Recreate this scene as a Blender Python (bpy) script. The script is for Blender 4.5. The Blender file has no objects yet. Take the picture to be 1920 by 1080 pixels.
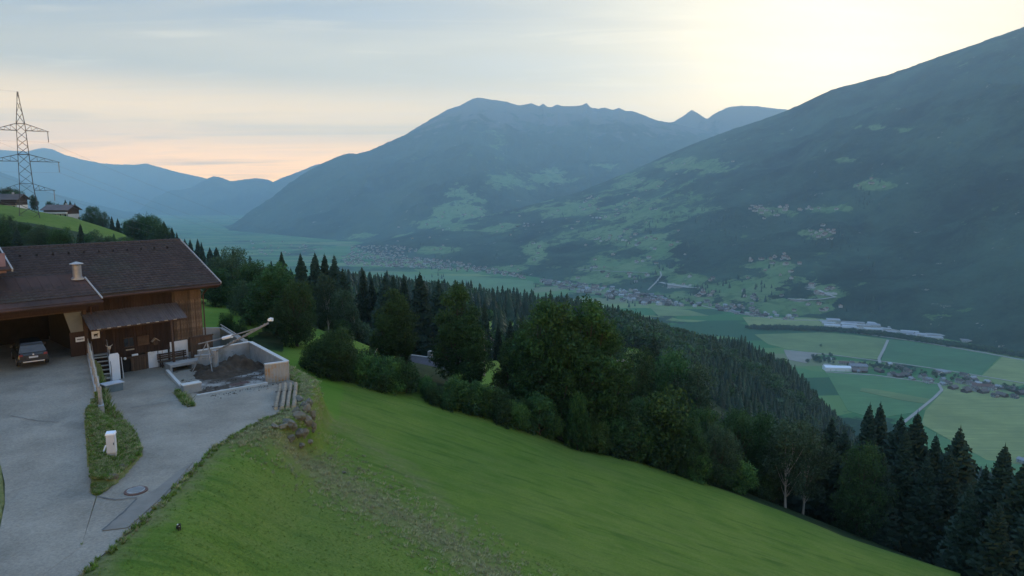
import bpy, bmesh, math, random
import numpy as np
from mathutils import Vector, Matrix, noise as mnoise
from mathutils.bvhtree import BVHTree
from mathutils.geometry import delaunay_2d_cdt

random.seed(7); RNG = np.random.default_rng(7)
sc = bpy.context.scene
COL = sc.collection
R = math.radians

# ------------------------------------------------------------------ camera, world, sun, exposure
PITCH = 8.0; FPX = 1300.0
cam_d = bpy.data.cameras.new('camera'); cam = bpy.data.objects.new('camera', cam_d); COL.objects.link(cam)
cam.location = (0, 0, 0); cam.rotation_euler = (R(90 - PITCH), 0, 0)
cam_d.lens = FPX / 1920 * 36; cam_d.sensor_width = 36; cam_d.clip_start = 0.5; cam_d.clip_end = 90000
sc.camera = cam
SUN_AZ, SUN_EL = 25.0, 9.0          # azimuth right of the view direction, elevation
w = bpy.data.worlds.new('World'); sc.world = w; w.use_nodes = True
def build_world():
    nt = w.node_tree; N = nt.nodes; L = nt.links; N.clear()
    out = N.new('ShaderNodeOutputWorld'); bg = N.new('ShaderNodeBackground'); bg.inputs['Strength'].default_value = 0.1
    L.new(bg.outputs[0], out.inputs['Surface'])
    sky = N.new('ShaderNodeTexSky'); sky.sky_type = 'NISHITA'; sky.sun_disc = False
    sky.sun_elevation = R(SUN_EL); sky.sun_rotation = R(SUN_AZ); sky.altitude = 1000; sky.dust_density = 2.5
    tc = N.new('ShaderNodeTexCoord'); sep = N.new('ShaderNodeSeparateXYZ'); L.new(tc.outputs['Generated'], sep.inputs[0])
    def math_(op, a, b=None, clamp=False):
        m = N.new('ShaderNodeMath'); m.operation = op; m.use_clamp = clamp
        for i, v in enumerate((a, b)):
            if v is None: continue
            if isinstance(v, (int, float)): m.inputs[i].default_value = v
            else: L.new(v, m.inputs[i])
        return m.outputs[0]
    def mix(fac, a, b, mode='MIX'):
        m = N.new('ShaderNodeMix'); m.data_type = 'RGBA'; m.blend_type = mode
        if isinstance(fac, (int, float)): m.inputs[0].default_value = fac
        else: L.new(fac, m.inputs[0])
        for i, v in ((6, a), (7, b)):
            if isinstance(v, tuple): m.inputs[i].default_value = (*v, 1)
            else: L.new(v, m.inputs[i])
        return m.outputs[2]
    # veil of thin high cloud: colour by elevation, warmer low, and brighter towards the sun
    z = sep.outputs[2]
    r = N.new('ShaderNodeValToRGB'); L.new(z, r.inputs[0]); r.color_ramp.interpolation = 'EASE'
    e = r.color_ramp.elements; e[0].position = 0.0; e[0].color = (32.0, 15.5, 2.5, 1); e[1].position = 1.0; e[1].color = (2.2, 4.2, 8.0, 1)
    for p_, c_ in ((0.04, (27.0, 13.2, 2.8)), (0.09, (13.0, 8.1, 3.0)), (0.16, (3.9, 3.5, 2.7)), (0.25, (1.8, 2.25, 2.75)), (0.45, (1.6, 3.2, 5.8))):
        q = e.new(p_); q.color = (*c_, 1)
    sd = (math.sin(R(SUN_AZ)) * math.cos(R(6)), math.cos(R(SUN_AZ)) * math.cos(R(6)), math.sin(R(6)))
    dt = N.new('ShaderNodeVectorMath'); dt.operation = 'DOT_PRODUCT'; L.new(tc.outputs['Generated'], dt.inputs[0]); dt.inputs[1].default_value = sd
    g = math_('MAXIMUM', dt.outputs['Value'], 0.0)
    wide = math_('POWER', g, 5.0); tight = math_('POWER', g, 40.0)
    c = mix(math_('MULTIPLY', wide, 0.74), r.outputs[0], (5.3, 4.6, 3.2))
    c = mix(math_('MULTIPLY', tight, 0.45), c, (7.6, 6.3, 3.6))
    # cloud streaks on a flat layer
    den = math_('ADD', math_('MAXIMUM', z, 0.0), 0.06)
    cx = math_('DIVIDE', sep.outputs[0], den); cy = math_('DIVIDE', sep.outputs[1], den)
    cb = N.new('ShaderNodeCombineXYZ'); L.new(cx, cb.inputs[0]); L.new(cy, cb.inputs[1])
    mp = N.new('ShaderNodeMapping'); L.new(cb.outputs[0], mp.inputs[0]); mp.inputs['Rotation'].default_value = (0, 0, R(20)); mp.inputs['Scale'].default_value = (0.35, 1.1, 1)
    ns = N.new('ShaderNodeTexNoise'); L.new(mp.outputs[0], ns.inputs[0]); ns.inputs['Scale'].default_value = 0.9; ns.inputs['Detail'].default_value = 7; ns.inputs['Roughness'].default_value = 0.55; ns.inputs['Distortion'].default_value = 0.6
    cr = N.new('ShaderNodeMapRange'); L.new(ns.outputs[0], cr.inputs[0]); cr.inputs[1].default_value = 0.5; cr.inputs[2].default_value = 0.78
    cf = math_('MULTIPLY', cr.outputs[0], 0.8)
    cc = mix(math_('MULTIPLY', wide, 1.0, True), (4.6, 3.9, 2.8), (6.2, 5.7, 4.2))
    c = mix(cf, c, cc)
    cr2 = N.new('ShaderNodeMapRange'); L.new(ns.outputs[0], cr2.inputs[0]); cr2.inputs[1].default_value = 0.5; cr2.inputs[2].default_value = 0.25
    c = mix(math_('MULTIPLY', cr2.outputs[0], 0.3), c, (3.4, 4.2, 5.2))
    mp2 = N.new('ShaderNodeMapping'); L.new(cb.outputs[0], mp2.inputs[0]); mp2.inputs['Rotation'].default_value = (0, 0, R(28)); mp2.inputs['Scale'].default_value = (0.5, 2.6, 1); mp2.inputs['Location'].default_value = (3.3, 1.7, 0)
    n2 = N.new('ShaderNodeTexNoise'); L.new(mp2.outputs[0], n2.inputs[0]); n2.inputs['Scale'].default_value = 1.3; n2.inputs['Detail'].default_value = 8; n2.inputs['Roughness'].default_value = 0.6; n2.inputs['Distortion'].default_value = 1.0
    r2 = N.new('ShaderNodeMapRange'); L.new(n2.outputs[0], r2.inputs[0]); r2.inputs[1].default_value = 0.55; r2.inputs[2].default_value = 0.78
    c = mix(math_('MULTIPLY', r2.outputs[0], 0.5), c, (7.4, 6.3, 4.4))
    final = mix(0.85, sky.outputs[0], c)
    L.new(final, bg.inputs['Color'])
build_world()
sl = bpy.data.lights.new('sun', 'SUN'); sun = bpy.data.objects.new('sun', sl); COL.objects.link(sun)
sl.energy = 0.9; sl.angle = R(14); sl.color = (1.0, 0.86, 0.66)
sdir = Vector((math.sin(R(SUN_AZ)) * math.cos(R(SUN_EL)), math.cos(R(SUN_AZ)) * math.cos(R(SUN_EL)), math.sin(R(SUN_EL))))
sun.rotation_euler = sdir.to_track_quat('Z', 'Y').to_euler()
sc.view_settings.view_transform = 'Standard'; sc.view_settings.look = 'None'; sc.view_settings.gamma = 1
sc.view_settings.exposure = 1.06; sc.view_settings.use_curve_mapping = False
sc.render.engine = 'CYCLES'
sc.cycles.use_denoising = True
try: sc.cycles.denoiser = 'OPENIMAGEDENOISE'
except Exception: pass
sc.cycles.max_bounces = 7; sc.cycles.diffuse_bounces = 3; sc.cycles.glossy_bounces = 2; sc.cycles.transmission_bounces = 3
sc.cycles.volume_bounces = 4; sc.cycles.transparent_max_bounces = 6
HAZE_DENSITY = 0.00008; HAZE_COLOR = (0.53, 0.82, 1.0); HAZE_ANISO = 0.28

# ------------------------------------------------------------------ projection helpers (turn a seen direction + distance into a place)
CP, SP = math.cos(R(PITCH)), math.sin(R(PITCH))
def ray(px, py):
    x = (px - 960) / FPX; y = (540 - py) / FPX
    return Vector((x, CP + y * SP, -SP + y * CP))
def at(px, py, t): return ray(px, py) * t
def on_z(px, py, z):
    d = ray(px, py); return d * (z / d.z)
def proj(X, Y, Z):
    dep = Y * CP - Z * SP; up = Y * SP + Z * CP
    return 960 + FPX * X / dep, 540 - FPX * up / dep
FLOOR = -440.0

# ------------------------------------------------------------------ object helpers
def link(o, parent=None):
    COL.objects.link(o)
    if parent is not None: o.parent = parent
    return o
def tag(o, label=None, cat=None, group=None, kind=None):
    if label: o['label'] = label
    if cat: o['category'] = cat
    if group: o['group'] = group
    if kind: o['kind'] = kind
    return o
def mesh_obj(name, verts, faces, mats, parent=None, mi=None, smooth=False, loc=None, rz=0):
    me = bpy.data.meshes.new(name); me.from_pydata([tuple(v) for v in verts], [], faces)
    for m in (mats if isinstance(mats, (list, tuple)) else [mats]): me.materials.append(m)
    if mi is not None: me.polygons.foreach_set('material_index', mi)
    if smooth: me.polygons.foreach_set('use_smooth', [True] * len(me.polygons))
    me.update()
    o = bpy.data.objects.new(name, me); link(o, parent)
    if loc is not None: o.location = loc
    o.rotation_euler.z = rz
    return o
def np_mesh(name, V, F, mats, smooth=False):
    """V (n,3), F (m,k) numpy"""
    me = bpy.data.meshes.new(name); n, m, k = len(V), len(F), F.shape[1]
    me.vertices.add(n); me.vertices.foreach_set('co', np.asarray(V, np.float32).ravel())
    me.loops.add(m * k); me.loops.foreach_set('vertex_index', np.asarray(F, np.int32).ravel())
    me.polygons.add(m); me.polygons.foreach_set('loop_start', np.arange(0, m * k, k, dtype=np.int32))
    try: me.polygons.foreach_set('loop_total', np.full(m, k, np.int32))
    except Exception: pass
    if smooth: me.polygons.foreach_set('use_smooth', np.ones(m, bool))
    for q in (mats if isinstance(mats, (list, tuple)) else [mats]): me.materials.append(q)
    me.update(calc_edges=True); me.validate()
    return me
def empty(name, loc=(0, 0, 0), rz=0, parent=None):
    o = bpy.data.objects.new(name, None); link(o, parent); o.location = loc; o.rotation_euler.z = rz
    o.empty_display_size = 0.2
    return o
def vattr(me, name, arr, dom='POINT', typ='FLOAT'):
    a = me.attributes.new(name, typ, dom)
    if typ == 'FLOAT': a.data.foreach_set('value', np.asarray(arr, np.float32).ravel())
    else: a.data.foreach_set('color', np.asarray(arr, np.float32).ravel())
class MB:
    def __init__(s): s.v = []; s.f = []; s.m = []
    def add(s, vs, fs, m=0):
        b = len(s.v); s.v += [tuple(v) for v in vs]; s.f += [tuple(b + i for i in f) for f in fs]; s.m += [m] * len(fs); return s
    def hexa(s, p, m=0):   # 8 points: bottom 0-3 ccw, top 4-7
        return s.add(p, [(3, 2, 1, 0), (4, 5, 6, 7), (0, 1, 5, 4), (1, 2, 6, 5), (2, 3, 7, 6), (3, 0, 4, 7)], m)
    def box(s, x0, x1, y0, y1, z0, z1, m=0):
        x0, x1 = min(x0, x1), max(x0, x1); y0, y1 = min(y0, y1), max(y0, y1); z0, z1 = min(z0, z1), max(z0, z1)
        return s.hexa([(x0, y0, z0), (x1, y0, z0), (x1, y1, z0), (x0, y1, z0), (x0, y0, z1), (x1, y0, z1), (x1, y1, z1), (x0, y1, z1)], m)
    def tube(s, pts, rad, n=6, m=0, cap=True):
        pts = [Vector(p) for p in pts]; rad = rad if isinstance(rad, (list, tuple)) else [rad] * len(pts)
        b = len(s.v); prev = None
        for i, p in enumerate(pts):
            d = (pts[min(i + 1, len(pts) - 1)] - pts[max(i - 1, 0)]).normalized()
            if prev is None: a = d.orthogonal().normalized()
            else: a = (prev - d * prev.dot(d)).normalized()
            prev = a; c = d.cross(a)
            for k in range(n):
                th = 2 * math.pi * k / n; s.v.append(tuple(p + (a * math.cos(th) + c * math.sin(th)) * rad[i]))
        for i in range(len(pts) - 1):
            for k in range(n):
                k2 = (k + 1) % n; s.f.append((b + i * n + k, b + i * n + k2, b + (i + 1) * n + k2, b + (i + 1) * n + k)); s.m.append(m)
        if cap:
            s.f.append(tuple(b + k for k in range(n))[::-1]); s.m.append(m)
            e = b + (len(pts) - 1) * n; s.f.append(tuple(e + k for k in range(n))); s.m.append(m)
        return s
    def beam(s, p, q, w, h=None, m=0):
        p = Vector(p); q = Vector(q); h = h or w; d = (q - p).normalized()
        up = Vector((0, 0, 1)) if abs(d.z) < .95 else Vector((1, 0, 0))
        a = d.cross(up).normalized() * (w / 2); c = a.cross(d).normalized() * (h / 2)
        return s.hexa([p - a - c, p + a - c, q + a - c, q - a - c, p - a + c, p + a + c, q + a + c, q - a + c], m)
    def build(s, name, mats, parent=None, smooth=False, loc=None, rz=0):
        return mesh_obj(name, s.v, s.f, mats, parent, s.m, smooth, loc, rz)

# ------------------------------------------------------------------ materials
def new_mat(name):
    m = bpy.data.materials.new(name); m.use_nodes = True; nt = m.node_tree
    return m, nt, nt.nodes, nt.links, nt.nodes['Principled BSDF']
def pm(name, c1, c2, scale=3.0, rough=0.85, bump=0.2, bdist=0.02, stretch=(1, 1, 1), detail=6, metal=0.0, c3=None, s3=0.4, f3=(0.5, 0.7), spec=0.3, rnd=0.0, rot=0.0, grain=0.0, gs=30, island=0.0):
    m, nt, N, L, P = new_mat(name)
    P.inputs['Roughness'].default_value = rough; P.inputs['Metallic'].default_value = metal; P.inputs['Specular IOR Level'].default_value = spec
    tc = N.new('ShaderNodeTexCoord'); mp = N.new('ShaderNodeMapping'); L.new(tc.outputs['Object'], mp.inputs[0]); mp.inputs['Scale'].default_value = stretch; mp.inputs['Rotation'].default_value = (0, 0, rot)
    n1 = N.new('ShaderNodeTexNoise'); L.new(mp.outputs[0], n1.inputs[0]); n1.inputs['Scale'].default_value = scale; n1.inputs['Detail'].default_value = detail; n1.inputs['Roughness'].default_value = 0.6
    mr = N.new('ShaderNodeMapRange'); L.new(n1.outputs[0], mr.inputs[0]); mr.inputs[1].default_value = 0.3; mr.inputs[2].default_value = 0.7
    mx = N.new('ShaderNodeMix'); mx.data_type = 'RGBA'; L.new(mr.outputs[0], mx.inputs[0]); mx.inputs[6].default_value = (*c1, 1); mx.inputs[7].default_value = (*c2, 1)
    outc = mx.outputs[2]
    if c3:
        n3 = N.new('ShaderNodeTexNoise'); L.new(tc.outputs['Object'], n3.inputs[0]); n3.inputs['Scale'].default_value = s3; n3.inputs['Detail'].default_value = 5; n3.inputs['Roughness'].default_value = 0.65
        m3 = N.new('ShaderNodeMapRange'); L.new(n3.outputs[0], m3.inputs[0]); m3.inputs[1].default_value = f3[0]; m3.inputs[2].default_value = f3[1]
        x3 = N.new('ShaderNodeMix'); x3.data_type = 'RGBA'; L.new(m3.outputs[0], x3.inputs[0]); L.new(outc, x3.inputs[6]); x3.inputs[7].default_value = (*c3, 1); outc = x3.outputs[2]
    if grain:
        gn = N.new('ShaderNodeTexNoise'); L.new(tc.outputs['Object'], gn.inputs[0]); gn.inputs['Scale'].default_value = gs; gn.inputs['Detail'].default_value = 3; gn.inputs['Roughness'].default_value = .8
        gr = N.new('ShaderNodeMapRange'); L.new(gn.outputs[0], gr.inputs[0]); gr.inputs[1].default_value = .3; gr.inputs[2].default_value = .7; gr.inputs[3].default_value = 1 - grain; gr.inputs[4].default_value = 1 + grain
        gh = N.new('ShaderNodeHueSaturation'); L.new(gr.outputs[0], gh.inputs['Value']); L.new(outc, gh.inputs['Color']); outc = gh.outputs[0]
    if island:
        ge = N.new('ShaderNodeNewGeometry'); ir = N.new('ShaderNodeMapRange'); L.new(ge.outputs['Random Per Island'], ir.inputs[0]); ir.inputs[3].default_value = 1 - island; ir.inputs[4].default_value = 1 + island
        ih = N.new('ShaderNodeHueSaturation'); L.new(ir.outputs[0], ih.inputs['Value']); L.new(outc, ih.inputs['Color']); outc = ih.outputs[0]
    if rnd:
        oi = N.new('ShaderNodeObjectInfo'); hr = N.new('ShaderNodeMapRange'); L.new(oi.outputs['Random'], hr.inputs[0]); hr.inputs[3].default_value = 1 - rnd; hr.inputs[4].default_value = 1 + rnd
        hs = N.new('ShaderNodeHueSaturation'); L.new(hr.outputs[0], hs.inputs['Value']); L.new(outc, hs.inputs['Color']); outc = hs.outputs[0]
    L.new(outc, P.inputs['Base Color'])
    if bump:
        b = N.new('ShaderNodeBump'); b.inputs['Strength'].default_value = bump; b.inputs['Distance'].default_value = bdist
        L.new(n1.outputs[0], b.inputs['Height']); L.new(b.outputs[0], P.inputs['Normal'])
    return m
def foliage(name, cd, cl, var=0.35, trans=0.25):
    m, nt, N, L, P = new_mat(name)
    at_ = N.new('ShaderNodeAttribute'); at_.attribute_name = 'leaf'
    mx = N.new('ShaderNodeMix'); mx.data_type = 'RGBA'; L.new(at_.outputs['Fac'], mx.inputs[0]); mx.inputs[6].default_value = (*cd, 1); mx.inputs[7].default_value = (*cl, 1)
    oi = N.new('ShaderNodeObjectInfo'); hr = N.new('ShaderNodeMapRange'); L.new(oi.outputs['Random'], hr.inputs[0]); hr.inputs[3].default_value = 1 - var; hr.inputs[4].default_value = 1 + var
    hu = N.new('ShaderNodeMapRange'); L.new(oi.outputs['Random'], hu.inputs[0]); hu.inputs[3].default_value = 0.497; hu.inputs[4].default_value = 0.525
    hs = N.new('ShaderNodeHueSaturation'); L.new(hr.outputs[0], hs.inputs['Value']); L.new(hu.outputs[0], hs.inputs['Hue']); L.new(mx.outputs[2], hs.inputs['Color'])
    L.new(hs.outputs[0], P.inputs['Base Color']); P.inputs['Roughness'].default_value = 0.7; P.inputs['Specular IOR Level'].default_value = 0.2
    if trans:
        tr = N.new('ShaderNodeBsdfTranslucent'); L.new(hs.outputs[0], tr.inputs[0]); ms = N.new('ShaderNodeMixShader'); ms.inputs[0].default_value = trans
        L.new(P.outputs[0], ms.inputs[1]); L.new(tr.outputs[0], ms.inputs[2]); L.new(ms.outputs[0], N['Material Output'].inputs[0])
    return m
M = {}
M['asphalt'] = pm('asphalt', (.185, .162, .128), (.29, .255, .203), 0.45, 0.9, 0.35, 0.01, detail=12, c3=(.13, .115, .095), s3=0.20, f3=(.54, .74), grain=.22, gs=9)
M['yard'] = pm('yard', (.165, .150, .127), (.25, .228, .193), 0.5, 0.9, 0.35, 0.01, detail=12, c3=(.115, .10, .082), s3=0.26, f3=(.52, .70), grain=.22, gs=9)
M['crack'] = pm('crack', (.09, .09, .09), (.13, .13, .125), 2, .95, .2)
M['patch'] = pm('patch', (.165, .150, .127), (.22, .20, .17), 1.5, .9, .3, .01, detail=10)
M['concrete'] = pm('concrete', (.24, .245, .24), (.34, .34, .33), 1.3, .9, .3, .01, detail=9, c3=(.17, .16, .13), s3=.9, f3=(.55, .75))
M['concrete_light'] = pm('concrete_light', (.42, .41, .38), (.52, .51, .48), 3, .9, .2, .01)
M['slab_stained'] = pm('slab_stained', (.24, .22, .19), (.34, .315, .28), 1.2, .85, .3, .01, detail=9, c3=(.055, .04, .028), s3=.55, f3=(.40, .54), grain=.25, gs=7)
M['rust_concrete'] = pm('rust_concrete', (.26, .25, .22), (.34, .32, .28), 5, .9, .3, .01, stretch=(1, 1, .25), c3=(.33, .16, .035), s3=.8, f3=(.45, .6))
M['wood_dark'] = pm('wood_dark', (.020, .013, .010), (.044, .025, .018), 6, .85, .4, .01, stretch=(6, 6, .4), rnd=.35)
M['wood_weathered'] = pm('wood_weathered', (.055, .037, .026), (.135, .095, .066), 5, .85, .4, .01, stretch=(6, 6, .3), c3=(.24, .185, .13), s3=1.3, f3=(.5, .75), rnd=.35)
M['wood_brown'] = pm('wood_brown', (.06, .038, .025), (.11, .07, .046), 5, .85, .3, .01, stretch=(5, 5, .6), rnd=.2)
M['wood_post'] = pm('wood_post', (.045, .030, .022), (.08, .052, .037), 5, .85, .3, .01, stretch=(5, 5, .5))
M['wood_pale'] = pm('wood_pale', (.30, .25, .19), (.42, .36, .28), 6, .85, .3, .01, stretch=(1, 1, 1))
M['log'] = pm('log', (.20, .165, .12), (.31, .26, .19), 5, .85, .4, .02, c3=(.13, .10, .07), s3=2.2, f3=(.55, .7), rnd=.15)
M['log_end'] = pm('log_end', (.40, .31, .2), (.5, .4, .27), 8, .8, .1)
M['tile'] = pm('tile', (.038, .029, .026), (.056, .043, .038), 1.2, .75, .2, .01, detail=8, c3=(.04, .042, .033), s3=.35, f3=(.5, .72), island=.20)
M['metal_roof'] = pm('metal_roof', (.037, .026, .023), (.057, .037, .032), .5, .9, .15, .01, c3=(.10, .055, .045), s3=.3, f3=(.45, .7))
M['fibre_roof'] = pm('fibre_roof', (.075, .068, .072), (.11, .10, .105), 2.5, .85, .2, .01, c3=(.09, .085, .085), s3=.8)
M['flash'] = pm('flash', (.28, .28, .27), (.38, .38, .37), 4, .5, .05)
M['zinc'] = pm('zinc', (.20, .21, .23), (.30, .31, .33), 2, .45, .1, metal=.4)
M['plaster'] = pm('plaster', (.58, .60, .62), (.68, .70, .72), 1.5, .9, .1, .01, c3=(.42, .42, .40), s3=1.2, f3=(.6, .8))
M['plaster_grey'] = pm('plaster_grey', (.13, .14, .13), (.18, .19, .175), 1.5, .9, .1, .01)
M['white'] = pm('white', (.62, .66, .70), (.70, .74, .77), 2, .6, .05)
M['grey_box'] = pm('grey_box', (.40, .44, .48), (.46, .50, .54), 2, .6, .05)
M['blue_grey'] = pm('blue_grey', (.12, .17, .19), (.17, .22, .24), 2, .7, .1)
M['mauve'] = pm('mauve', (.20, .135, .15), (.25, .17, .185), 2, .85, .1)
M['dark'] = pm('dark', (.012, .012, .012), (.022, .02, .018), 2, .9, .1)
M['glass'] = pm('glass', (.015, .02, .025), (.03, .035, .04), 1, .08, 0, spec=.8)
M['dung'] = pm('dung', (.030, .021, .014), (.075, .053, .034), 2.5, .95, .8, .1, detail=10, c3=(.11, .085, .06), s3=1.2, f3=(.55, .75))
M['rock'] = pm('rock', (.095, .09, .068), (.19, .18, .145), 1.8, .9, .6, .05, detail=9, c3=(.10, .11, .06), s3=.8, f3=(.5, .7), rnd=.2)
M['steel'] = pm('steel', (.16, .17, .17), (.30, .30, .29), 4, .6, .1, c3=(.20, .12, .07), s3=2, f3=(.6, .75))
M['pylon'] = pm('pylon', (.05, .05, .05), (.08, .078, .075), 1, .7, .05)
M['carpaint'] = pm('carpaint', (.012, .016, .02), (.016, .02, .025), 1, .25, 0, spec=.6)
M['rubber'] = pm('rubber', (.015, .015, .015), (.02, .02, .02), 4, .85, .1)
M['chrome'] = pm('chrome', (.6, .62, .64), (.65, .67, .69), 1, .25, 0, metal=.6)
M['red_lamp'] = pm('red_lamp', (.16, .03, .035), (.2, .04, .045), 1, .25, 0)
M['rust'] = pm('rust', (.10, .06, .05), (.14, .085, .07), 3, .8, .2)
M['fur_black'] = pm('fur_black', (.012, .012, .012), (.03, .03, .03), 20, .9, .3)
M['fur_white'] = pm('fur_white', (.55, .55, .52), (.65, .65, .62), 20, .9, .3)
M['bark'] = pm('bark', (.035, .028, .022), (.075, .062, .05), 4, .95, .6, .05, stretch=(3, 3, .6))
M['bark_birch'] = pm('bark_birch', (.20, .195, .175), (.32, .31, .285), 2, .85, .3, .02, c3=(.04, .04, .04), s3=3, f3=(.6, .68))
M['leaf_a'] = foliage('leaf_a', (.022, .048, .020), (.060, .125, .034), trans=.2)
M['leaf_b'] = foliage('leaf_b', (.035, .075, .022), (.10, .185, .042), trans=.25)
M['leaf_c'] = foliage('leaf_c', (.028, .058, .032), (.075, .125, .062), trans=.2)
M['needle'] = foliage('needle', (.012, .026, .017), (.032, .062, .034), var=.3, trans=0)
M['needle_far'] = foliage('needle_far', (.010, .026, .016), (.028, .062, .030), var=.4, trans=0)
M['bush'] = foliage('bush', (.018, .042, .018), (.055, .115, .032), trans=.2)
M['blade'] = foliage('blade', (.095, .165, .025), (.19, .26, .05), var=.3, trans=.3)
M['blade_dry'] = foliage('blade_dry', (.22, .21, .095), (.38, .34, .19), var=.3, trans=.2)
M['house_wall'] = pm('house_wall', (.34, .34, .33), (.46, .46, .45), .2, .9, 0, rnd=.3)
M['house_wood'] = pm('house_wood', (.06, .035, .025), (.10, .06, .04), .3, .9, 0, rnd=.3)
M['roof_brown'] = pm('roof_brown', (.08, .065, .06), (.13, .10, .09), .2, .9, 0, rnd=.35)
M['roof_red'] = pm('roof_red', (.14, .075, .06), (.18, .095, .075), .2, .9, 0, rnd=.25)
M['roof_grey'] = pm('roof_grey', (.22, .23, .25), (.30, .31, .33), .2, .8, 0, rnd=.35)
M['hall_roof'] = pm('hall_roof', (.26, .28, .30), (.38, .40, .42), .05, .7, 0, rnd=.35)
M['road'] = pm('road', (.25, .24, .22), (.31, .30, .28), .05, .9, 0)
M['gravel'] = pm('gravel', (.29, .28, .255), (.37, .36, .33), .05, .95, 0, c3=(.25, .25, .2), s3=.02)
M['soil'] = pm('soil', (.22, .20, .165), (.28, .255, .21), .02, .95, 0)
for nm, a, b in (('field_green', (.07, .175, .06), (.085, .20, .07)), ('field_deep', (.05, .14, .055), (.06, .16, .065)), ('field_yellow', (.19, .24, .08), (.24, .275, .10)), ('field_olive', (.125, .19, .065), (.165, .225, .08))):
    M[nm] = pm(nm, tuple(x * .8 for x in a), tuple(x * 1.12 for x in b), .035, .95, 0, stretch=(.25, 5, 1), rot=.5, c3=tuple(x * .72 for x in a), s3=.009, f3=(.42, .72))

# hillside ground: 'cov' colour attribute  R dry mown swath, G forest floor, B lush
def ground_material():
    m, nt, N, L, P = new_mat('ground'); P.inputs['Roughness'].default_value = .95; P.inputs['Specular IOR Level'].default_value = .1
    geo = N.new('ShaderNodeNewGeometry')
    def noise(scale, det, stretch=(1, 1, 1), rot=0, ro=.6):
        mp = N.new('ShaderNodeMapping'); L.new(geo.outputs['Position'], mp.inputs[0]); mp.inputs['Scale'].default_value = stretch; mp.inputs['Rotation'].default_value = (0, 0, rot)
        n = N.new('ShaderNodeTexNoise'); L.new(mp.outputs[0], n.inputs[0]); n.inputs['Scale'].default_value = scale; n.inputs['Detail'].default_value = det; n.inputs['Roughness'].default_value = ro
        return n.outputs[0]
    def rng(v, a, b, c=0, d=1):
        r = N.new('ShaderNodeMapRange'); L.new(v, r.inputs[0]); r.inputs[1].default_value = a; r.inputs[2].default_value = b; r.inputs[3].default_value = c; r.inputs[4].default_value = d; return r.outputs[0]
    def mix(f, a, b):
        x = N.new('ShaderNodeMix'); x.data_type = 'RGBA'
        if isinstance(f, float): x.inputs[0].default_value = f
        else: L.new(f, x.inputs[0])
        for i, v in ((6, a), (7, b)):
            if isinstance(v, tuple): x.inputs[i].default_value = (*v, 1)
            else: L.new(v, x.inputs[i])
        return x.outputs[2]
    def ml(a, b):
        x = N.new('ShaderNodeMath'); x.operation = 'MULTIPLY'; x.use_clamp = True; L.new(a, x.inputs[0])
        if isinstance(b, float): x.inputs[1].default_value = b
        else: L.new(b, x.inputs[1])
        return x.outputs[0]
    def ad(a, b):
        x = N.new('ShaderNodeMath'); x.operation = 'ADD'; L.new(a, x.inputs[0]); L.new(b, x.inputs[1]); return x.outputs[0]
    c = mix(rng(noise(.35, 6), .35, .65), (.084, .150, .019), (.130, .192, .029))
    c = mix(ml(rng(noise(.9, 7, (.10, 1.9, 1), R(-10), .65), .45, .62), .65), c, (.150, .195, .045)); c = mix(ml(rng(noise(.7, 6, (.08, 2.6, 1), R(-10), .6), .54, .64), .6), c, (.045, .100, .014))       # mowing streaks across the slope
    c = mix(ml(rng(noise(.07, 4, (1, 1.5, 1)), .5, .68), .5), c, (.13, .165, .045))
    c = mix(ml(rng(noise(9, 3), .35, .7), .55), c, (.052, .100, .013))
    at_ = N.new('ShaderNodeAttribute'); at_.attribute_name = 'cov'; sp = N.new('ShaderNodeSeparateColor'); L.new(at_.outputs['Color'], sp.inputs[0])
    dn = rng(ad(sp.outputs[0], rng(noise(1.1, 8, (.5, 1.3, 1), R(-30)), 0, 1, -.45, .45)), .35, .75)
    c = mix(ml(dn, .85), c, mix(rng(noise(3.5, 8), .35, .65), (.115, .122, .043), (.19, .185, .085)))
    c = mix(ml(sp.outputs[2], .8), c, (.085, .185, .016))
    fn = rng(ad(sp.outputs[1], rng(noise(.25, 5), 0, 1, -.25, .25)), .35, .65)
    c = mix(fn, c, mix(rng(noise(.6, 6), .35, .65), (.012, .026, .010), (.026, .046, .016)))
    L.new(c, P.inputs['Base Color'])
    b = N.new('ShaderNodeBump'); b.inputs['Strength'].default_value = .7; b.inputs['Distance'].default_value = .12
    L.new(ad(noise(7, 6), rng(noise(.8, 5, (.4, 1.5, 1), R(-14)), 0, 1, 0, .8)), b.inputs['Height']); L.new(b.outputs[0], P.inputs['Normal'])
    return m
M['ground'] = ground_material()
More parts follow.
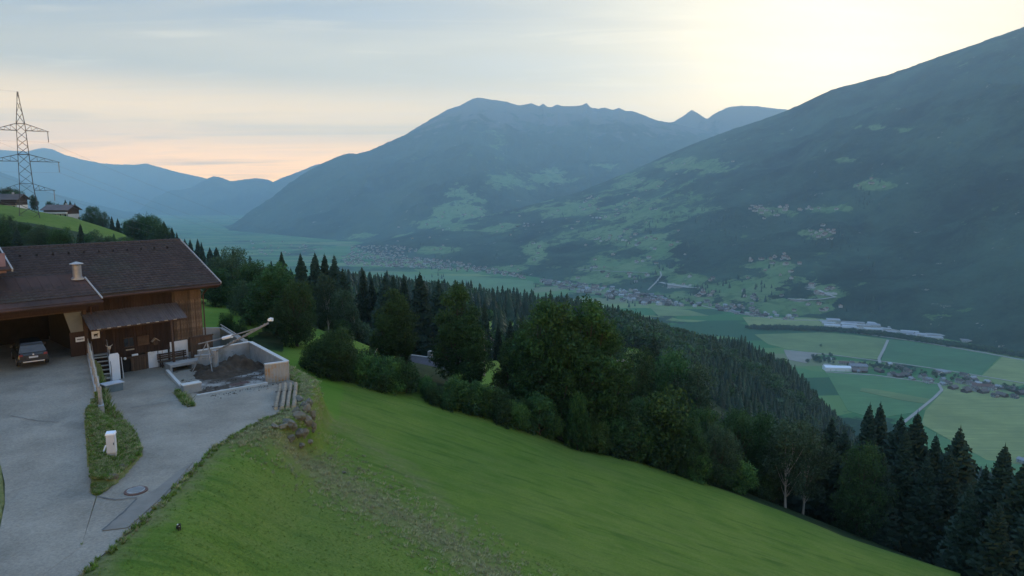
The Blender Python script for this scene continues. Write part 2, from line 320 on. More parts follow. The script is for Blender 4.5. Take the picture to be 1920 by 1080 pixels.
def mountain_material(name, forest, forest2, meadow, meadow2, rock, sc_=1.0):
    m, nt, N, L, P = new_mat(name); P.inputs['Roughness'].default_value = 1; P.inputs['Specular IOR Level'].default_value = 0
    geo = N.new('ShaderNodeNewGeometry')
    def noise(scale, det, ro=.6):
        n = N.new('ShaderNodeTexNoise'); L.new(geo.outputs['Position'], n.inputs[0]); n.inputs['Scale'].default_value = scale / sc_; n.inputs['Detail'].default_value = det; n.inputs['Roughness'].default_value = ro; return n.outputs[0]
    def rng(v, a, b, c=0, d=1):
        r = N.new('ShaderNodeMapRange'); L.new(v, r.inputs[0]); r.inputs[1].default_value = a; r.inputs[2].default_value = b; r.inputs[3].default_value = c; r.inputs[4].default_value = d; return r.outputs[0]
    def mix(f, a, b):
        x = N.new('ShaderNodeMix'); x.data_type = 'RGBA'; L.new(f, x.inputs[0])
        for i, v in ((6, a), (7, b)):
            if isinstance(v, tuple): x.inputs[i].default_value = (*v, 1)
            else: L.new(v, x.inputs[i])
        return x.outputs[2]
    def ad(a, b):
        x = N.new('ShaderNodeMath'); x.operation = 'ADD'; L.new(a, x.inputs[0]); L.new(b, x.inputs[1]); return x.outputs[0]
    at_ = N.new('ShaderNodeAttribute'); at_.attribute_name = 'cov'; sp = N.new('ShaderNodeSeparateColor'); L.new(at_.outputs['Color'], sp.inputs[0])
    fo = mix(rng(noise(.05, 5, .8), .35, .65), forest, forest2); fo = mix(rng(noise(.0022, 7, .72), .42, .6), fo, tuple(x * 1.5 for x in forest2)); fo = mix(rng(noise(.0016, 6, .7), .5, .62), fo, tuple(x * .6 for x in forest))
    vo = N.new('ShaderNodeTexVoronoi'); L.new(geo.outputs['Position'], vo.inputs[0]); vo.inputs['Scale'].default_value = .006 / sc_
    vs = N.new('ShaderNodeSeparateColor'); L.new(vo.outputs['Color'], vs.inputs[0])
    me = mix(vs.outputs[0], meadow, meadow2); me = mix(rng(noise(.02, 4), .5, .62), me, tuple(x * .7 for x in meadow))
    nz = ad(rng(noise(.0035, 8, .68), .25, .75, -.75, .75), rng(noise(.02, 4, .7), .3, .7, -.22, .22))
    c = mix(rng(ad(sp.outputs[0], nz), .44, .56), fo, me)
    c = mix(rng(ad(sp.outputs[1], rng(noise(.006, 6), .3, .7, -.4, .4)), .4, .6), c, rock)
    c = mix(rng(ad(sp.outputs[2], rng(noise(.012, 6, .75), .3, .7, -.6, .6)), .45, .6), c, (.34, .32, .28))
    L.new(c, P.inputs['Base Color'])
    b = N.new('ShaderNodeBump'); b.inputs['Strength'].default_value = .8; b.inputs['Distance'].default_value = 14 * sc_
    L.new(noise(.05, 6, .8), b.inputs['Height']); L.new(b.outputs[0], P.inputs['Normal'])
    return m
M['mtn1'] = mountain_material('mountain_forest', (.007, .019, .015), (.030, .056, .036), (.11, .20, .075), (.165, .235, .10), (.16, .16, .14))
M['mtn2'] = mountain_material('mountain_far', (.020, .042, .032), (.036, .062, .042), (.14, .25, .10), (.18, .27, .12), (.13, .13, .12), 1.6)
def floor_material():
    m, nt, N, L, P = new_mat('valley_floor'); P.inputs['Roughness'].default_value = 1; P.inputs['Specular IOR Level'].default_value = 0
    geo = N.new('ShaderNodeNewGeometry'); mp = N.new('ShaderNodeMapping'); L.new(geo.outputs['Position'], mp.inputs[0]); mp.inputs['Rotation'].default_value = (0, 0, R(35)); mp.inputs['Scale'].default_value = (.0028, .0075, 0.0)
    vo = N.new('ShaderNodeTexVoronoi'); L.new(mp.outputs[0], vo.inputs[0]); vo.inputs['Scale'].default_value = 1; vo.distance = 'MANHATTAN'
    sp = N.new('ShaderNodeSeparateColor'); L.new(vo.outputs['Color'], sp.inputs[0])
    r = N.new('ShaderNodeValToRGB'); L.new(sp.outputs[0], r.inputs[0]); r.color_ramp.interpolation = 'CONSTANT'; e = r.color_ramp.elements
    e[0].color = (.055, .15, .055, 1); e[1].position = .3; e[1].color = (.085, .18, .07, 1)
    for p_, c_ in ((.5, (.115, .20, .07)), (.68, (.18, .235, .095)), (.82, (.04, .10, .05)), (.93, (.17, .19, .10))):
        q = e.new(p_); q.color = (*c_, 1)
    ns = N.new('ShaderNodeTexNoise'); L.new(geo.outputs['Position'], ns.inputs[0]); ns.inputs['Scale'].default_value = .0022; ns.inputs['Detail'].default_value = 7; ns.inputs['Roughness'].default_value = .7
    mr = N.new('ShaderNodeMapRange'); L.new(ns.outputs[0], mr.inputs[0]); mr.inputs[1].default_value = .57; mr.inputs[2].default_value = .60
    x = N.new('ShaderNodeMix'); x.data_type = 'RGBA'; L.new(mr.outputs[0], x.inputs[0]); L.new(r.outputs[0], x.inputs[6]); x.inputs[7].default_value = (.025, .05, .03, 1)
    L.new(x.outputs[2], P.inputs['Base Color']); return m
M['floor'] = floor_material()

# ------------------------------------------------------------------ terrain height of the hillside
def interp_pts(pts, v): 
    a = np.array(pts, float); return np.interp(v, a[:, 0], a[:, 1])
def sstep(x): x = np.clip(x, 0, 1); return x * x * (3 - 2 * x)
def z_drive(Y): return -12.2 + np.clip((np.asarray(Y, float) - 27) / 19, 0, 1) * 1.0
def z_yard(Y): return -12.2 - np.clip((np.asarray(Y, float) - 27) / 19, 0, 1) * 0.7
def on_fn(px, py, fn):
    z = -12.2; d = ray(px, py)
    for _ in range(12): z = float(fn(d.y * z / d.z))
    return d * (z / d.z)
UA = R(42.5); BU = Vector((math.sin(UA), math.cos(UA), 0)); BN = Vector((math.cos(UA), -math.sin(UA), 0)); BC = Vector((-23.9, 52.6, 0))
def bp(s, w_, z): q = BC - BU * s + BN * w_; return Vector((q.x, q.y, z))
DR_PX = [(-60, 660), (165, 660), (172, 700), (182, 758), (160, 775), (160, 800), (166, 860), (173, 926), (180, 931)]
drive_edge = [on_fn(*p, z_drive) for p in DR_PX[1:]]
YE_PX = [(182, 931), (200, 920), (236, 888), (268, 853), (264, 832), (250, 808), (232, 790), (212, 765), (197, 758)]
yard_edge = [on_fn(*p, z_yard) for p in YE_PX]
RE_PX = [(553, 722), (547, 738), (528, 772), (480, 792), (440, 815), (400, 838), (372, 868), (335, 905), (300, 940), (262, 978), (230, 1006), (190, 1042), (150, 1080), (90, 1130), (20, 1190)]
road_edge = [on_fn(*p, z_yard) for p in RE_PX]
LE_PX = [(-60, 1180), (-25, 1050), (0, 990), (9, 945), (9, 905), (0, 868), (-30, 800)]
left_edge = [on_fn(*p, z_drive) for p in LE_PX]
_ra = on_fn(166, 662, z_drive); _rb = on_fn(190, 765, z_drive)
yard_poly = [yard_edge[0]] + yard_edge[1:] + [_rb + Vector((.14, 0, 0)), _ra.lerp(_rb, .5) + Vector((.14, 0, 0)), _ra + Vector((.14, 0, 0)), bp(7.8, -.2, 0), bp(-3.0, -.2, 0), bp(-2.6, 2.5, 0), bp(-1.25, 10.6, 0), bp(-1.2, 11.2, 0)] + road_edge + [left_edge[0], Vector((-14.9, 22.5, 0))]
drive_poly = [Vector((-14.9, 22.5, 0))] + left_edge + [Vector((-40, 38, 0)), bp(18, -9, 0), bp(7.95, -9, 0), bp(7.95, 0, 0)] + drive_edge
def inside(poly, X, Y):
    ins = np.zeros(np.shape(X), bool); n = len(poly)
    for i in range(n):
        x0, y0 = poly[i][0], poly[i][1]; x1, y1 = poly[(i + 1) % n][0], poly[(i + 1) % n][1]
        if y0 == y1: continue
        c = ((y0 > Y) != (y1 > Y)) & (X < (x1 - x0) * (Y - y0) / (y1 - y0) + x0); ins ^= c
    return ins
def pdist(poly, X, Y, closed=True):
    d = np.full(np.shape(X), 1e9); n = len(poly)
    for i in range(n if closed else n - 1):
        a = poly[i]; b = poly[(i + 1) % n]; ax, ay = a[0], a[1]; dx, dy = b[0] - ax, b[1] - ay; l2 = dx * dx + dy * dy + 1e-9
        t = np.clip(((X - ax) * dx + (Y - ay) * dy) / l2, 0, 1); d = np.minimum(d, np.hypot(X - ax - t * dx, Y - ay - t * dy))
    return d
xe = [(p.y, p.x) for p in reversed(drive_edge)]; xe.sort()
xy_ = [(p.y, p.x) for p in yard_edge if p.y < _rb.y] + [(_rb.y, _rb.x + .1), (_ra.y, _ra.x + .1)]; xy_.sort()
COLS = [  # column pixel x : (distance Y, ground z)
    (-700, [(55, -11), (100, -5), (260, 25), (500, 40), (1200, 0), (2600, -450)]),
    (-200, [(55, -11), (100, -9), (180, -5), (260, 0), (330, 3), (500, 0), (800, -60), (1200, -200), (2500, -450)]),
    (60, [(55, -11.2), (100, -11.5), (180, -13), (235, -9.6), (260, -8.3), (330, -11), (400, -18), (600, -60), (1200, -300), (2100, -450)]),
    (140, [(55, -11.6), (100, -12), (180, -14.5), (235, -12.6), (260, -11.3), (330, -15), (400, -22), (600, -60), (1200, -300), (2200, -450)]),
    (235, [(55, -12), (100, -13), (180, -17), (240, -17), (260, -17.6), (320, -24), (500, -60), (1000, -200), (2300, -450)]),
    (330, [(55, -13), (75, -13), (100, -14.5), (180, -22), (300, -33), (500, -62), (1000, -200), (2500, -450)]),
    (420, [(55, -13.7), (75, -13.5), (90, -15), (150, -22), (300, -40), (500, -66), (900, -130), (1500, -280), (2600, -450)]),
    (560, [(55, -14.9), (65, -15.0), (75, -14.9), (95, -18), (150, -28), (300, -48), (500, -75), (900, -130), (1500, -290), (2500, -450)]),
    (660, [(55, -16.2), (65, -16.3), (78, -17.0), (95, -22), (150, -34), (350, -58), (500, -78), (650, -93), (900, -135), (1500, -300), (2300, -450)]),
    (760, [(55, -17.4), (65, -18), (80, -20), (110, -28), (160, -40), (350, -62), (520, -84), (650, -95), (900, -150), (1400, -300), (2100, -450)]),
    (930, [(55, -19.4), (65, -21), (90, -24.5), (110, -27.5), (125, -32), (300, -64), (450, -84), (600, -100), (900, -170), (1300, -300), (1900, -450)]),
    (1080, [(55, -22), (65, -24.5), (110, -38), (300, -76), (450, -94), (600, -108), (900, -200), (1300, -330), (1700, -450)]),
    (1200, [(55, -23), (65, -26), (120, -46), (300, -76), (345, -82), (420, -98), (600, -121), (900, -230), (1500, -450)]),
    (1400, [(55, -26), (68, -30.5), (150, -64), (420, -140), (600, -158), (750, -172), (1100, -330), (1400, -450)]),
    (1500, [(55, -27.5), (68, -32.5), (150, -72), (420, -160), (600, -185), (750, -202), (1100, -370), (1300, -450)]),
    (1620, [(55, -29.5), (70, -36), (150, -80), (400, -185), (700, -262), (1000, -385), (1200, -450)]),
    (1850, [(55, -32), (70, -41), (150, -88), (500, -270), (1100, -450)]),
    (2300, [(55, -37), (75, -55), (200, -140), (500, -300), (1000, -450)])]
CA = np.array([(px - 960) / FPX for px, _ in COLS])
def smooth_interp(pts, lv):
    x = np.log([p[0] for p in pts]); y = np.array([p[1] / p[0] for p in pts]); return np.interp(lv, x, y)
_LY = np.linspace(math.log(40), math.log(3000), 400)
_TAB = np.array([smooth_interp(c[1], _LY) for c in COLS])
_k = np.exp(-np.linspace(-2, 2, 13) ** 2); _k /= _k.sum()
_TAB = np.array([np.convolve(np.pad(r_, 6, 'edge'), _k, 'valid') for r_ in _TAB])
def vnoise(X, Y, f, seed=0):
    x = X * f + seed * 17.3; y = Y * f - seed * 9.1
    xi = np.floor(x).astype(np.int64); yi = np.floor(y).astype(np.int64); fx = x - xi; fy = y - yi; fx = fx * fx * (3 - 2 * fx); fy = fy * fy * (3 - 2 * fy)
    def h(a, b):
        v = (a * 374761393 + b * 668265263 + seed * 1442695) & 0xffffffff; v = ((v ^ (v >> 13)) * 1274126177) & 0xffffffff
        return ((v ^ (v >> 16)) & 0xffff) / 65535.0
    return ((h(xi, yi) * (1 - fx) + h(xi + 1, yi) * fx) * (1 - fy) + (h(xi, yi + 1) * (1 - fx) + h(xi + 1, yi + 1) * fx) * fy) * 2 - 1
def fbm(X, Y, f, o=4, seed=0, g=.5):
    r = 0; a = 1; t = 0
    for i in range(o): r = r + a * vnoise(X, Y, f * 2 ** i, seed + i); t += a; a *= g
    return r / t
def H(X, Y, fine=True):
    X = np.asarray(X, float); Y = np.asarray(Y, float); Ys = np.maximum(Y, 1.0)
    # near zone
    e0 = interp_pts(xe, Y); e1 = np.maximum(interp_pts(xy_, Y), e0 + .25)
    k = sstep((X - e0) / (e1 - e0)); k = np.where(Y > 45.5, sstep((-(BU.x * (X - BC.x) + BU.y * (Y - BC.y)) - 7.8) / -.3), k)
    zr = z_drive(Y) * (1 - k) + z_yard(Y) * k
    zr = zr + .28 * np.exp(-((X - (e0 + e1) / 2) ** 2) / 1.2) * ((Y > 27.5) & (Y < 38))
    zM = -12 - .34 * (X + 13.7) - .12 * (Y - 20.5)
    zm = np.minimum(zM, zr)
    iy = inside(yard_poly, X, Y); idr = inside(drive_poly, X, Y)
    d = np.minimum(pdist(yard_poly, X, Y), pdist(drive_poly, X, Y)); d = np.where(iy | idr, 0, d)
    q = sstep((Y - 33) / 4); d0 = 1.3 * q; d1 = (2.3 + .25 * vnoise(X, Y, .8, 3)) * q + (5.0) * (1 - q)
    near = zr + (zm - zr) * sstep((d - d0) / (d1 - d0))
    if fine: near = np.where(iy | idr, near - .22, near + .02 + .04 * vnoise(X, Y, 1.2, 5) * np.clip(d, 0, 1))
    # far zone from the columns
    a = X / Ys; ly = np.log(np.maximum(Y, 41)); fi = np.clip((ly - _LY[0]) / (_LY[1] - _LY[0]), 0, 398.999); i0 = fi.astype(int); fr = fi - i0
    ai = np.clip(np.searchsorted(CA, a) - 1, 0, len(CA) - 2); at_ = np.clip((a - CA[ai]) / (CA[ai + 1] - CA[ai]), 0, 1); 
    def T(c): return _TAB[c, i0] * (1 - fr) + _TAB[c, i0 + 1] * fr
    far = (T(ai) * (1 - at_) + T(ai + 1) * at_) * Ys
    far = far + fbm(X, Y, .02, 3, 2) * np.clip((Y - 60) / 200, 0, 1) * 3
    b = sstep((Y - 50) / 13); b = np.where(a < -.42, sstep((Y - 58) / 16), b)
    z = near * (1 - b) + far * b
    return z
def H1(x, y): return float(H(np.array([x]), np.array([y]))[0])
def ground_hit(px, py, t0=18, t1=1500):
    d = ray(px, py); ts = np.geomspace(t0, t1, 700); z = H(d.x * ts, d.y * ts, False); k = np.where(d.z * ts < z)[0]
    t = ts[k[0]] if len(k) else t1
    return Vector((d.x * t, d.y * t, H1(d.x * t, d.y * t)))

SW_PX = [(478, 798), (520, 815), (560, 850), (610, 890), (680, 930), (760, 975), (850, 1025), (930, 1080), (1020, 1150)]
SW2_PX = [(590, 770), (640, 800), (700, 840), (760, 880), (820, 930), (860, 1000), (900, 1100)]
def make_ground():
    na = 460; aa = np.linspace(-1.45, 1.35, na)
    ys = np.concatenate([np.exp(np.arange(math.log(9), math.log(90), .0085)), np.exp(np.arange(math.log(90), math.log(2700), .021))])
    A, Yg = np.meshgrid(aa, ys); X = A * Yg; Z = H(X, Yg)
    nr = len(ys); V = np.stack([X, Yg, Z], -1).reshape(-1, 3)
    idx = np.arange(nr * na).reshape(nr, na); F = np.stack([idx[:-1, :-1], idx[:-1, 1:], idx[1:, 1:], idx[1:, :-1]], -1).reshape(-1, 4)
    me = np_mesh('ground', V, F, M['ground'], True)
    xf, yf, zf = V.T; px, py = proj(xf, yf, zf)
    def band(P_, wd):
        pts = [(p[0], p[1]) for p in P_]; return np.clip(1 - pdist(pts, px, py, False) / wd, 0, 1)
    dry = np.where(yf < 62, np.maximum(band(SW_PX, 60) * .80, band(SW2_PX, 60) * .55), 0)
    dd = np.minimum(pdist(yard_poly, xf, yf), pdist(drive_poly, xf, yf))
    dry = np.maximum(dry, np.where((yf < 50), np.clip(1.0 - dd / 2.2, 0, 1) * .8, 0))
    edge = [(400, 600), (560, 640), (700, 665), (800, 690), (900, 700), (1000, 720)]
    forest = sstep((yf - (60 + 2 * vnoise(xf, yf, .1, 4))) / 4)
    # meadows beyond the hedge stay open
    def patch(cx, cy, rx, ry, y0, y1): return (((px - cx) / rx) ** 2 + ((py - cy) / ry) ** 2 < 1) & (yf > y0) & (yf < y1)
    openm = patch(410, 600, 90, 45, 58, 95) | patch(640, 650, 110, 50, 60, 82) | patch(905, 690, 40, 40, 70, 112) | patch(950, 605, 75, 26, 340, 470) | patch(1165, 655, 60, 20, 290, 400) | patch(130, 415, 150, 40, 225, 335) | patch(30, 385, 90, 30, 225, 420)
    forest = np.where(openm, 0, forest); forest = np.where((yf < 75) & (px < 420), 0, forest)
    lush = np.where((yf > 46) & (yf < 60) & (px > 540) & (px < 640), .7, 0); lush = np.maximum(lush, np.where((yf > 60) & (yf < 95) & openm, .5, 0))
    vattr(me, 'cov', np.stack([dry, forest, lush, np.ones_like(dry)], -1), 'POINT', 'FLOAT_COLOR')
    o = bpy.data.objects.new('ground', me); link(o); tag(o, 'steep green mown meadow hillside falling away to the right', kind='structure')
    return o
make_ground()
fl = mesh_obj('valley_floor', [(-17500, -2900, FLOOR), (13500, -2900, FLOOR), (13500, 19500, FLOOR), (-17500, 19500, FLOOR)], [(0, 1, 2, 3)], M['floor'])
tag(fl, 'flat valley floor of green and straw coloured fields far below', kind='structure')

# ------------------------------------------------------------------ mountains: slopes lofted from the foot on the valley floor to the crest
def ellipse_sum(px, py, L_):
    r = np.zeros_like(px)
    for cx, cy, rx, ry, a in L_: r = np.maximum(r, a * np.clip(1.25 - np.sqrt(((px - cx) / rx) ** 2 + ((py - cy) / ry) ** 2), 0, 1))
    return r
BV = {}
def mountain(name, ridge, foot, mat, label, nv=90, nu=260, prof=1.12, amp=60, meadows=(), rock=None, bare=(), jag=6, f0=.0012):
    rd = np.array(ridge, float); ft = np.array(foot, float)
    us = np.linspace(0, 1, nu)
    ru = np.linspace(0, 1, len(rd)); 
    rpx = rd[:, 0]; u_r = (rpx - rpx[0]) / (rpx[-1] - rpx[0])
    fpx = ft[:, 0]; u_f = (fpx - fpx[0]) / (fpx[-1] - fpx[0])
    rp = np.array([at(a, b, c)[:] for a, b, c in ridge]); fp = np.array([(on_z(a, b, FLOOR)[:] if len(q) == 2 else at(a, b, q[2])[:]) for q in foot for a, b in [q[:2]]])
    Rr = np.stack([np.interp(us, u_r, rp[:, k]) for k in range(3)], -1); Ff = np.stack([np.interp(us, u_f, fp[:, k]) for k in range(3)], -1)
    Ff[:, 2] = FLOOR - 6
    v = np.linspace(0, 1, nv)
    Pp = Ff[None] + (Rr - Ff)[None] * v[:, None, None]
    zz = Ff[None, :, 2] + (Rr[None, :, 2] - Ff[None, :, 2]) * (v[:, None] ** prof)
    X, Y = Pp[..., 0], Pp[..., 1]
    hs = (Rr[:, 2] - Ff[:, 2])[None] / 1200
    win = np.sin(np.pi * np.clip(v, 0, 1))[:, None] ** .7
    n = fbm(X, Y, f0, 6, 3, .52); rid = 1 - np.abs(fbm(X, Y, f0 * 1.4, 5, 8, .55)) * 2
    zz = zz + (n * amp + (rid - .5) * amp * .7) * win * np.clip(hs, .12, 1.2)
    zz = zz + fbm(X, Y, .02, 3, 5) * jag * np.clip(v, .1, 1)[:, None]
    # back of the mountain
    back = [(.35, .86), (.9, .4), (1.4, .0)]
    dirn = (Rr - Ff)[:, :2]; ln = np.linalg.norm(dirn, axis=1, keepdims=True); dirn = dirn / ln * np.minimum(ln, 2000)
    rows = [np.stack([X, Y, zz], -1)]
    for f_, h_ in back:
        b = np.empty((1, nu, 3)); b[0, :, :2] = Rr[:, :2] + dirn * f_; b[0, :, 2] = FLOOR + (zz[-1] - FLOOR) * h_; rows.append(b)
    G = np.concatenate(rows, 0); nr = G.shape[0]; V = G.reshape(-1, 3)
    idx = np.arange(nr * nu).reshape(nr, nu); F = np.stack([idx[:-1, :-1], idx[:-1, 1:], idx[1:, 1:], idx[1:, :-1]], -1).reshape(-1, 4)
    me = np_mesh(name, V, F, mat, True)
    px, py = proj(V[:, 0], V[:, 1], V[:, 2])
    md = ellipse_sum(px, py, meadows) if meadows else np.zeros(len(V))
    br = ellipse_sum(px, py, bare) if bare else np.zeros(len(V))
    rk = np.clip((V[:, 2] - rock[0]) / rock[1], 0, 1) if rock else np.zeros(len(V))
    vattr(me, 'cov', np.stack([md, rk, br, np.ones(len(V))], -1), 'POINT', 'FLOAT_COLOR')
    o = bpy.data.objects.new(name, me); link(o); tag(o, label, kind='structure')
    BV[label] = BVHTree.FromPolygons(V.tolist(), F.tolist())
    return o
M1_MEADOW = [(1230, 400, 190, 90, .42), (1450, 530, 140, 60, .4), (1300, 308, 110, 20, .75), (1200, 345, 90, 22, .75), (1080, 392, 110, 20, .75), (1180, 395, 110, 30, .7), (1120, 445, 120, 40, .68), (1230, 462, 60, 45, .7), (1170, 500, 110, 28, .78), (1450, 395, 70, 13, .85), (1545, 390, 60, 10, .85),
    (1525, 438, 50, 15, .85), (1640, 348, 55, 10, .65), (1450, 500, 75, 20, .8), (1400, 540, 110, 28, .95), (1290, 525, 60, 15, .9), (1500, 575, 100, 22, .95), (1550, 550, 50, 20, .8), (1290, 560, 70, 15, .9), (880, 402, 60, 12, .7), (1005, 470, 30, 30, .8), (850, 425, 50, 15, .7), (950, 430, 60, 15, .65), (1120, 525, 60, 12, .8),
    (960, 505, 50, 8, .9), (1650, 240, 70, 8, .5), (1590, 300, 60, 8, .5), (820, 470, 50, 10, .7)]
mountain('mountain', [(2500, -120, 4200), (2300, -60, 4300), (2100, -10, 4500), (1920, 50, 4700), (1820, 86, 4900), (1760, 106, 5050), (1700, 128, 5300), (1660, 141, 5400), (1600, 157, 5600), (1560, 168, 5700), (1520, 187, 5900), (1480, 205, 6100), (1430, 224, 6200), (1380, 240, 6300), (1320, 262, 6350), (1250, 290, 6400), (1180, 322, 6400), (1080, 362, 6200), (980, 388, 6000), (880, 412, 5700), (800, 432, 5500), (740, 450, 5300), (680, 472, 5100)],
    [(2500, 790), (2300, 745), (2100, 708), (1920, 668), (1820, 645), (1700, 624), (1640, 612), (1560, 601), (1480, 594), (1380, 583), (1250, 560), (1120, 540), (1020, 525), (960, 515), (890, 504), (820, 494), (760, 486), (700, 478)],
    M['mtn1'], 'dark forested mountain slope filling the right side above the valley', nv=170, nu=520, prof=1.1, amp=110, meadows=M1_MEADOW, bare=[(1520, 537, 20, 10, .8), (1555, 551, 22, 5, .85), (1500, 563, 40, 4, .8), (1270, 537, 34, 5, .9)], jag=5)
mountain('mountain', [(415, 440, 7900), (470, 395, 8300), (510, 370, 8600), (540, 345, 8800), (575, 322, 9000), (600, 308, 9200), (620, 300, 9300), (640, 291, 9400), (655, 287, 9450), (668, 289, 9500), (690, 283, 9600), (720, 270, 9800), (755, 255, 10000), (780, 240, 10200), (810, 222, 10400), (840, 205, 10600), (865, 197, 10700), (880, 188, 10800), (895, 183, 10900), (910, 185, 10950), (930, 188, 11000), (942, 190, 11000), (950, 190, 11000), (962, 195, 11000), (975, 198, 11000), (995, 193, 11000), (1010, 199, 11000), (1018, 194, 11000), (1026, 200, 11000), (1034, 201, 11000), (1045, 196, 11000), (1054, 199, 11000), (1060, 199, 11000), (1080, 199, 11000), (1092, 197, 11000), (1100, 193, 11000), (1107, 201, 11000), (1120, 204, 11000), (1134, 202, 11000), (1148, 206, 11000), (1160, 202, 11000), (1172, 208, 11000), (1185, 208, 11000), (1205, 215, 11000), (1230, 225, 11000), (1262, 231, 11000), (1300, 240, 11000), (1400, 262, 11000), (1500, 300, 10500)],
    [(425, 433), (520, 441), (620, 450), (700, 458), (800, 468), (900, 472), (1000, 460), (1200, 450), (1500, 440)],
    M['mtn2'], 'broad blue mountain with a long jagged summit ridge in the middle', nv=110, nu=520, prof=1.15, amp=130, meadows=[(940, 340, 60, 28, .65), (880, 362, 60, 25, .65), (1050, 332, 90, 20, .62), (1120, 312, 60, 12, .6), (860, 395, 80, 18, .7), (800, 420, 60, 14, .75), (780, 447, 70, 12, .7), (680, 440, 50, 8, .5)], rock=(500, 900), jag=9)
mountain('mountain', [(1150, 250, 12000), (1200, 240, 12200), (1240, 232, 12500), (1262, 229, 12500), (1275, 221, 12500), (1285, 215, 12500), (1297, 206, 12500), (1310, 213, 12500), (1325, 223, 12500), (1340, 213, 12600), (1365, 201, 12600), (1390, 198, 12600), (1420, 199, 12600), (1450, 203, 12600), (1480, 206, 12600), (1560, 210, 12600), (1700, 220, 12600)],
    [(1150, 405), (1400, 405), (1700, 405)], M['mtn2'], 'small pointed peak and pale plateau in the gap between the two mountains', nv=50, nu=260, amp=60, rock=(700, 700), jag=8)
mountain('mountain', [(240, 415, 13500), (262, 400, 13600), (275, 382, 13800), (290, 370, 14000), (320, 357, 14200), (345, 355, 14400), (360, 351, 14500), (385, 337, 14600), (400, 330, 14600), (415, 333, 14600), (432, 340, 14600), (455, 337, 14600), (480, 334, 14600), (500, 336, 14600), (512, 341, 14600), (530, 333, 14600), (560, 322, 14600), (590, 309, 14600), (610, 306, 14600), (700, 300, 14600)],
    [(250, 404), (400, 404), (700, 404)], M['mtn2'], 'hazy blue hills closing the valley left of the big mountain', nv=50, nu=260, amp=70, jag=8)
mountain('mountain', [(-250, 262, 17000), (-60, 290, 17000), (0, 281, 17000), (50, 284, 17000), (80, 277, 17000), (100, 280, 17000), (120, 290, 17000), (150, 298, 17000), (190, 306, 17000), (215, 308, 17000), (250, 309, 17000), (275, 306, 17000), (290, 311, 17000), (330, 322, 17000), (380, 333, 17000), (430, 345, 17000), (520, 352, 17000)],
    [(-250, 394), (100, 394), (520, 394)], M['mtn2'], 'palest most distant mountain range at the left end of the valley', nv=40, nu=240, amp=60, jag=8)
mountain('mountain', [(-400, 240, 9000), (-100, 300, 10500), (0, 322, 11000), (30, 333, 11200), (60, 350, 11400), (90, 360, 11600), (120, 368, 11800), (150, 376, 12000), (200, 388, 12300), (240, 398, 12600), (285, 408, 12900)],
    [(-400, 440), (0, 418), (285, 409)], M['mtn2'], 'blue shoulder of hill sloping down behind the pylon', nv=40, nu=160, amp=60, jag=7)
def hit_far(px, py):
    d = ray(px, py).normalized(); best = None
    for k, b in BV.items():
        r = b.ray_cast(Vector((0, 0, 0)), d)
        if r[0] is not None and (best is None or r[3] < best[1]): best = (r[0], r[3], r[1])
    tf = FLOOR / d.z if d.z < 0 else 1e9
    if best is None or tf < best[1]: return d * tf, tf
    return best[0], best[1]

# ------------------------------------------------------------------ fields, roads on the valley floor
def sheet(name, pxs, mat, dz, label):
    P_ = [on_z(x, y, FLOOR + dz) for x, y in pxs]; c = sum(P_, Vector()) / len(P_)
    top = [p - c for p in P_]; n = len(top); vs = top + [p - Vector((0, 0, .6 + dz)) for p in top]
    fs = [tuple(range(n))] + [((i + 1) % n, i, n + i, n + (i + 1) % n) for i in range(n)]
    o = mesh_obj(name, vs, fs, mat, loc=c); me = o.data; bm = bmesh.new(); bm.from_mesh(me); bmesh.ops.recalc_face_normals(bm, faces=bm.faces); bm.to_mesh(me); bm.free()
    return tag(o, label, kind='structure')
sheet('field', [(1415, 627), (1540, 623), (1600, 628), (1664, 636), (1647, 674), (1560, 666), (1480, 655), (1440, 645)], M['field_olive'], .5, 'olive field beyond the hamlet, left of the track')
sheet('field', [(1667, 636), (1780, 652), (1876, 668), (1836, 704), (1740, 690), (1652, 676)], M['field_deep'], .5, 'deep green field right of the short track')
sheet('field', [(1879, 669), (2010, 688), (2050, 740), (1930, 722), (1840, 705)], M['field_yellow'], .5, 'straw coloured field at the right edge beyond the hamlet')
sheet('field', [(1470, 657), (1532, 663), (1512, 681), (1478, 674)], M['soil'], .7, 'bare grey soil plot beside the forest ridge')
sheet('field', [(1548, 696), (1620, 700), (1756, 719), (1768, 736), (1722, 772), (1640, 785), (1590, 770)], M['field_green'], .5, 'bright green field below the white hall')
sheet('field', [(1616, 727), (1650, 731), (1748, 749), (1738, 757), (1690, 750), (1612, 733)], M['field_olive'], .9, 'narrow mown strip across the bright green field')
sheet('field', [(1774, 727), (1920, 745), (2150, 775), (2200, 905), (2000, 880), (1850, 862), (1728, 795), (1735, 770)], M['field_yellow'], .5, 'large straw green field below the hamlet')
sheet('field', [(1730, 800), (1850, 862), (1990, 882), (1990, 960), (1820, 940), (1700, 850)], M['field_green'], .7, 'green field lowest in the valley behind the spruces')
sheet('field', [(1392, 594), (1528, 597), (1548, 613), (1405, 611)], M['field_yellow'], .5, 'straw field on the far side of the river')
sheet('field', [(1215, 573), (1290, 581), (1330, 592), (1235, 592)], M['field_olive'], .5, 'olive field between forest ridge and second village')
sheet('field', [(640, 508), (760, 514), (900, 519), (1000, 527), (1000, 560), (640, 560)], M['field_green'], .5, 'green meadow in front of the large far village')
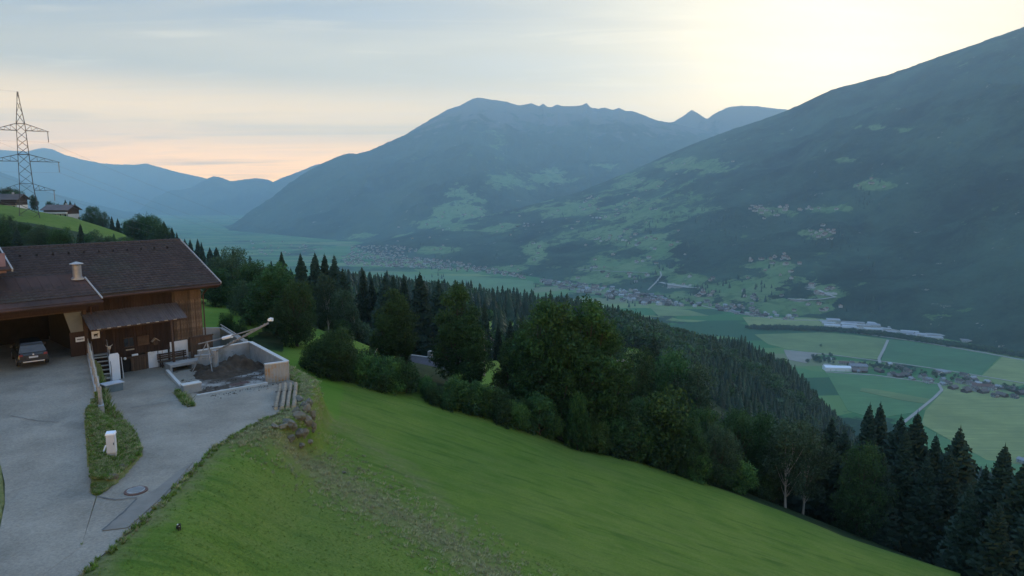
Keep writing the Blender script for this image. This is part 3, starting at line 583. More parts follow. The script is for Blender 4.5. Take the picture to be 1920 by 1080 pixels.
def ribbon(name, pxs, wd, mat, dz, label, sub=6, fn=None):
    pts = []
    for i in range(len(pxs) - 1):
        for k in range(sub):
            f = k / sub; pts.append((pxs[i][0] * (1 - f) + pxs[i + 1][0] * f, pxs[i][1] * (1 - f) + pxs[i + 1][1] * f))
    pts.append(pxs[-1]); W = []
    for x, y in pts:
        if fn: W.append(fn(x, y))
        else: W.append(on_z(x, y, FLOOR + dz))
    vs = []; fs = []
    for i, p in enumerate(W):
        d = (W[min(i + 1, len(W) - 1)] - W[max(i - 1, 0)]); d.z = 0; d.normalize(); nn = Vector((-d.y, d.x, 0)) * wd / 2
        vs += [p - nn, p + nn, p - nn - Vector((0, 0, 1)), p + nn - Vector((0, 0, 1))]
    for i in range(len(W) - 1):
        a = i * 4; b = a + 4; fs += [(a + 1, a, b, b + 1), (a, a + 2, b + 2, b), (a + 3, a + 1, b + 1, b + 3)]
    o = mesh_obj(name, vs, fs, mat); return tag(o, label, kind='structure')
def slope_pt(x, y):
    p, t = hit_far(x, y); return p + Vector((0, 0, 3))
ribbon('road', [(1415, 611), (1480, 613), (1600, 623), (1720, 640), (1840, 660), (2000, 690)], 9, M['road'], 1.2, 'main valley road beside the river tree belt')
ribbon('track', [(1665, 637), (1657, 655), (1648, 672), (1650, 680)], 7, M['road'], 1.3, 'short pale farm track between the two fields')
ribbon('road', [(1470, 656), (1560, 665), (1700, 683), (1800, 698), (1920, 718), (2050, 740)], 6, M['road'], 1.2, 'lane running behind the hamlet')
ribbon('road', [(1548, 697), (1640, 703), (1700, 711), (1760, 719), (1766, 731), (1752, 745), (1725, 767), (1690, 795)], 6, M['road'], 1.4, 'pale lane curving past the hamlet down to the left')
ribbon('road', [(1300, 569), (1340, 579), (1400, 590), (1480, 600), (1545, 600), (1600, 604)], 8, M['road'], 1.4, 'road along the foot of the mountain towards the factories')
ribbon('road', [(1215, 545), (1232, 528), (1240, 517), (1238, 510)], 7, M['road'], 1.4, 'road climbing the slope out of the second village', fn=slope_pt)
ribbon('road', [(1238, 530), (1262, 536), (1290, 540), (1318, 541)], 20, M['gravel'], 1.4, 'pale gravel works strip on the lower slope', fn=slope_pt)
ribbon('road', [(1318, 541), (1312, 550), (1302, 556)], 10, M['road'], 1.4, 'short track below the gravel strip', fn=slope_pt)
ribbon('road', [(1478, 561), (1500, 564), (1540, 562), (1566, 558), (1548, 552), (1535, 545)], 12, M['gravel'], 1.4, 'hairpin track up to the quarry', fn=slope_pt)
ribbon('road', [(1080, 505), (1120, 508), (1160, 510), (1215, 512)], 8, M['road'], 1.4, 'lane across the meadows above the second village', fn=slope_pt)

# ------------------------------------------------------------------ farm driveway and yard
def surf(name, poly, zf, mat, label, step=1.0, dz=0.0, th=.3):
    pts = [Vector((p[0], p[1])) for p in poly]; n = len(pts)
    xs = [p.x for p in pts]; ys = [p.y for p in pts]
    gx, gy = np.meshgrid(np.arange(min(xs), max(xs), step), np.arange(min(ys), max(ys), step)); gx = gx.ravel(); gy = gy.ravel()
    k = inside(poly, gx, gy) & (pdist(poly, gx, gy) > .3)
    vv = pts + [Vector((a, b)) for a, b in zip(gx[k], gy[k])]
    ed = [(i, (i + 1) % n) for i in range(n)]
    co, _, fa, *_r = delaunay_2d_cdt(vv, ed, [], 1, 1e-4)
    V = [(c.x, c.y, float(zf(c.x, c.y)) + dz) for c in co]; nb = len(V)
    fs = [tuple(f) for f in fa]
    # skirt along boundary edges
    cnt = {}
    for f in fs:
        for i in range(len(f)):
            e = (f[i], f[(i + 1) % len(f)]); cnt[tuple(sorted(e))] = cnt.get(tuple(sorted(e)), []) + [e]
    low = {}
    for e, l in cnt.items():
        if len(l) == 1:
            a, b = l[0]
            for q in (a, b):
                if q not in low: low[q] = len(V); V.append((V[q][0], V[q][1], V[q][2] - th))
            fs.append((b, a, low[a], low[b]))
    return mesh_obj(name, V, fs, mat)
tag(surf('farmyard', yard_poly, lambda x, y: z_yard(y) + .012 * float(vnoise(np.array([x]), np.array([y]), .4)[0]), M['asphalt'], ''), 'lower grey asphalt farmyard and lane in front of the barn door', kind='structure')
tag(surf('driveway', drive_poly, lambda x, y: z_drive(y) + .012 * float(vnoise(np.array([x]), np.array([y]), .4)[0]) + .006, M['asphalt'], ''), 'upper grey asphalt driveway leading into the open garage', kind='structure')
def strip(px, fn, wd, mat, name, label, dz):
    W = [on_fn(x, y, fn) + Vector((0, 0, dz)) for x, y in px]; vs = []; fs = []
    for i, p in enumerate(W):
        d = (W[min(i + 1, len(W) - 1)] - W[max(i - 1, 0)]); d.z = 0; d.normalize(); ww = wd * (.6 + .8 * random.random()); nn = Vector((-d.y, d.x, 0)) * ww / 2
        vs += [p - nn, p + nn]
    for i in range(len(W) - 1): a = 2 * i; fs.append((a + 1, a, a + 2, a + 3))
    return tag(mesh_obj(name, vs, fs, mat), label, kind='structure')
def jl(pts, n=6, j=1.2):
    o = []
    for i in range(len(pts) - 1):
        for k in range(n):
            f = k / n; o.append((pts[i][0] * (1 - f) + pts[i + 1][0] * f + random.uniform(-j, j) * (k > 0), pts[i][1] * (1 - f) + pts[i + 1][1] * f + random.uniform(-j, j) * .5 * (k > 0)))
    return o + [pts[-1]]
strip(jl([(182, 932), (215, 938), (257, 934)]), z_yard, .07, M['crack'], 'asphalt_crack', 'dark crack running from the grass island tip to the manhole', .035)
strip(jl([(257, 936), (228, 965), (192, 995)]), z_yard, .07, M['crack'], 'asphalt_crack', 'diagonal dark seam of the patched asphalt strip', .036)
strip(jl([(20, 780), (70, 790), (110, 792)]), z_drive, .04, M['crack'], 'asphalt_crack', 'thin crack across the upper driveway', .035)
strip(jl([(245, 765), (330, 752), (372, 745)]), z_yard, .05, M['crack'], 'asphalt_crack', 'thin crack across the yard towards the concrete block', .035)
pp = [on_fn(x, y, z_yard) for x, y in [(258, 935), (290, 920), (340, 880), (362, 868), (330, 905), (298, 938), (240, 990), (192, 996)]]
pt = mesh_obj('asphalt_patch', [p + Vector((0, 0, .03)) for p in pp] + [p + Vector((0, 0, -.05)) for p in pp], [tuple(range(8))[::-1]] + [(i, (i + 1) % 8, 8 + (i + 1) % 8, 8 + i) for i in range(8)], M['patch'])
tag(pt, 'darker repaired asphalt strip along the lane edge', kind='structure')
mh = on_fn(255, 921, z_yard); m_ = empty('manhole_cover', mh + Vector((0, 0, .03))); tag(m_, 'round rusty manhole cover set in the lane below the grass island', 'manhole cover')
MB().tube([(0, 0, -.05), (0, 0, .015)], .44, 20).build('frame', M['rust'], m_); MB().tube([(0, 0, .0), (0, 0, .03)], .34, 20).build('lid', M['concrete'], m_)
for i in range(5): MB().box(-.28, .28, -.2 + i * .1 - .012, -.2 + i * .1 + .012, .03, .038).build('lid_rib', M['crack'], m_)

# ------------------------------------------------------------------ barn (s along the front wall from its far corner, w out of the wall, z up)
ZR0 = -12.9                                     # lower yard level at the barn
barn = empty('barn', BC + Vector((0, 0, ZR0))); barn.rotation_euler.z = 0
tag(barn, 'large old farm barn with brown tiled roof, plank walls and an open garage', 'barn')
BO = barn.location.copy()
def hb(mb, s0, s1, w0, w1, z0, z1, m=0, o=None):
    o = BO if o is None else o
    s0, s1 = min(s0, s1), max(s0, s1); w0, w1 = min(w0, w1), max(w0, w1); z0, z1 = min(z0, z1), max(z0, z1)
    P = [(s1, w1), (s0, w1), (s0, w0), (s1, w0)]
    return mb.hexa([bp(s, w_, z) - o for z in (z0, z1) for s, w_ in P], m)
def hq(mb, pts, th, m=0, o=None):
    """solid slab under 4 (s,w,z) corner points"""
    o = BO if o is None else o
    t_ = [bp(*p) - o for p in pts]; b_ = [p - Vector((0, 0, th)) for p in t_]
    mb.hexa(b_ + t_, m); return mb
EAVE_W, EAVE_Z, RIDGE_W, RIDGE_Z = 1.3, -6.98, -5.7, -4.05
SL, SR = 24.0, -1.0
def roof_z(w_): return EAVE_Z + (EAVE_W - w_) / (EAVE_W - RIDGE_W) * (RIDGE_Z - EAVE_Z)
# masonry / shell
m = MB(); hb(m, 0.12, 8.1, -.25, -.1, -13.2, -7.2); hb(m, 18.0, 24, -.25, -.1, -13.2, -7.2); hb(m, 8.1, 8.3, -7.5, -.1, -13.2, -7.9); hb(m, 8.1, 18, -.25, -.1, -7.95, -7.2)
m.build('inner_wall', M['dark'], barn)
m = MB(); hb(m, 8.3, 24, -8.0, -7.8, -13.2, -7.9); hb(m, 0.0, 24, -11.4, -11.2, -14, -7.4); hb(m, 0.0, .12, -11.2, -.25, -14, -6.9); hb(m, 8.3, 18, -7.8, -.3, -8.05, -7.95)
m.build('garage_back_wall', M['dark'], barn)  # near-black colour puts the garage's deep shade into its walls
m = MB(); G_ = [(-.05, .05, -7.6), (-.05, -11.4, -7.6), (-.05, -5.7, -4.3)]
P_ = [bp(*q) - BO for q in G_]; P2 = [p - BU * .12 for p in P_]; m.add(P_ + P2, [(0, 1, 2), (5, 4, 3), (0, 3, 4, 1), (1, 4, 5, 2), (2, 5, 3, 0)]); m.build('gable', M['wood_weathered'], barn)
# roof slabs
m = MB(); hq(m, [(SL, EAVE_W, EAVE_Z), (SR, EAVE_W, EAVE_Z), (SR, RIDGE_W, RIDGE_Z), (SL, RIDGE_W, RIDGE_Z)], .16)
hq(m, [(SL, RIDGE_W - .003, RIDGE_Z), (SR, RIDGE_W - .003, RIDGE_Z), (SR, -12.7, EAVE_Z), (SL, -12.7, EAVE_Z)], .16); roof = m.build('roof', M['tile'], barn)
# every roof tile as relief in one sheet of real geometry
V = []; F = []
slope = Vector((0, EAVE_W - RIDGE_W, EAVE_Z - RIDGE_Z)); nrm_w = (RIDGE_Z - EAVE_Z); L_ = math.hypot(EAVE_W - RIDGE_W, nrm_w); nr_ = 22; tw = .30; ntile = int((SL - SR) / tw)
for r_ in range(nr_):
    f0, f1 = r_ / nr_, (r_ + 1.12) / nr_
    for c_ in range(ntile):
        s_ = SR + .02 + c_ * tw + random.uniform(-.006, .006); lift = .085 + random.uniform(-.008, .012); b = len(V)
        for ff, up in ((f0, .055), (min(f1, 1), .012)):
            w_ = EAVE_W + .04 - ff * (EAVE_W - RIDGE_W + .04); z_ = roof_z(w_)
            for ds, hh in ((0, .0), (.06, .045), (.15, .028), (.24, .0), (.285, .0)):
                V.append(tuple(bp(s_ + ds, w_, z_ + (lift if up > .02 else .012) + hh) - BO))
        for k in range(4): F.append((b + k, b + k + 1, b + 5 + k + 1, b + 5 + k))
        V += [tuple(Vector(V[b + k]) - Vector((0, 0, .05))) for k in range(5)]
        for k in range(4): F.append((b + k + 1, b + k, b + 10 + k, b + 10 + k + 1))
me = np_mesh('roof_tiles', np.array(V), np.array(F), M['tile']); o = bpy.data.objects.new('roof_tiles', me); link(o, barn); o['kind'] = 'stuff'
rt = None
for i in range(56):
    s_ = SR + .22 + i * .44
    m = MB(); m.tube([bp(s_ - .22, RIDGE_W, RIDGE_Z + .02) - bp(s_, RIDGE_W, RIDGE_Z + .02), bp(s_ + .2, RIDGE_W, RIDGE_Z + .05) - bp(s_, RIDGE_W, RIDGE_Z + .02)], [.13, .11], 8) if rt is None else None
    if rt is None: rt = m.build('ridge_tile', M['tile'], barn)
    else: q = rt.copy(); link(q, barn); rt_ = q; 
    (rt if i == 0 else rt_).location = bp(s_, RIDGE_W, RIDGE_Z + .02) - BO
sg = None
for i in range(24):
    s_ = .6 + i * .98; w_ = RIDGE_W + 1.55; p = bp(s_, w_, roof_z(w_) + .15) - BO
    if sg is None: m = MB(); m.box(-.06, .06, -.02, .02, 0, .16); m.box(-.06, .06, -.02, .12, .0, .03); sg = m.build('snow_guard', M['dark'], barn); sg.location = p; sg.rotation_euler.z = -UA + math.pi / 2
    else: q = sg.copy(); link(q, barn); q.location = p
# verge boards, gutter, rafters
m = MB(); m.beam(bp(SR - .03, EAVE_W + .1, EAVE_Z + .02) - BO, bp(SR - .03, RIDGE_W, RIDGE_Z + .10) - BO, .06, .14); m.build('verge_flashing', M['flash'], barn)
m = MB(); m.beam(bp(SR + .02, -12.7, EAVE_Z) - BO, bp(SR + .02, RIDGE_W, RIDGE_Z + .05) - BO, .08, .2); m.build('verge_flashing', M['flash'], barn)
m = MB(); m.tube([bp(SR, EAVE_W + .09, EAVE_Z - .10) - BO, bp(7.3, EAVE_W + .09, EAVE_Z - .16) - BO], .075, 8); m.build('gutter', M['metal_roof'], barn)
m = MB(); hb(m, -.9, 8.0, EAVE_W - .03, EAVE_W + .02, EAVE_Z - .30, EAVE_Z - .12); m.build('fascia', M['wood_dark'], barn)
raf = None
for i in range(14):
    s_ = -.7 + i * .72; p = bp(s_, 0, 0) - Vector((BO.x, BO.y, 0)); p.z = 0
    if raf is None:
        m = MB(); z0 = roof_z(0) - .26 - BO.z; z1 = roof_z(EAVE_W - .1) - .26 - BO.z
        m.beam(BN * -.1 + Vector((0, 0, z0 + .04)), BN * (EAVE_W - .1) + Vector((0, 0, z1)), .12, .16); raf = m.build('rafter', M['wood_dark'], barn); raf.location = p
    else: q = raf.copy(); link(q, barn); q.location = p
# front planks
def plank(s0, wd, z0, z1, mat, w0=0.0, th=.035):
    m = MB(); hb(m, 0, wd - .012, w0, w0 + th + random.uniform(0, .02), z0, z1, 0, BC + Vector((0, 0, BO.z))); o = m.build('plank', mat, barn)
    o.location = (bp(s0, 0, BO.z) - BO); return o
s_ = 0.0
while s_ < 7.85:
    wd = random.uniform(.17, .25); top = roof_z(.05) - .17
    if s_ < 2.05: plank(s_, wd, -11.15 + random.uniform(-.05, .03), top, M['wood_weathered'])
    elif s_ < 5.9: plank(s_, wd, (-11.35 if s_ < 2.6 else -11.70 if s_ < 5.3 else -11.8) + random.uniform(-.03, .03), top, M['wood_dark'])
    else: plank(s_, wd, -12.6 if s_ > 6.4 else -11.85, top, M['wood_dark'])
    s_ += wd
# light cladding strips seen on the weathered corner
for s_, z_ in ((.46, -11.0), (1.12, -10.6), (1.62, -11.1)):
    m = MB(); hb(m, s_, s_ + .05, .05, .08, z_, -8.2); m.build('cover_strip', M['wood_brown'], barn)
# ground floor: white plaster, dark doors
def fb(name, s0, s1, z0, z1, mat, w0=0, w1=.05, parent=None):
    m = MB(); hb(m, s0, s1, w0, w1, z0, z1); return m.build(name, mat, parent or barn)
fb('plaster_wall', 1.22, 2.52, -12.85, -11.22, M['plaster'], -.09, .06)
fb('plaster_wall', 2.70, 3.36, -12.62, -11.74, M['plaster'], -.09, .05)
fb('plaster_wall', 3.44, 4.10, -12.94, -11.72, M['plaster'], -.09, .07)
fb('plinth', 2.55, 4.2, -13.1, -12.62, M['concrete'], -.09, .04); fb('plinth', .1, 1.22, -13.1, -12.2, M['concrete'], -.09, .04)
fb('wall_panel', .12, 1.2, -12.2, -11.15, M['wood_brown'], -.09, .03); fb('wall_panel', 2.52, 3.4, -11.74, -11.3, M['wood_dark'], -.09, .03)
fb('wall_panel', 4.1, 4.22, -12.9, -11.7, M['wood_brown'], -.09, .06)
# wooden door of brown planks and the dark doorway beside it
s_ = 4.26
while s_ < 5.2:
    plank(s_, .165, -12.95, -11.95, M['wood_brown'], .05, .05); s_ += .165
fb('lintel', 4.2, 5.95, -11.93, -11.80, M['wood_post'], 0, .14)
fb('doorway_dark', 5.28, 5.95, -12.95, -11.93, M['dark'], -.08, .012); fb('door_post', 5.22, 5.30, -12.95, -11.93, M['wood_post'], 0, .12); fb('door_post', 5.93, 6.02, -12.95, -11.93, M['wood_post'], 0, .12)  # solid near-black panel, the doorway's darkness put into its colour
w_ = fb('window', 5.02, 5.62, -11.06, -10.46, M['glass'], .0, .065); fb('window_frame', 4.98, 5.66, -11.12, -11.06, M['wood_post'], 0, .09, w_); fb('window_frame', 4.98, 5.66, -10.46, -10.41, M['wood_post'], 0, .09, w_); fb('glazing_bar', 5.30, 5.34, -11.05, -10.47, M['wood_post'], .05, .085, w_)
fb('window_sill', 5.0, 5.55, -11.34, -11.26, M['wood_pale'], .02, .12)
# beam and post of the garage, pale side panel
fb('garage_beam', 8.0, 24, -7.95, -7.58, M['wood_dark'], .55, .85); fb('garage_beam', 7.9, 24, -8.15, -7.8, M['wood_post'], -.1, .1)
fb('post', 7.88, 8.10, -12.0, -7.8, M['wood_post'], .0, .24); fb('brace', 7.4, 7.9, -9.0, -8.85, M['wood_post'], .02, .12)
m = MB(); hq(m, [(9.2, -.02, -8.0), (8.13, -.02, -8.0), (8.13, .06, -8.0), (9.2, .06, -8.0)], .001)
P_ = [(9.22, -8.0), (8.15, -8.0), (8.1, -9.52), (8.86, -9.52)]
m = MB(); m.hexa([bp(s, .0, z) - BO for s, z in (P_[3], P_[2], P_[1], P_[0])] + [bp(s, .07, z) - BO for s, z in (P_[3], P_[2], P_[1], P_[0])]); m.build('side_panel', M['plaster_grey'], barn)
fb('side_panel', 8.1, 8.95, -11.2, -9.54, M['wood_dark'], -.03, .03)
# lean-to roof of fibre cement over the door: corrugated sheets
for i in range(7):
    m = MB(); n_ = 12; V = []; F = []
    for k in range(n_ + 1):
        s_ = 1.85 + (8.2 - 1.85) / 7 * (i + k / n_ * 1.02); h_ = .03 * math.cos(k / n_ * math.pi * 10)
        for ww, zz in ((.06, -8.28 + .02 * (i % 2)), (1.85, -9.2 + random.uniform(-.0, .02))):
            V.append(bp(s_, ww, zz + h_) - BO)
    nv_ = len(V); V += [v - Vector((0, 0, .035)) for v in V]
    for k in range(n_):
        a = 2 * k; F += [(a, a + 1, a + 3, a + 2), (nv_ + a + 1, nv_ + a, nv_ + a + 2, nv_ + a + 3), (a + 1, nv_ + a + 1, nv_ + a + 3, a + 3)]
    m.add(V, F); m.build('roof_sheet', M['fibre_roof'], barn)
m = MB()
for s_ in (2.1, 4.1, 6.1, 8.0): m.beam(bp(s_, .05, -9.1) - BO, bp(s_, 1.75, -9.24) - BO, .09, .12)
m.beam(bp(1.9, 1.7, -9.29) - BO, bp(8.15, 1.7, -9.28) - BO, .10, .12); m.build('roof_support', M['wood_post'], barn)
for i in range(9):
    fb('edge_clip', 2.6 + i * .62, 2.82 + i * .62, -9.24, -9.19, M['wood_pale'], 1.84, 1.88)
# sheet metal roof over the garage, laid over the tiles
mt = -1.4; m = MB(); hq(m, [(24, 1.85, -7.20), (7.35, 1.85, -7.22), (7.55, mt, roof_z(mt) + .17), (24, mt, roof_z(mt) + .17)], .14); mr_ = m.build('metal_roof', M['metal_roof'], barn)
m = MB()
for i in range(27): s_ = 7.8 + i * .6; m.beam(bp(s_, 1.84, -7.19) - BO, bp(s_, mt, roof_z(mt) + .18) - BO, .02, .025)
m.build('standing_seam', M['metal_roof'], mr_)
m = MB(); m.beam(bp(7.32, 1.88, -7.14) - BO, bp(7.53, -.7, roof_z(-.7) + .22) - BO, .08, .08); m.build('flashing', M['flash'], mr_)
m = MB(); m.tube([bp(7.3, 1.93, -7.36) - BO, bp(24, 1.93, -7.33) - BO], .08, 8); m.build('gutter', M['metal_roof'], mr_)
fb('fascia', 7.4, 24, -7.6, -7.35, M['wood_dark'], 1.74, 1.80)
# vent stack
vp = bp(*(7.96, -.75, 0)); vz = roof_z(-.75) + .12
m = MB(); m.tube([(0, 0, 0), (0, 0, .12)], .42, 16); v0 = m.build('vent_stack', M['zinc'], barn); v0.location = Vector((vp.x, vp.y, vz)) - BO; v0.scale = (.82, .82, .95)
m = MB(); m.tube([(0, 0, .1), (0, 0, 1.0)], .34, 16); m.build('pipe', M['zinc'], v0, smooth=False)
m = MB(); m.tube([(0, 0, 1.08), (0, 0, 1.12), (0, 0, 1.25)], [.52, .50, .05], 16); m.build('rain_cap', M['flash'], v0)
m = MB(); m.tube([(0, 0, -.05), (0, 0, .05)], .5, 16); m.build('collar', M['flash'], v0)
m = MB()
for k in range(4): a_ = k * math.pi / 2; m.tube([(.3 * math.cos(a_), .3 * math.sin(a_), .98), (.3 * math.cos(a_), .3 * math.sin(a_), 1.1)], .02, 4)
m.build('bracket', M['zinc'], v0)
# mauve boarded dormer at the left picture edge
dm = empty('hay_dormer', (0, 0, 0), parent=barn)
m = MB(); hb(m, 12.1, 16, -4.2, .05, -5.15, -4.2); m.build('dormer_wall', M['mauve'], dm)
m = MB(); hb(m, 12.9, 16, -4.2, .0, -7.0, -5.153); m.build('dormer_base', M['wood_dark'], dm)
for i in range(9):
    m = MB(); hb(m, 12.1 + i * .42, 12.1 + i * .42 + .40, .05, .09, -5.16, -3.9); m.build('plank', M['mauve'], dm)
m = MB(); m.beam(bp(11.86, .5, -4.98) - BO, bp(11.86, -4.4, -2.9) - BO, .08, .2); m.build('verge_board', M['flash'], dm)
m = MB(); hq(m, [(17, .45, -4.9), (11.9, .45, -4.9), (11.9, -4.4, -2.85), (17, -4.4, -2.85)], .1); m.build('dormer_roof', M['metal_roof'], dm)

# ------------------------------------------------------------------ things on and at the barn front
def wall_thing(name, s, z, w_, label, cat):
    e = empty(name, bp(s, w_, z)); e.rotation_euler.z = -UA + math.pi / 2 + math.pi; tag(e, label, cat); return e
# local frame of a wall thing: +x = rightwards along the wall (towards -s) , -y = out of the wall
def wt(name, s, z, w_, label, cat):
    e = empty(name, bp(s, w_, z)); e.rotation_euler.z = math.atan2(BU.y, BU.x); tag(e, label, cat); return e
t = wt('sign', 8.38, -10.04, .16, 'small white lettered board on the dark wall left of the post', 'sign')
MB().box(-.27, .27, -.03, 0, -.16, .16).build('board', M['plaster'], t)
m = MB(); x_ = -.2
while x_ < .2: w2 = random.uniform(.02, .045); m.box(x_, x_ + w2, -.038, -.03, -.05 + random.uniform(0, .02), .05); x_ += w2 + .018
m.build('lettering', M['dark'], t)
t = wt('picture_board', 7.41, -9.86, .14, 'square white board with a dark cow picture under the lean-to roof', 'sign')
MB().box(-.25, .25, -.03, 0, -.27, .27).build('board', M['plaster'], t)
m = MB(); m.tube([(-.12, -.034, -.02), (.1, -.034, .0)], [.07, .06], 8); m.tube([(.09, -.034, .01), (.16, -.034, .06)], [.035, .025], 6)
for x_ in (-.11, -.05, .05, .1): m.box(x_ - .012, x_ + .012, -.04, -.03, -.17, -.05)
m.build('cow_picture', M['dark'], t)
t = wt('wooden_box', 4.4, -10.75, .20, 'brown slatted wooden box hung on the barn wall left of the birdhouse', 'box')
MB().box(-.38, .38, -.0, .14, -.34, .34).build('back', M['wood_dark'], t)
for i in range(6): MB().box(-.4, .4, -.03, .0, -.34 + i * .115, -.34 + i * .115 + .10).build('slat', M['wood_brown'], t)
t = wt('birdhouse', 3.57, -10.95, .06, 'little wooden birdhouse with pitched roof on the barn wall', 'birdhouse')
MB().add([(-.16, -.22, -.25), (.16, -.22, -.25), (.16, -.22, .02), (0, -.22, .2), (-.16, -.22, .02), (-.16, 0, -.25), (.16, 0, -.25), (.16, 0, .02), (0, 0, .2), (-.16, 0, .02)], [(0, 1, 2, 3, 4), (9, 8, 7, 6, 5), (1, 0, 5, 6), (2, 1, 6, 7), (0, 4, 9, 5), (4, 3, 8, 9), (3, 2, 7, 8)]).build('body', M['wood_post'], t)
for sg_ in (-1, 1): MB().beam((0, -.12, .24), (sg_ * .27, -.12, .0), .34, .035).build('roof_board', M['wood_pale'], t)
MB().tube([(0, -.24, -.03), (0, -.215, -.03)], .04, 8).build('entrance', M['dark'], t)
t = wt('wall_lamp', 5.02, -11.72, .1, 'small white wall lamp above the wooden barn door', 'lamp')
MB().tube([(-.2, -.08, 0), (.2, -.08, 0)], [.075, .075], 10).build('shade', M['white'], t); MB().box(-.05, .05, -.08, .0, -.03, .03).build('bracket', M['zinc'], t)
t = wt('round_lamp', 5.72, -11.85, .16, 'round white lamp over the dark doorway', 'lamp')
MB().tube([(0, -.12, -.09), (0, -.12, -.05), (0, -.12, .05), (0, -.12, .09)], [.04, .09, .09, .04], 10).build('globe', M['white'], t); MB().box(-.02, .02, -.08, .0, -.02, .02).build('bracket', M['zinc'], t)
# bench
bs = bp(2.55, .55, -12.88); bench = empty('bench', bs, math.atan2(BU.y, BU.x)); tag(bench, 'long brown wooden bench against the white barn wall', 'bench')
for i in range(3): MB().box(-1.05, 1.05, -.28 + i * .15, -.28 + i * .15 + .13, .42, .46).build('seat_slat', M['wood_brown'], bench)
for i in range(3): MB().box(-1.05, 1.05, .16, .19, .56 + i * .15, .56 + i * .15 + .12).build('back_slat', M['wood_brown'], bench)
for x_ in (-.85, .85):
    for y_ in (-.22, .15): MB().box(x_ - .035, x_ + .035, y_ - .035, y_ + .035, 0, .42 if y_ < 0 else 1.0).build('leg', M['wood_post'], bench)
t = empty('bucket', bp(2.15, 1.15, -12.88)); tag(t, 'white plastic bucket standing in front of the bench', 'bucket')
MB().tube([(0, 0, 0), (0, 0, .28)], [.11, .14], 12).build('body', M['white'], t); MB().tube([(-.14, 0, .27), (-.1, 0, .34), (0, 0, .38), (.1, 0, .34), (.14, 0, .27)], .008, 5).build('handle', M['steel'], t)
t = empty('broom', bp(3.25, .3, -12.88)); tag(t, 'broom leaning on the barn wall beside the bench', 'broom')
MB().tube([(0, 0, .12), (.08, 0, 1.2)], .018, 6).build('handle', M['wood_pale'], t); MB().box(-.14, .12, -.04, .04, 0, .13).build('brush_head', M['wood_brown'], t)
pz = wt('roof_post', 2.95, -13.0, 1.75, 'dark post carrying the lean-to roof in front of the bench', 'post')
MB().box(-.07, .07, -.07, .07, 0, 3.70).build('shaft', M['wood_post'], pz); MB().box(-.11, .11, -.11, .11, 0, .12).build('foot', M['concrete'], pz)

# steps from the lower yard up to the drive level, with a white panel and railings
_sp = on_fn(204, 716, z_yard); _q = _sp - BC; st = wt('steps', -_q.dot(BU), -12.9, _q.dot(BN) - 1.2, 'grey metal steps leading from the lower yard up to driveway level', 'steps'); st.rotation_euler.z = math.atan2(BU.y, BU.x) - R(12)
for i in range(6): MB().box(-.42, .42, -1.2 + i * .27, -1.2 + i * .27 + .25, .24 * (i + 1), .24 * (i + 1) + .04).build('tread', M['concrete_light'], st); 
for x_ in (-.44, .44): MB().beam((x_, -1.3, .05), (x_, .45, 1.6), .05, .22).build('stringer', M['zinc'], st)
MB().box(-.46, .46, .42, 1.6, 1.55, 1.64).build('landing', M['concrete'], st)
for x_ in (-.44, .44): 
    MB().box(x_ - .03, x_ + .03, 1.45, 1.52, 0, 1.55).build('support', M['zinc'], st)
for x_ in (-.46, .46):
    m = MB(); m.tube([(x_, -1.15, .2), (x_, -1.15, 1.15), (x_, .45, 2.55), (x_, 1.5, 2.55), (x_, 1.5, 1.6)], .025, 6); m.tube([(x_, .45, 1.6), (x_, .45, 2.55)], .02, 6); m.build('handrail', M['zinc'], st)
t = empty('leaning_board', on_fn(217, 712, z_yard), math.atan2(BU.y, BU.x) + R(8)); tag(t, 'tall rounded white board leaning beside the metal steps', 'panel')
m = MB(); n_ = 8
V = []
for zz in (0, .9, 1.7, 1.85):
    hw = .34 if zz < 1.8 else .26
    V += [(-hw, -.02, zz), (hw, -.02, zz), (hw, .02, zz), (-hw, .02, zz)]
F = [(0, 3, 2, 1), (12, 13, 14, 15)]
for k in range(3):
    a = 4 * k
    for q in range(4): F.append((a + q, a + (q + 1) % 4, a + 4 + (q + 1) % 4, a + 4 + q))
m.add(V, F); m.build('board', M['white'], t)
MB().box(.36, .44, -.04, .04, 0, 1.5).build('edge_post', M['dark'], t); MB().tube([(.5, -.1, .0), (.46, -.04, 1.5)], .02, 5).build('prop', M['plaster'], t)
t = empty('water_tub', on_fn(211, 733, z_yard), math.atan2(BU.y, BU.x) + R(6)); tag(t, 'blue grey tub standing at the foot of the metal steps', 'tub')
m = MB(); m.hexa([(-.5, -.3, 0), (.5, -.3, 0), (.5, .3, 0), (-.5, .3, 0), (-.56, -.36, .5), (.56, -.36, .5), (.56, .36, .5), (-.56, .36, .5)]); m.build('body', M['blue_grey'], t)
MB().box(-.6, .6, -.4, .4, .5, .56).build('rim', M['grey_box'], t)
t = empty('skull_ornament', at(205, 657, 47.3), math.atan2(BU.y, BU.x)); t.scale = (.6, .6, .6); tag(t, 'pale cow skull shaped ornament on a pole above the metal steps', 'ornament')
MB().tube([(0, 0, -2.2), (0, 0, .1)], .04, 6).build('pole', M['zinc'], t)
m = MB(); m.tube([(0, -.05, .5), (0, -.06, .42), (0, -.05, .25), (0, -.03, .06)], [.12, .2, .17, .06], 8); m.build('skull', M['wood_pale'], t)
for sx in (-1, 1): MB().tube([(sx * .12, -.05, .48), (sx * .3, -.05, .56), (sx * .36, -.05, .72)], [.05, .04, .015], 6).build('horn', M['wood_pale'], t)

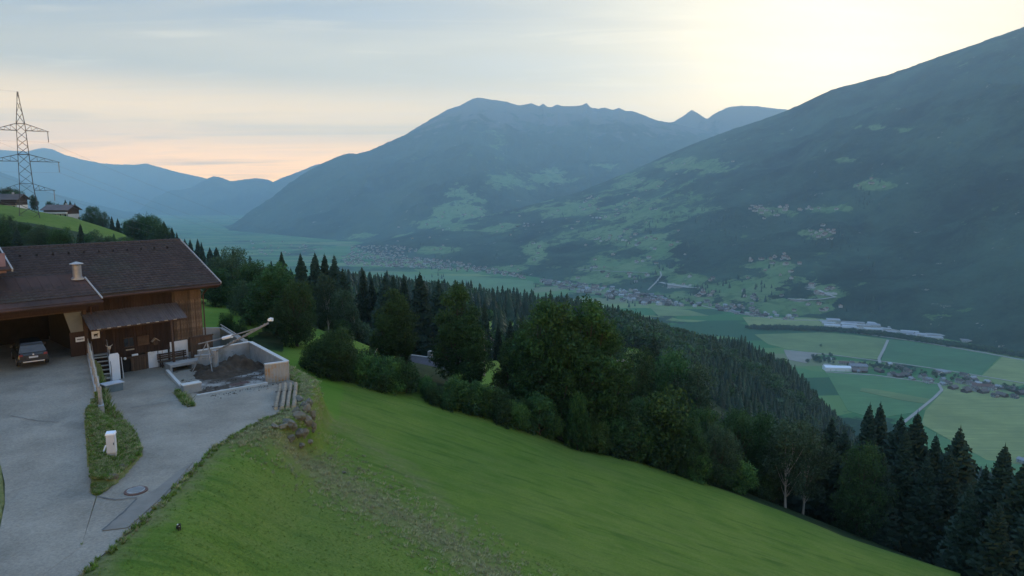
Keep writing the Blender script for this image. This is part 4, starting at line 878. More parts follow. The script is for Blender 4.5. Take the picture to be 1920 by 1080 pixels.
# driveway retaining wall with railing
ra = on_fn(166, 662, z_drive); rb = on_fn(190, 765, z_drive)
rw = empty('retaining_wall', (ra.x, ra.y, 0)); tag(rw, 'grey concrete retaining wall between driveway and lower yard', 'wall')
m = MB(); n_ = 10
for i in range(n_):
    p = ra.lerp(rb, i / n_); q = ra.lerp(rb, (i + 1) / n_); d = (rb - ra).normalized(); sd_ = Vector((-d.y, d.x, 0)) * -.14; o_ = Vector((ra.x, ra.y, 0)); z0 = -13.3
    zp, zq = float(z_drive(p.y)) + .12, float(z_drive(q.y)) + .12
    pts = [Vector((p.x, p.y, z0)) + sd_, Vector((q.x, q.y, z0)) + sd_, Vector((q.x, q.y, z0)) - sd_, Vector((p.x, p.y, z0)) - sd_, Vector((p.x, p.y, zp)) + sd_, Vector((q.x, q.y, zq)) + sd_, Vector((q.x, q.y, zq)) - sd_, Vector((p.x, p.y, zp)) - sd_]
    m.hexa([v - o_ for v in pts])
m.build('wall', M['concrete'], rw)
rl = empty('railing', (ra.x, ra.y, float(z_drive(ra.y)) + .12)); tag(rl, 'weathered grey wooden railing on the retaining wall beside the driveway', 'railing')
pl = []
for i in range(7):
    p = ra.lerp(rb, .02 + i * .16); p.z = float(z_drive(p.y)) + .12; p = p - rl.location; pl.append(p)
    MB().box(-.07, .07, -.07, .07, 0, 1.02).build('post', M['steel'], rl, loc=p)
for i in range(6):
    for h_ in (.35, .68, .98): MB().beam(pl[i] + Vector((0, 0, h_)), pl[i + 1] + Vector((0, 0, h_)), .06, .13).build('rail', M['wood_pale'] if h_ > .9 else M['concrete'], rl)

# ------------------------------------------------------------------ dung yard: concrete walls, floor, heap, ledge
A1, B1, A2 = bp(-1.16, 10.44, 0), bp(-2.45, 2.6, 0), bp(.30, 10.05, 0)
pitw = empty('dung_yard_wall', (B1.x, B1.y, -13.3)); tag(pitw, 'light grey concrete wall round the dung yard', 'wall')
def wallseg(mb, p, q, z0, z1a, z1b, th, o_, m_=0):
    d = (q - p); d.z = 0; d.normalize(); n_ = Vector((-d.y, d.x, 0)) * th / 2
    P_ = [p - n_, q - n_, q + n_, p + n_]
    mb.hexa([Vector((v.x, v.y, z0)) - o_ for v in P_] + [Vector((P_[0].x, P_[0].y, z1a)) - o_, Vector((P_[1].x, P_[1].y, z1b)) - o_, Vector((P_[2].x, P_[2].y, z1b)) - o_, Vector((P_[3].x, P_[3].y, z1a)) - o_], m_)
PO = pitw.location.copy(); ZT = -11.64
m = MB(); wallseg(m, B1 + BN * .13, A1 - BN * .02, -15.6, ZT, ZT, .24, PO); m.build('side_wall', M['concrete'], pitw)
m = MB(); wallseg(m, A1, A2, -15.6, ZT + .002, ZT + .002, .26, PO); m.build('end_wall', M['rust_concrete'], pitw)
for i in range(7):
    f_ = (i + .5) / 7; p = A1.lerp(A2, f_) + BN * .13
    m = MB(); m.box(-.02, .02, -.012, .012, 0, 1.5); m.build('board_mark', M['concrete'], pitw, loc=Vector((p.x, p.y, -13.15)) - PO, rz=math.atan2(BU.y, BU.x))
B3 = bp(1.6, 2.75, 0)
m = MB(); wallseg(m, B1 - BU * -.13, B3, -15.0, ZT - .002, ZT + .0, .24, PO); m.build('back_wall', M['concrete'], pitw)
m = MB(); wallseg(m, B1 + BN * .10, A1 - BN * .02, ZT, ZT + .07, ZT + .07, .30, PO); wallseg(m, A1, A2, ZT + .003, ZT + .073, ZT + .073, .32, PO); wallseg(m, B1, B3, ZT, ZT + .067, ZT + .067, .30, PO); m.build('coping', M['concrete_light'], pitw)
# floor, hollow towards the back
pf = [bp(4.9, 9.9, 0), bp(.35, 10.2, 0), bp(-1.0, 9.9, 0), bp(-2.2, 2.9, 0), bp(3.6, 2.9, 0), bp(4.4, 6.0, 0)]
def z_pit(x, y):
    w_ = (Vector((x, y, 0)) - BC).dot(BN); return -12.78 - .25 * max(0, min(1, (8.5 - w_) / 5))
tag(surf('dung_yard_floor', pf, z_pit, M['slab_stained'], '', step=.8, dz=.015, th=.5), 'pale concrete floor of the dung yard stained brown', kind='structure')
m = MB(); wallseg(m, bp(4.9, 10.05, 0), bp(.45, 10.6, 0), -13.2, -12.70, -12.70, .16, Vector((0, 0, 0))); tag(m.build('kerb', M['concrete_light']), 'low pale kerb along the open side of the dung yard', 'kerb')
t = empty('drain_grate', bp(1.75, 9.35, -12.79), math.atan2(BU.y, BU.x)); tag(t, 'rusty rectangular drain grate in the dung yard floor', 'grate')
MB().box(-.65, .65, -.28, .28, 0, .035).build('frame', M['rust'], t)
for i in range(10): MB().box(-.58 + i * .12, -.53 + i * .12, -.24, .24, .035, .055).build('bar', M['rust'], t)
# dung heap
V = []; F = []; nn_ = 44
for i in range(nn_):
    for j in range(nn_):
        s_ = -1.9 + i / (nn_ - 1) * 5.4; w_ = 2.95 + j / (nn_ - 1) * 5.6; p = bp(s_, w_, 0)
        dd = ((s_ - .3) / 2.9) ** 2 + ((w_ - 4.2) / 3.3) ** 2 + .45 * float(fbm(np.array([p.x]), np.array([p.y]), .55, 3, 12)[0]); h_ = max(0, 1 - dd) * 0.85 * (.75 + .9 * float(fbm(np.array([p.x]), np.array([p.y]), 1.3, 3)[0]))
        z_ = z_pit(p.x, p.y) - .08 + h_ + (.10 * float(fbm(np.array([p.x]), np.array([p.y]), 2.6, 2, 4)[0]) + .06 if dd < 1.15 else 0); V.append((p.x, p.y, z_))
for i in range(nn_ - 1):
    for j in range(nn_ - 1): a = i * nn_ + j; F.append((a, a + 1, a + nn_ + 1, a + nn_))
hp = bpy.data.objects.new('dung_heap', np_mesh('dung_heap', np.array(V), np.array(F)[:, ::-1], M['dung'])); link(hp); tag(hp, 'dark brown dung heap piled against the back of the dung yard', 'dung heap')
# ledge with the dark channel opening
le = empty('channel_ledge', bp(3.4, 2.0, -13.3), 0); tag(le, 'concrete ledge with a dark square channel opening beside the bench', 'ledge'); LO = le.location.copy()
m = MB(); hb(m, .7, 3.55, 1.55, 2.6, -12.55, -12.36, 0, LO); m.build('slab', M['concrete'], le)
m = MB(); hb(m, .7, 2.0, 1.6, 2.55, -14, -12.552, 0, LO); hb(m, 3.4, 3.55, 1.6, 2.55, -14, -12.552, 0, LO); m.build('side_wall', M['concrete'], le)
m = MB(); hb(m, 2.0, 3.4, 1.6, 1.7, -14, -12.554, 0, LO); hb(m, 2.0, 3.4, 1.7, 4.6, -14.1, -14.0, 0, LO); m.build('channel', M['dark'], le)  # near-black colour carries the shade inside the channel
m = MB(); hb(m, 2.05, 3.6, 2.62, 4.7, -12.94, -12.905 , 0, LO); m.build('channel_dark', M['dark'], le)  # thin near-black sheet on the floor, painting on the opening's darkness
m = MB(); wallseg(m, bp(3.72, 2.4, 0), bp(4.7, 7.4, 0), -13.3, -12.66, -12.72, .2, LO); m.build('edge_kerb', M['concrete_light'], le)
t = empty('concrete_block', bp(4.75, 8.9, -12.95), math.atan2(BU.y, BU.x) - R(4)); tag(t, 'free standing low concrete block between yard and dung yard', 'block')
MB().box(-.55, .55, -.28, .28, 0, .70).build('body', M['concrete'], t); MB().box(-.58, .58, -.31, .31, .70, .76).build('cap', M['concrete_light'], t)
# brown board wall right of the plaster, and the long retaining wall behind
t = wt('board_fence', .45, -12.7, .5, 'reddish brown board screen standing right of the white barn wall', 'fence')
for i in range(9): MB().box(-.75 + i * .19, -.75 + i * .19 + .175, -.03, .01, 0, 1.62 + .012 * i).build('plank', M['wood_brown'], t)
MB().box(-.8, 1.0, -.08, .05, 1.62, 1.72).build('top_rail', M['wood_post'], t)
bw = empty('back_wall', bp(-.3, -.6, -13.5)); tag(bw, 'old grey concrete retaining wall running out behind the barn corner', 'wall')
ka = at(384, 611, 56); kb = at(414, 614, 57.5); kc = at(466, 643.5, 54.5)
def kz(p): return p.z
m = MB(); wallseg(m, Vector((ka.x - 1.5, ka.y - 1, 0)), Vector((kb.x, kb.y, 0)), -15.5, ka.z + .02, kb.z, .3, bw.location); wallseg(m, Vector((kb.x, kb.y, 0)), Vector((kc.x, kc.y, 0)), -15.5, kb.z, kc.z, .3, bw.location); m.build('wall', M['concrete'], bw)
m = MB(); m.tube([kb + Vector((0, 0, .25)) - bw.location, kc + Vector((0, 0, .12)) - bw.location], .04, 6)
for f_ in (.05, .5, .95): q = kb.lerp(kc, f_) - bw.location; m.tube([q - Vector((0, 0, .2)), q + Vector((0, 0, .25))], .03, 5)
m.build('railing', M['concrete_light'], bw)
# slatted mats / pallets stacked in front of the back wall
for i in range(4):
    c_ = bp(.1 - .5 * i, 1.5 + .25 * i, -12.3 + .18 * (i % 2))
    t = empty('board_stack', c_, math.atan2(BU.y, BU.x) + R(12 * i - 10)); tag(t, ['weathered plank bundle nearest the board screen', 'weathered plank bundle second from the board screen', 'weathered plank bundle under the swing arm motor', 'weathered plank bundle closest to the dung yard corner'][i], 'planks')
    for k in range(4): MB().box(-.7, .7, -.3 + k * .16, -.3 + k * .16 + .14, 0, .05 + .03 * (k % 2)).build('plank', M['steel'], t)
    MB().box(-.6, -.5, -.3, .35, -.5, 0).build('bearer', M['wood_post'], t); MB().box(.5, .6, -.3, .35, -.5, 0).build('bearer', M['wood_post'], t)

# dung conveyor: swinging boom
cb = bp(.55, 3.55, 0); base = Vector((cb.x, cb.y, -12.2))
d1 = at(403, 660, 50.3); tipb = at(503, 606, 46.5); hd = at(509, 599, 46.2); rear = at(372, 645, 49.5); mid = at(427, 632, 48.8); join = at(480, 616, 47.3)
cr = empty('dung_conveyor', Vector((d1.x, d1.y, -13.0))); tag(cr, 'long grey swinging boom of the dung conveyor over the yard', 'conveyor'); CO = cr.location.copy()
m = MB(); m.beam(d1 - CO, tipb - CO, .09, .12); m.build('boom', M['steel'], cr)
m = MB()
dv = (tipb - d1)
for k in range(1, 16): q = d1 + dv * (k / 16); m.box(q.x - CO.x - .04, q.x - CO.x + .04, q.y - CO.y - .12, q.y - CO.y + .12, q.z - CO.z + .05, q.z - CO.z + .09)
m.build('flight', M['steel'], cr)
m = MB(); m.tube([rear - CO, mid - CO, join - CO, (tipb + (tipb - d1) * -.08) - CO], .045, 6); m.build('stay', M['steel'], cr)
m = MB(); m.tube([at(418, 634.5, 48.9) - CO, at(435, 630, 48.6) - CO], .12, 8); m.build('motor', M['white'], cr)
m = MB(); m.box(hd.x - CO.x - .13, hd.x - CO.x + .1, hd.y - CO.y - .1, hd.y - CO.y + .1, hd.z - CO.z - .1, hd.z - CO.z + .09); m.tube([(hd.x - CO.x - .1, hd.y - CO.y - .18, hd.z - CO.z), (hd.x - CO.x - .1, hd.y - CO.y + .18, hd.z - CO.z)], .10, 10); hm_ = m.build('head', M['white'], cr)
tp = at(388, 641, 49.4)
for dx, dy in ((-.7, -.3), (.1, .7), (.5, -.7)):
    m = MB(); m.tube([tp - CO, (tp.x - CO.x + dx * 1.4, tp.y - CO.y + dy * 1.4, .25)], .035, 6); m.build('strut', M['steel'], cr)
m = MB(); m.tube([(0, 0, 0), (0, 0, d1.z - CO.z + .15)], .22, 10); m.build('pivot', M['concrete'], cr)
m = MB(); m.beam(at(365, 668, 49.5) - CO, d1 - Vector((0, 0, .2)) - CO, .35, .12); m.beam(at(380, 672, 49) - CO, d1 - Vector((0, 0, .35)) - CO, .1, .1); m.build('trough', M['steel'], cr)

# crumbs of dung and straw trodden over the dung yard floor and its mouth
def crumb(seed):
    r = random.Random(seed); m = MB(); m.tube([(-.5, 0, .0), (-.2, r.uniform(-.2, .2), .25), (.2, r.uniform(-.2, .2), .22), (.5, 0, 0)], [.1, .35, .3, .1], 5); me = bpy.data.meshes.new('crumb'); me.from_pydata(m.v, [], m.f); me.materials.append(M['dung']); me.update(); return me
CRUMBS = [crumb(i) for i in range(3)]; crumb_pts = []
_r = random.Random(4)
for _ in range(260):
    s_, w_ = _r.uniform(-.9, 4.3), 10.0 - abs(_r.gauss(0, 3.0))
    if w_ < 3.2: continue
    p = bp(s_, w_, 0); crumb_pts.append((p.x, p.y, z_pit(p.x, p.y) + .02, _r.uniform(.03, .09)))
for _ in range(90):
    s_, w_ = _r.uniform(-.6, 4.6), 10.6 + abs(_r.gauss(0, .6)); p = bp(s_, w_, 0); crumb_pts.append((p.x, p.y, float(z_yard(p.y)) + .01, _r.uniform(.03, .08)))
# downpipe at the barn corner
m = MB(); m.tube([bp(-.2, 1.35, EAVE_Z - .12) - BO, bp(-.12, .35, EAVE_Z - .75) - BO, bp(-.12, .16, EAVE_Z - .95) - BO, bp(-.12, .16, -12.4) - BO], .05, 6); m.build('downpipe', M['wood_post'], barn)
m = MB(); m.tube([bp(7.15, 1.35, EAVE_Z - .16) - BO, bp(7.6, .3, EAVE_Z - .9) - BO, bp(7.6, .12, -9.3) - BO], .045, 6); m.build('downpipe', M['metal_roof'], barn)

# logs
lt = on_fn(540, 728, z_yard); lb_ = on_fn(534, 768, z_yard)
ax = (lt - lb_); ax.z = 0; ln_ = ax.length; ax.normalize(); px_ = Vector((ax.y, -ax.x, 0))
names = ['peeled log lying on the yard edge, nearest the asphalt', 'peeled log on the yard edge, second from the asphalt', 'peeled log on the yard edge, third from the asphalt', 'peeled log on the yard edge, outermost by the stone bank']
for i in range(4):
    c_ = (lt + lb_) / 2 + px_ * (i - 1.5) * .33 + ax * [0, .08, .1, .05][i]; r0 = .12 + .015 * (i % 2); t = empty('log', Vector((c_.x, c_.y, float(z_yard(c_.y)) + .17)), math.atan2(ax.y, ax.x)); tag(t, names[i], 'log', 'peeled logs lying side by side')
    hl = ln_ / 2
    m = MB(); m.tube([(-hl, 0, 0), (-hl * .5, .02 * (-1) ** i, 0), (0, 0, .01), (hl * .5, -.02, 0), (hl, 0, 0)], [r0, r0 * .97, r0 * .95, r0 * .92, r0 * .88], 10); m.build('stem', M['log'], t, smooth=True)
    for k in (-1, 1): MB().tube([(k * hl - .004, 0, 0), (k * (hl + .01), 0, 0)], r0 * .92, 10).build('cut_end', M['log_end'], t)
for i, f_ in enumerate((.15, .85)):
    c_ = lb_.lerp(lt, f_); m = MB(); m.beam(c_ - px_ * .75, c_ + px_ * .75, .1, .06); tag(m.build('bearer', M['wood_post']), ['timber bearer under the near end of the logs', 'timber bearer under the far end of the logs'][i], 'timber')

# ------------------------------------------------------------------ rocks
def rock_mesh(seed, sub=2):
    bm = bmesh.new(); bmesh.ops.create_icosphere(bm, subdivisions=sub, radius=1); rs = random.Random(seed); off = Vector((rs.uniform(0, 50), rs.uniform(0, 50), 0))
    for v in bm.verts:
        n = mnoise.noise(v.co * 1.1 + off) * .45 + mnoise.noise(v.co * 2.6 + off) * .18; v.co *= 1 + n; v.co.x = round(v.co.x * 3.2) / 3.2 * .5 + v.co.x * .5; v.co.z = round(v.co.z * 2.6) / 2.6 * .6 + v.co.z * .4
    me = bpy.data.meshes.new('rock'); bm.to_mesh(me); bm.free(); me.materials.append(M['rock']); return me
ROCKS = [rock_mesh(i) for i in range(5)]
def rock(px, py, sx, sy, sz, label, rz=0, zup=0, group=None, t=None):
    p = ground_hit(px, py) if t is None else at(px, py, t)
    o = bpy.data.objects.new('rock', random.choice(ROCKS)); link(o); o.location = p + Vector((0, 0, zup)); o.scale = (sx * .52, sy * .52, sz * .52); o.rotation_euler = (random.uniform(-.2, .2), random.uniform(-.2, .2), rz); tag(o, label, 'rock', group)
bank = [(560, 752, .7, .5, .5), (575, 775, .5, .5, .6), (562, 790, .7, .5, .55), (540, 800, .9, .55, .35), (578, 800, .55, .5, .75), (560, 818, .6, .5, .5), (545, 826, .6, .4, .4), (572, 826, .5, .5, .55), (530, 812, .6, .4, .3), (550, 805, .5, .4, .5), (580, 758, .4, .4, .5), (585, 785, .4, .5, .6), (588, 812, .4, .4, .5), (565, 838, .4, .35, .3), (556, 775, .5, .4, .5), (570, 763, .45, .4, .4), (548, 815, .5, .4, .4), (582, 838, .35, .3, .3), (515, 806, .5, .3, .2)]
for i, (x, y, a, b, c) in enumerate(bank): rock(x, y, a, b, c, ('big' if a * b * c > .15 else 'small') + ' lichen grey boulder of the stone bank ' + ('right beside the logs' if y < 778 else 'at the yard corner below the logs' if x < 552 else 'at its foot above the meadow' if y > 822 else 'halfway down its steep face'), random.uniform(0, 3), .08, 'boulders of the stone bank')
rock(645, 890, .2, .16, .14, 'small whitish stone alone in the meadow beside the dry swath', .3, .05)
rock(587, 818, .22, .2, .2, 'bright pale stone at the foot of the stone bank', .3, .1)
rock(620, 862, .22, .15, .1, 'flat grey stone half sunk in the dry grass swath', .9, .03)
rock(212, 897, .45, .3, .28, 'flat grey stone in the grass island near its tip', .5, .0)
rock(196, 912, .5, .35, .2, 'lowest flat stone at the tip of the grass island', 1.0, -.02)
rock(225, 880, .4, .25, .22, 'upper stone of the three in the grass island', .8, .0)
rock(362, 751, .22, .16, .12, 'small rubble stone beside the concrete block', .8, .06)
rock(343, 716, .2, .16, .14, 'small rubble stone on the kerb by the dark channel', .8, .3)

# electricity cabinet, stakes, cat
cp_ = ground_hit(211, 856); t = empty('electricity_cabinet', cp_, R(18)); t.scale = (.88, .88, .92); tag(t, 'light grey electricity cabinet standing on the grass island', 'cabinet')
MB().box(-.20, .20, -.17, .17, .22, 1.12).build('housing', M['grey_box'], t); MB().box(-.19, .19, -.16, .16, -.1, .22).build('base', M['concrete'], t)
MB().hexa([(-.23, -.20, 1.12), (.23, -.20, 1.12), (.23, .20, 1.12), (-.23, .20, 1.12), (-.21, -.18, 1.20), (.21, -.18, 1.20), (.21, .18, 1.24), (-.21, .18, 1.24)]).build('lid', M['white'], t)
dr = MB().box(-.17, .17, -.182, -.17, .26, 1.08).build('door', M['grey_box'], t); MB().box(.12, .15, -.20, -.182, .62, .74).build('handle', M['dark'], dr)
sp_ = ground_hit(198, 850); t = empty('marker_stones', sp_); tag(t, 'pair of slanting white plates lying beside the electricity cabinet', 'plates')
for k in (0, 1): MB().beam((-.12 + k * .16, 0, 0), (-.02 + k * .16, .1, .32), .10, .03).build('plate', M['white'], t)
ct = ground_hit(336, 997)
t = bpy.data.objects.new('cat', None); link(t); t.location = ct + Vector((0, 0, -.0)); t.rotation_euler.z = R(-50); t.scale = (.72, .72, .72); tag(t, 'small black and white cat sitting in the mown grass below the lane', 'cat')
m = MB(); m.tube([(-.17, 0, .06), (-.16, 0, .11), (-.08, 0, .16), (.03, 0, .20), (.11, 0, .24), (.15, 0, .30), (.17, 0, .335), (.22, 0, .335), (.265, 0, .31), (.29, 0, .30)], [.03, .085, .095, .085, .07, .052, .058, .062, .04, .018], 10)
for y_ in (-.045, .045): m.tube([(.10, y_, .2), (.12, y_, .1), (.12, y_, .02), (.155, y_, .012)], [.035, .024, .02, .018], 6); m.tube([(-.1, y_ * 1.3, .12), (-.04, y_ * 1.8, .06), (-.12, y_ * 1.8, .02), (-.02, y_ * 1.8, .014)], [.06, .045, .024, .018], 6)
bo = m.build('body', M['fur_black'], t, smooth=True)
for y_ in (-.035, .035): MB().add([(.17, y_ - .018, .385), (.20, y_ + .0, .38), (.17, y_ + .02, .385), (.175, y_, .44)], [(0, 1, 3), (1, 2, 3), (2, 0, 3)]).build('ear', M['fur_black'], t)
m = MB(); m.tube([(.13, 0, .235), (.17, 0, .265), (.185, 0, .31)], [.03, .048, .03], 8); m.build('white_bib', M['fur_white'], t, smooth=True)
m = MB(); m.tube([(-.02, -.03, .255), (-.10, -.02, .225), (-.15, 0, .17)], [.03, .05, .03], 8); m.build('white_patch', M['fur_white'], t, smooth=True)
m = MB(); m.tube([(-.17, 0, .07), (-.24, .03, .05), (-.27, .1, .04), (-.23, .16, .04)], [.025, .022, .02, .012], 8); m.build('tail', M['fur_black'], t, smooth=True)

# parked car, seen from behind
cc = on_fn(74, 691, z_drive); car = empty('parked_car', (cc.x - 1.6, cc.y + 1.5, float(z_drive(47)) + .01), math.atan2(-BN.y, -BN.x) - R(7)); car.scale = (.93, .93, .93); tag(car, 'dark blue black car parked nose first in the open barn garage', 'car')
# x forward, z up ; rear at x=-2.2
secs = [(-2.22, .42, .82, .80), (-2.16, .34, .98, .88), (-1.9, .30, 1.02, .91), (-1.0, .28, 1.03, .93), (0.4, .28, 1.02, .93), (1.3, .30, .96, .92), (1.9, .34, .86, .86), (2.2, .40, .72, .70)]
V = []; F = []
for x_, z0, z1, hw in secs:
    for yy, zz in ((-hw * .92, z0), (-hw, z0 + .14), (-hw, (z0 + z1) / 2), (-hw * .94, z1 - .05), (-hw * .8, z1), (hw * .8, z1), (hw * .94, z1 - .05), (hw, (z0 + z1) / 2), (hw, z0 + .14), (hw * .92, z0)): V.append((x_, yy, zz))
k_ = 10
for i in range(len(secs) - 1):
    for q in range(k_): a = i * k_ + q; b = i * k_ + (q + 1) % k_; F.append((a, b, b + k_, a + k_))
F.append(tuple(range(k_))[::-1]); F.append(tuple((len(secs) - 1) * k_ + q for q in range(k_)))
body = mesh_obj('body', V, F, M['carpaint'], car)
mb_ = MB(); cab = [(-2.0, 1.0, .80), (-1.72, 1.52, .64), (-1.2, 1.60, .66), (0, 1.60, .66), (.55, 1.52, .62), (1.25, .98, .78)]
V = []; F = []
for x_, z_, hw in cab: V += [(x_, -hw, z_), (x_, hw, z_), (x_, hw * 1.22 if z_ > 1.1 else hw, .98), (x_, -hw * 1.22 if z_ > 1.1 else -hw, .98)]
for i in range(len(cab) - 1):
    a = 4 * i
    for q in range(4): F.append((a + q, a + (q + 1) % 4, a + 4 + (q + 1) % 4, a + 4 + q))
mb_.add(V, F).build('cabin', M['glass'], car)
MB().hexa([(-1.8, -.64, 1.50), (.5, -.60, 1.50), (.5, .60, 1.50), (-1.8, .64, 1.50), (-1.7, -.6, 1.635), (.3, -.56, 1.63), (.3, .56, 1.63), (-1.7, .6, 1.635)]).build('car_roof', M['carpaint'], car)
MB().beam((-2.06, 0, .99), (-1.80, 0, 1.42), 1.3, .03).build('rear_window', M['glass'], car)
for y_ in (-.70, .70): MB().box(-2.25, -2.05, y_ - .11, y_ + .11, .80, .93).build('tail_lamp', M['red_lamp'], car)
MB().box(-2.27, -2.2, -.62, .62, .36, .43).build('bumper_strip', M['chrome'], car); MB().box(-2.26, -2.1, -.86, .86, .42, .62).build('bumper', M['carpaint'], car)
MB().box(-2.25, -2.2, -.26, .26, .64, .75).build('number_plate', M['grey_box'], car); MB().tube([(-2.24, 0, .87), (-2.2, 0, .87)], .055, 12).build('emblem', M['chrome'], car)
for x_ in (-1.35, 1.35):
    for y_ in (-.84, .84):
        wv = MB().tube([(x_, y_ - .1, .34), (x_, y_ + .1, .34)], .34, 16).build('wheel', M['rubber'], car); MB().tube([(x_, y_ - .11, .34), (x_, y_ + .11, .34)], .2, 10).build('rim', M['zinc'], wv)
for y_ in (-.99, .99): MB().box(.55, .75, y_ - .08, y_ + .08, 1.0, 1.14).build('mirror', M['carpaint'], car)
M['leaf_ash'] = foliage('leaf_ash', (.017, .044, .015), (.068, .128, .030), trans=.25, var=.15)

# ------------------------------------------------------------------ tree prototypes (unit height, shared meshes)
def leaf_cloud(name, centers, mat, per, spread, size, seed, flat=.0, squash=(1, 1, 1), droop=0):
    """centers (n,4): x y z weight ; leaf-sized quads scattered in clumps"""
    r = np.random.default_rng(seed); n = len(centers); C_ = np.repeat(centers[:, :3], per, 0); lw = np.repeat(centers[:, 3], per)
    off = r.normal(0, 1, (n * per, 3)) * spread * np.array(squash); P = C_ + off
    N_ = r.normal(0, 1, (n * per, 3)); N_[:, 2] = np.abs(N_[:, 2]) + flat; N_ /= np.linalg.norm(N_, axis=1, keepdims=True)
    T_ = np.cross(N_, r.normal(0, 1, (n * per, 3))); T_ /= np.linalg.norm(T_, axis=1, keepdims=True); B_ = np.cross(N_, T_)
    s = size * r.uniform(.6, 1.3, (n * per, 1))
    V = np.stack([P - T_ * s, P + B_ * s * .55, P + T_ * s, P - B_ * s * .55], 1).reshape(-1, 3)
    F = np.arange(len(V)).reshape(-1, 4); me = np_mesh(name, V, F, mat)
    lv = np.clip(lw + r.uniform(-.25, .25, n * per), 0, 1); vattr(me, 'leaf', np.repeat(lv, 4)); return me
def limb_mesh(name, trunk_r, top, targets, mat, seed, base=0.0):
    r = random.Random(seed); m = MB(); n = 6
    pts = [Vector((0, 0, -.03))]; 
    for i in range(1, n + 1): pts.append(Vector((r.uniform(-.012, .012) * i * (1 - base), r.uniform(-.012, .012) * i * (1 - base), top * i / n)))
    m.tube(pts, [trunk_r * (1.25 if i == 0 else 1 - (.75 + .22 * base) * i / n) for i in range(n + 1)], 8)
    for t in targets:
        t = Vector(t); k = max(1, min(n - 1, int(n * (t.z * .55) / top))); p = pts[k]
        m.tube([p, p.lerp(t, .5) + Vector((0, 0, -.02)), t], [trunk_r * .42, trunk_r * .25, trunk_r * .08], 5, cap=False)
    me = bpy.data.meshes.new(name); me.from_pydata(m.v, [], m.f); me.materials.append(mat); me.update(); return me
def lobes(seed, n, wx, z0, z1, rmin, rmax, shape):
    r = random.Random(seed); out = []
    for i in range(n):
        f = (i + .5) / n; z = z0 + (z1 - z0) * f; wr = wx * shape(f); a = i * 2.4 + r.uniform(-.5, .5); d = wr * r.uniform(.35, 1.05)
        out.append((math.cos(a) * d, math.sin(a) * d, z + r.uniform(-.03, .03), r.uniform(rmin, rmax) * (.6 + .5 * shape(f)) * (1.25 if r.random() < .2 else 1)))
    return out
def clumps(lb, n, seed, z0, z1):
    r = np.random.default_rng(seed); L_ = np.array(lb); k = r.choice(len(L_), n, p=L_[:, 3] ** 2 / (L_[:, 3] ** 2).sum()); d = r.normal(0, 1, (n, 3)); d /= np.linalg.norm(d, axis=1, keepdims=True)
    rad = L_[k, 3] * np.where(r.random(n) < .8, r.uniform(.78, 1.08, n), r.uniform(.2, .8, n)); P = L_[k, :3] + d * rad[:, None] * np.array([1, 1, .85])
    lw = .12 + .45 * np.clip((P[:, 2] - z0) / (z1 - z0), 0, 1) ** 1.5 + r.normal(0, .16, n); return np.concatenate([P, np.clip(lw, 0, 1)[:, None]], 1)  # leaf tone lightens with height, painting highlights on the crown tops
TP = {}   # kind -> list of (crown_mesh, trunk_mesh)
def make_decid(kind, count, wx, z0, z1, nl, rmin, rmax, shape, mats, nclump, per, size, trunk, bark, spread=.028):
    TP[kind] = []
    for i in range(count):
        sd = hash((kind, i)) if False else sum(map(ord, kind)) * 13 + i; lb = lobes(sd, nl, wx, z0, z1, rmin, rmax, shape)
        cl = clumps(lb, nclump, sd, z0, z1); me = leaf_cloud(kind + '_crown', cl, mats[i % len(mats)], per, spread, size, sd)
        TP[kind].append((me, limb_mesh(kind + '_trunk', trunk, z1 * .8, [l[:3] for l in lb[::1]], bark, sd)))
oval = lambda f: math.sin(math.pi * min(1, max(0, .12 + f * .8))) ** .7
make_decid('tall', 4, .18, .08, .91, 30, .05, .105, oval, [M['leaf_a'], M['leaf_a'], M['leaf_b']], 800, 22, .0105, .018, M['bark'], .017)
make_decid('ash', 4, .18, .14, .91, 32, .042, .098, oval, [M['leaf_ash']], 820, 22, .0100, .018, M['bark'], .016)
make_decid('brightbush', 2, .36, .16, .80, 13, .16, .26, lambda f: 1 - .5 * f, [M['leaf_ash']], 330, 22, .026, .02, M['bark'], .045)
make_decid('broad', 4, .31, .09, .88, 34, .065, .145, oval, [M['leaf_a'], M['leaf_c'], M['leaf_a'], M['bush']], 950, 22, .0115, .022, M['bark'], .025)
make_decid('birch', 2, .20, .28, .93, 15, .07, .12, oval, [M['leaf_c'], M['leaf_c']], 520, 16, .0115, .012, M['bark_birch'], .026)
make_decid('bush', 4, .42, .16, .80, 13, .16, .28, lambda f: 1 - .55 * f, [M['bush'], M['bush'], M['leaf_b'], M['leaf_a']], 330, 22, .028, .02, M['bark'], .045)
make_decid('midtree', 3, .26, .25, .86, 14, .12, .19, oval, [M['leaf_a'], M['leaf_c'], M['leaf_a']], 190, 10, .034, .02, M['bark'], .035)
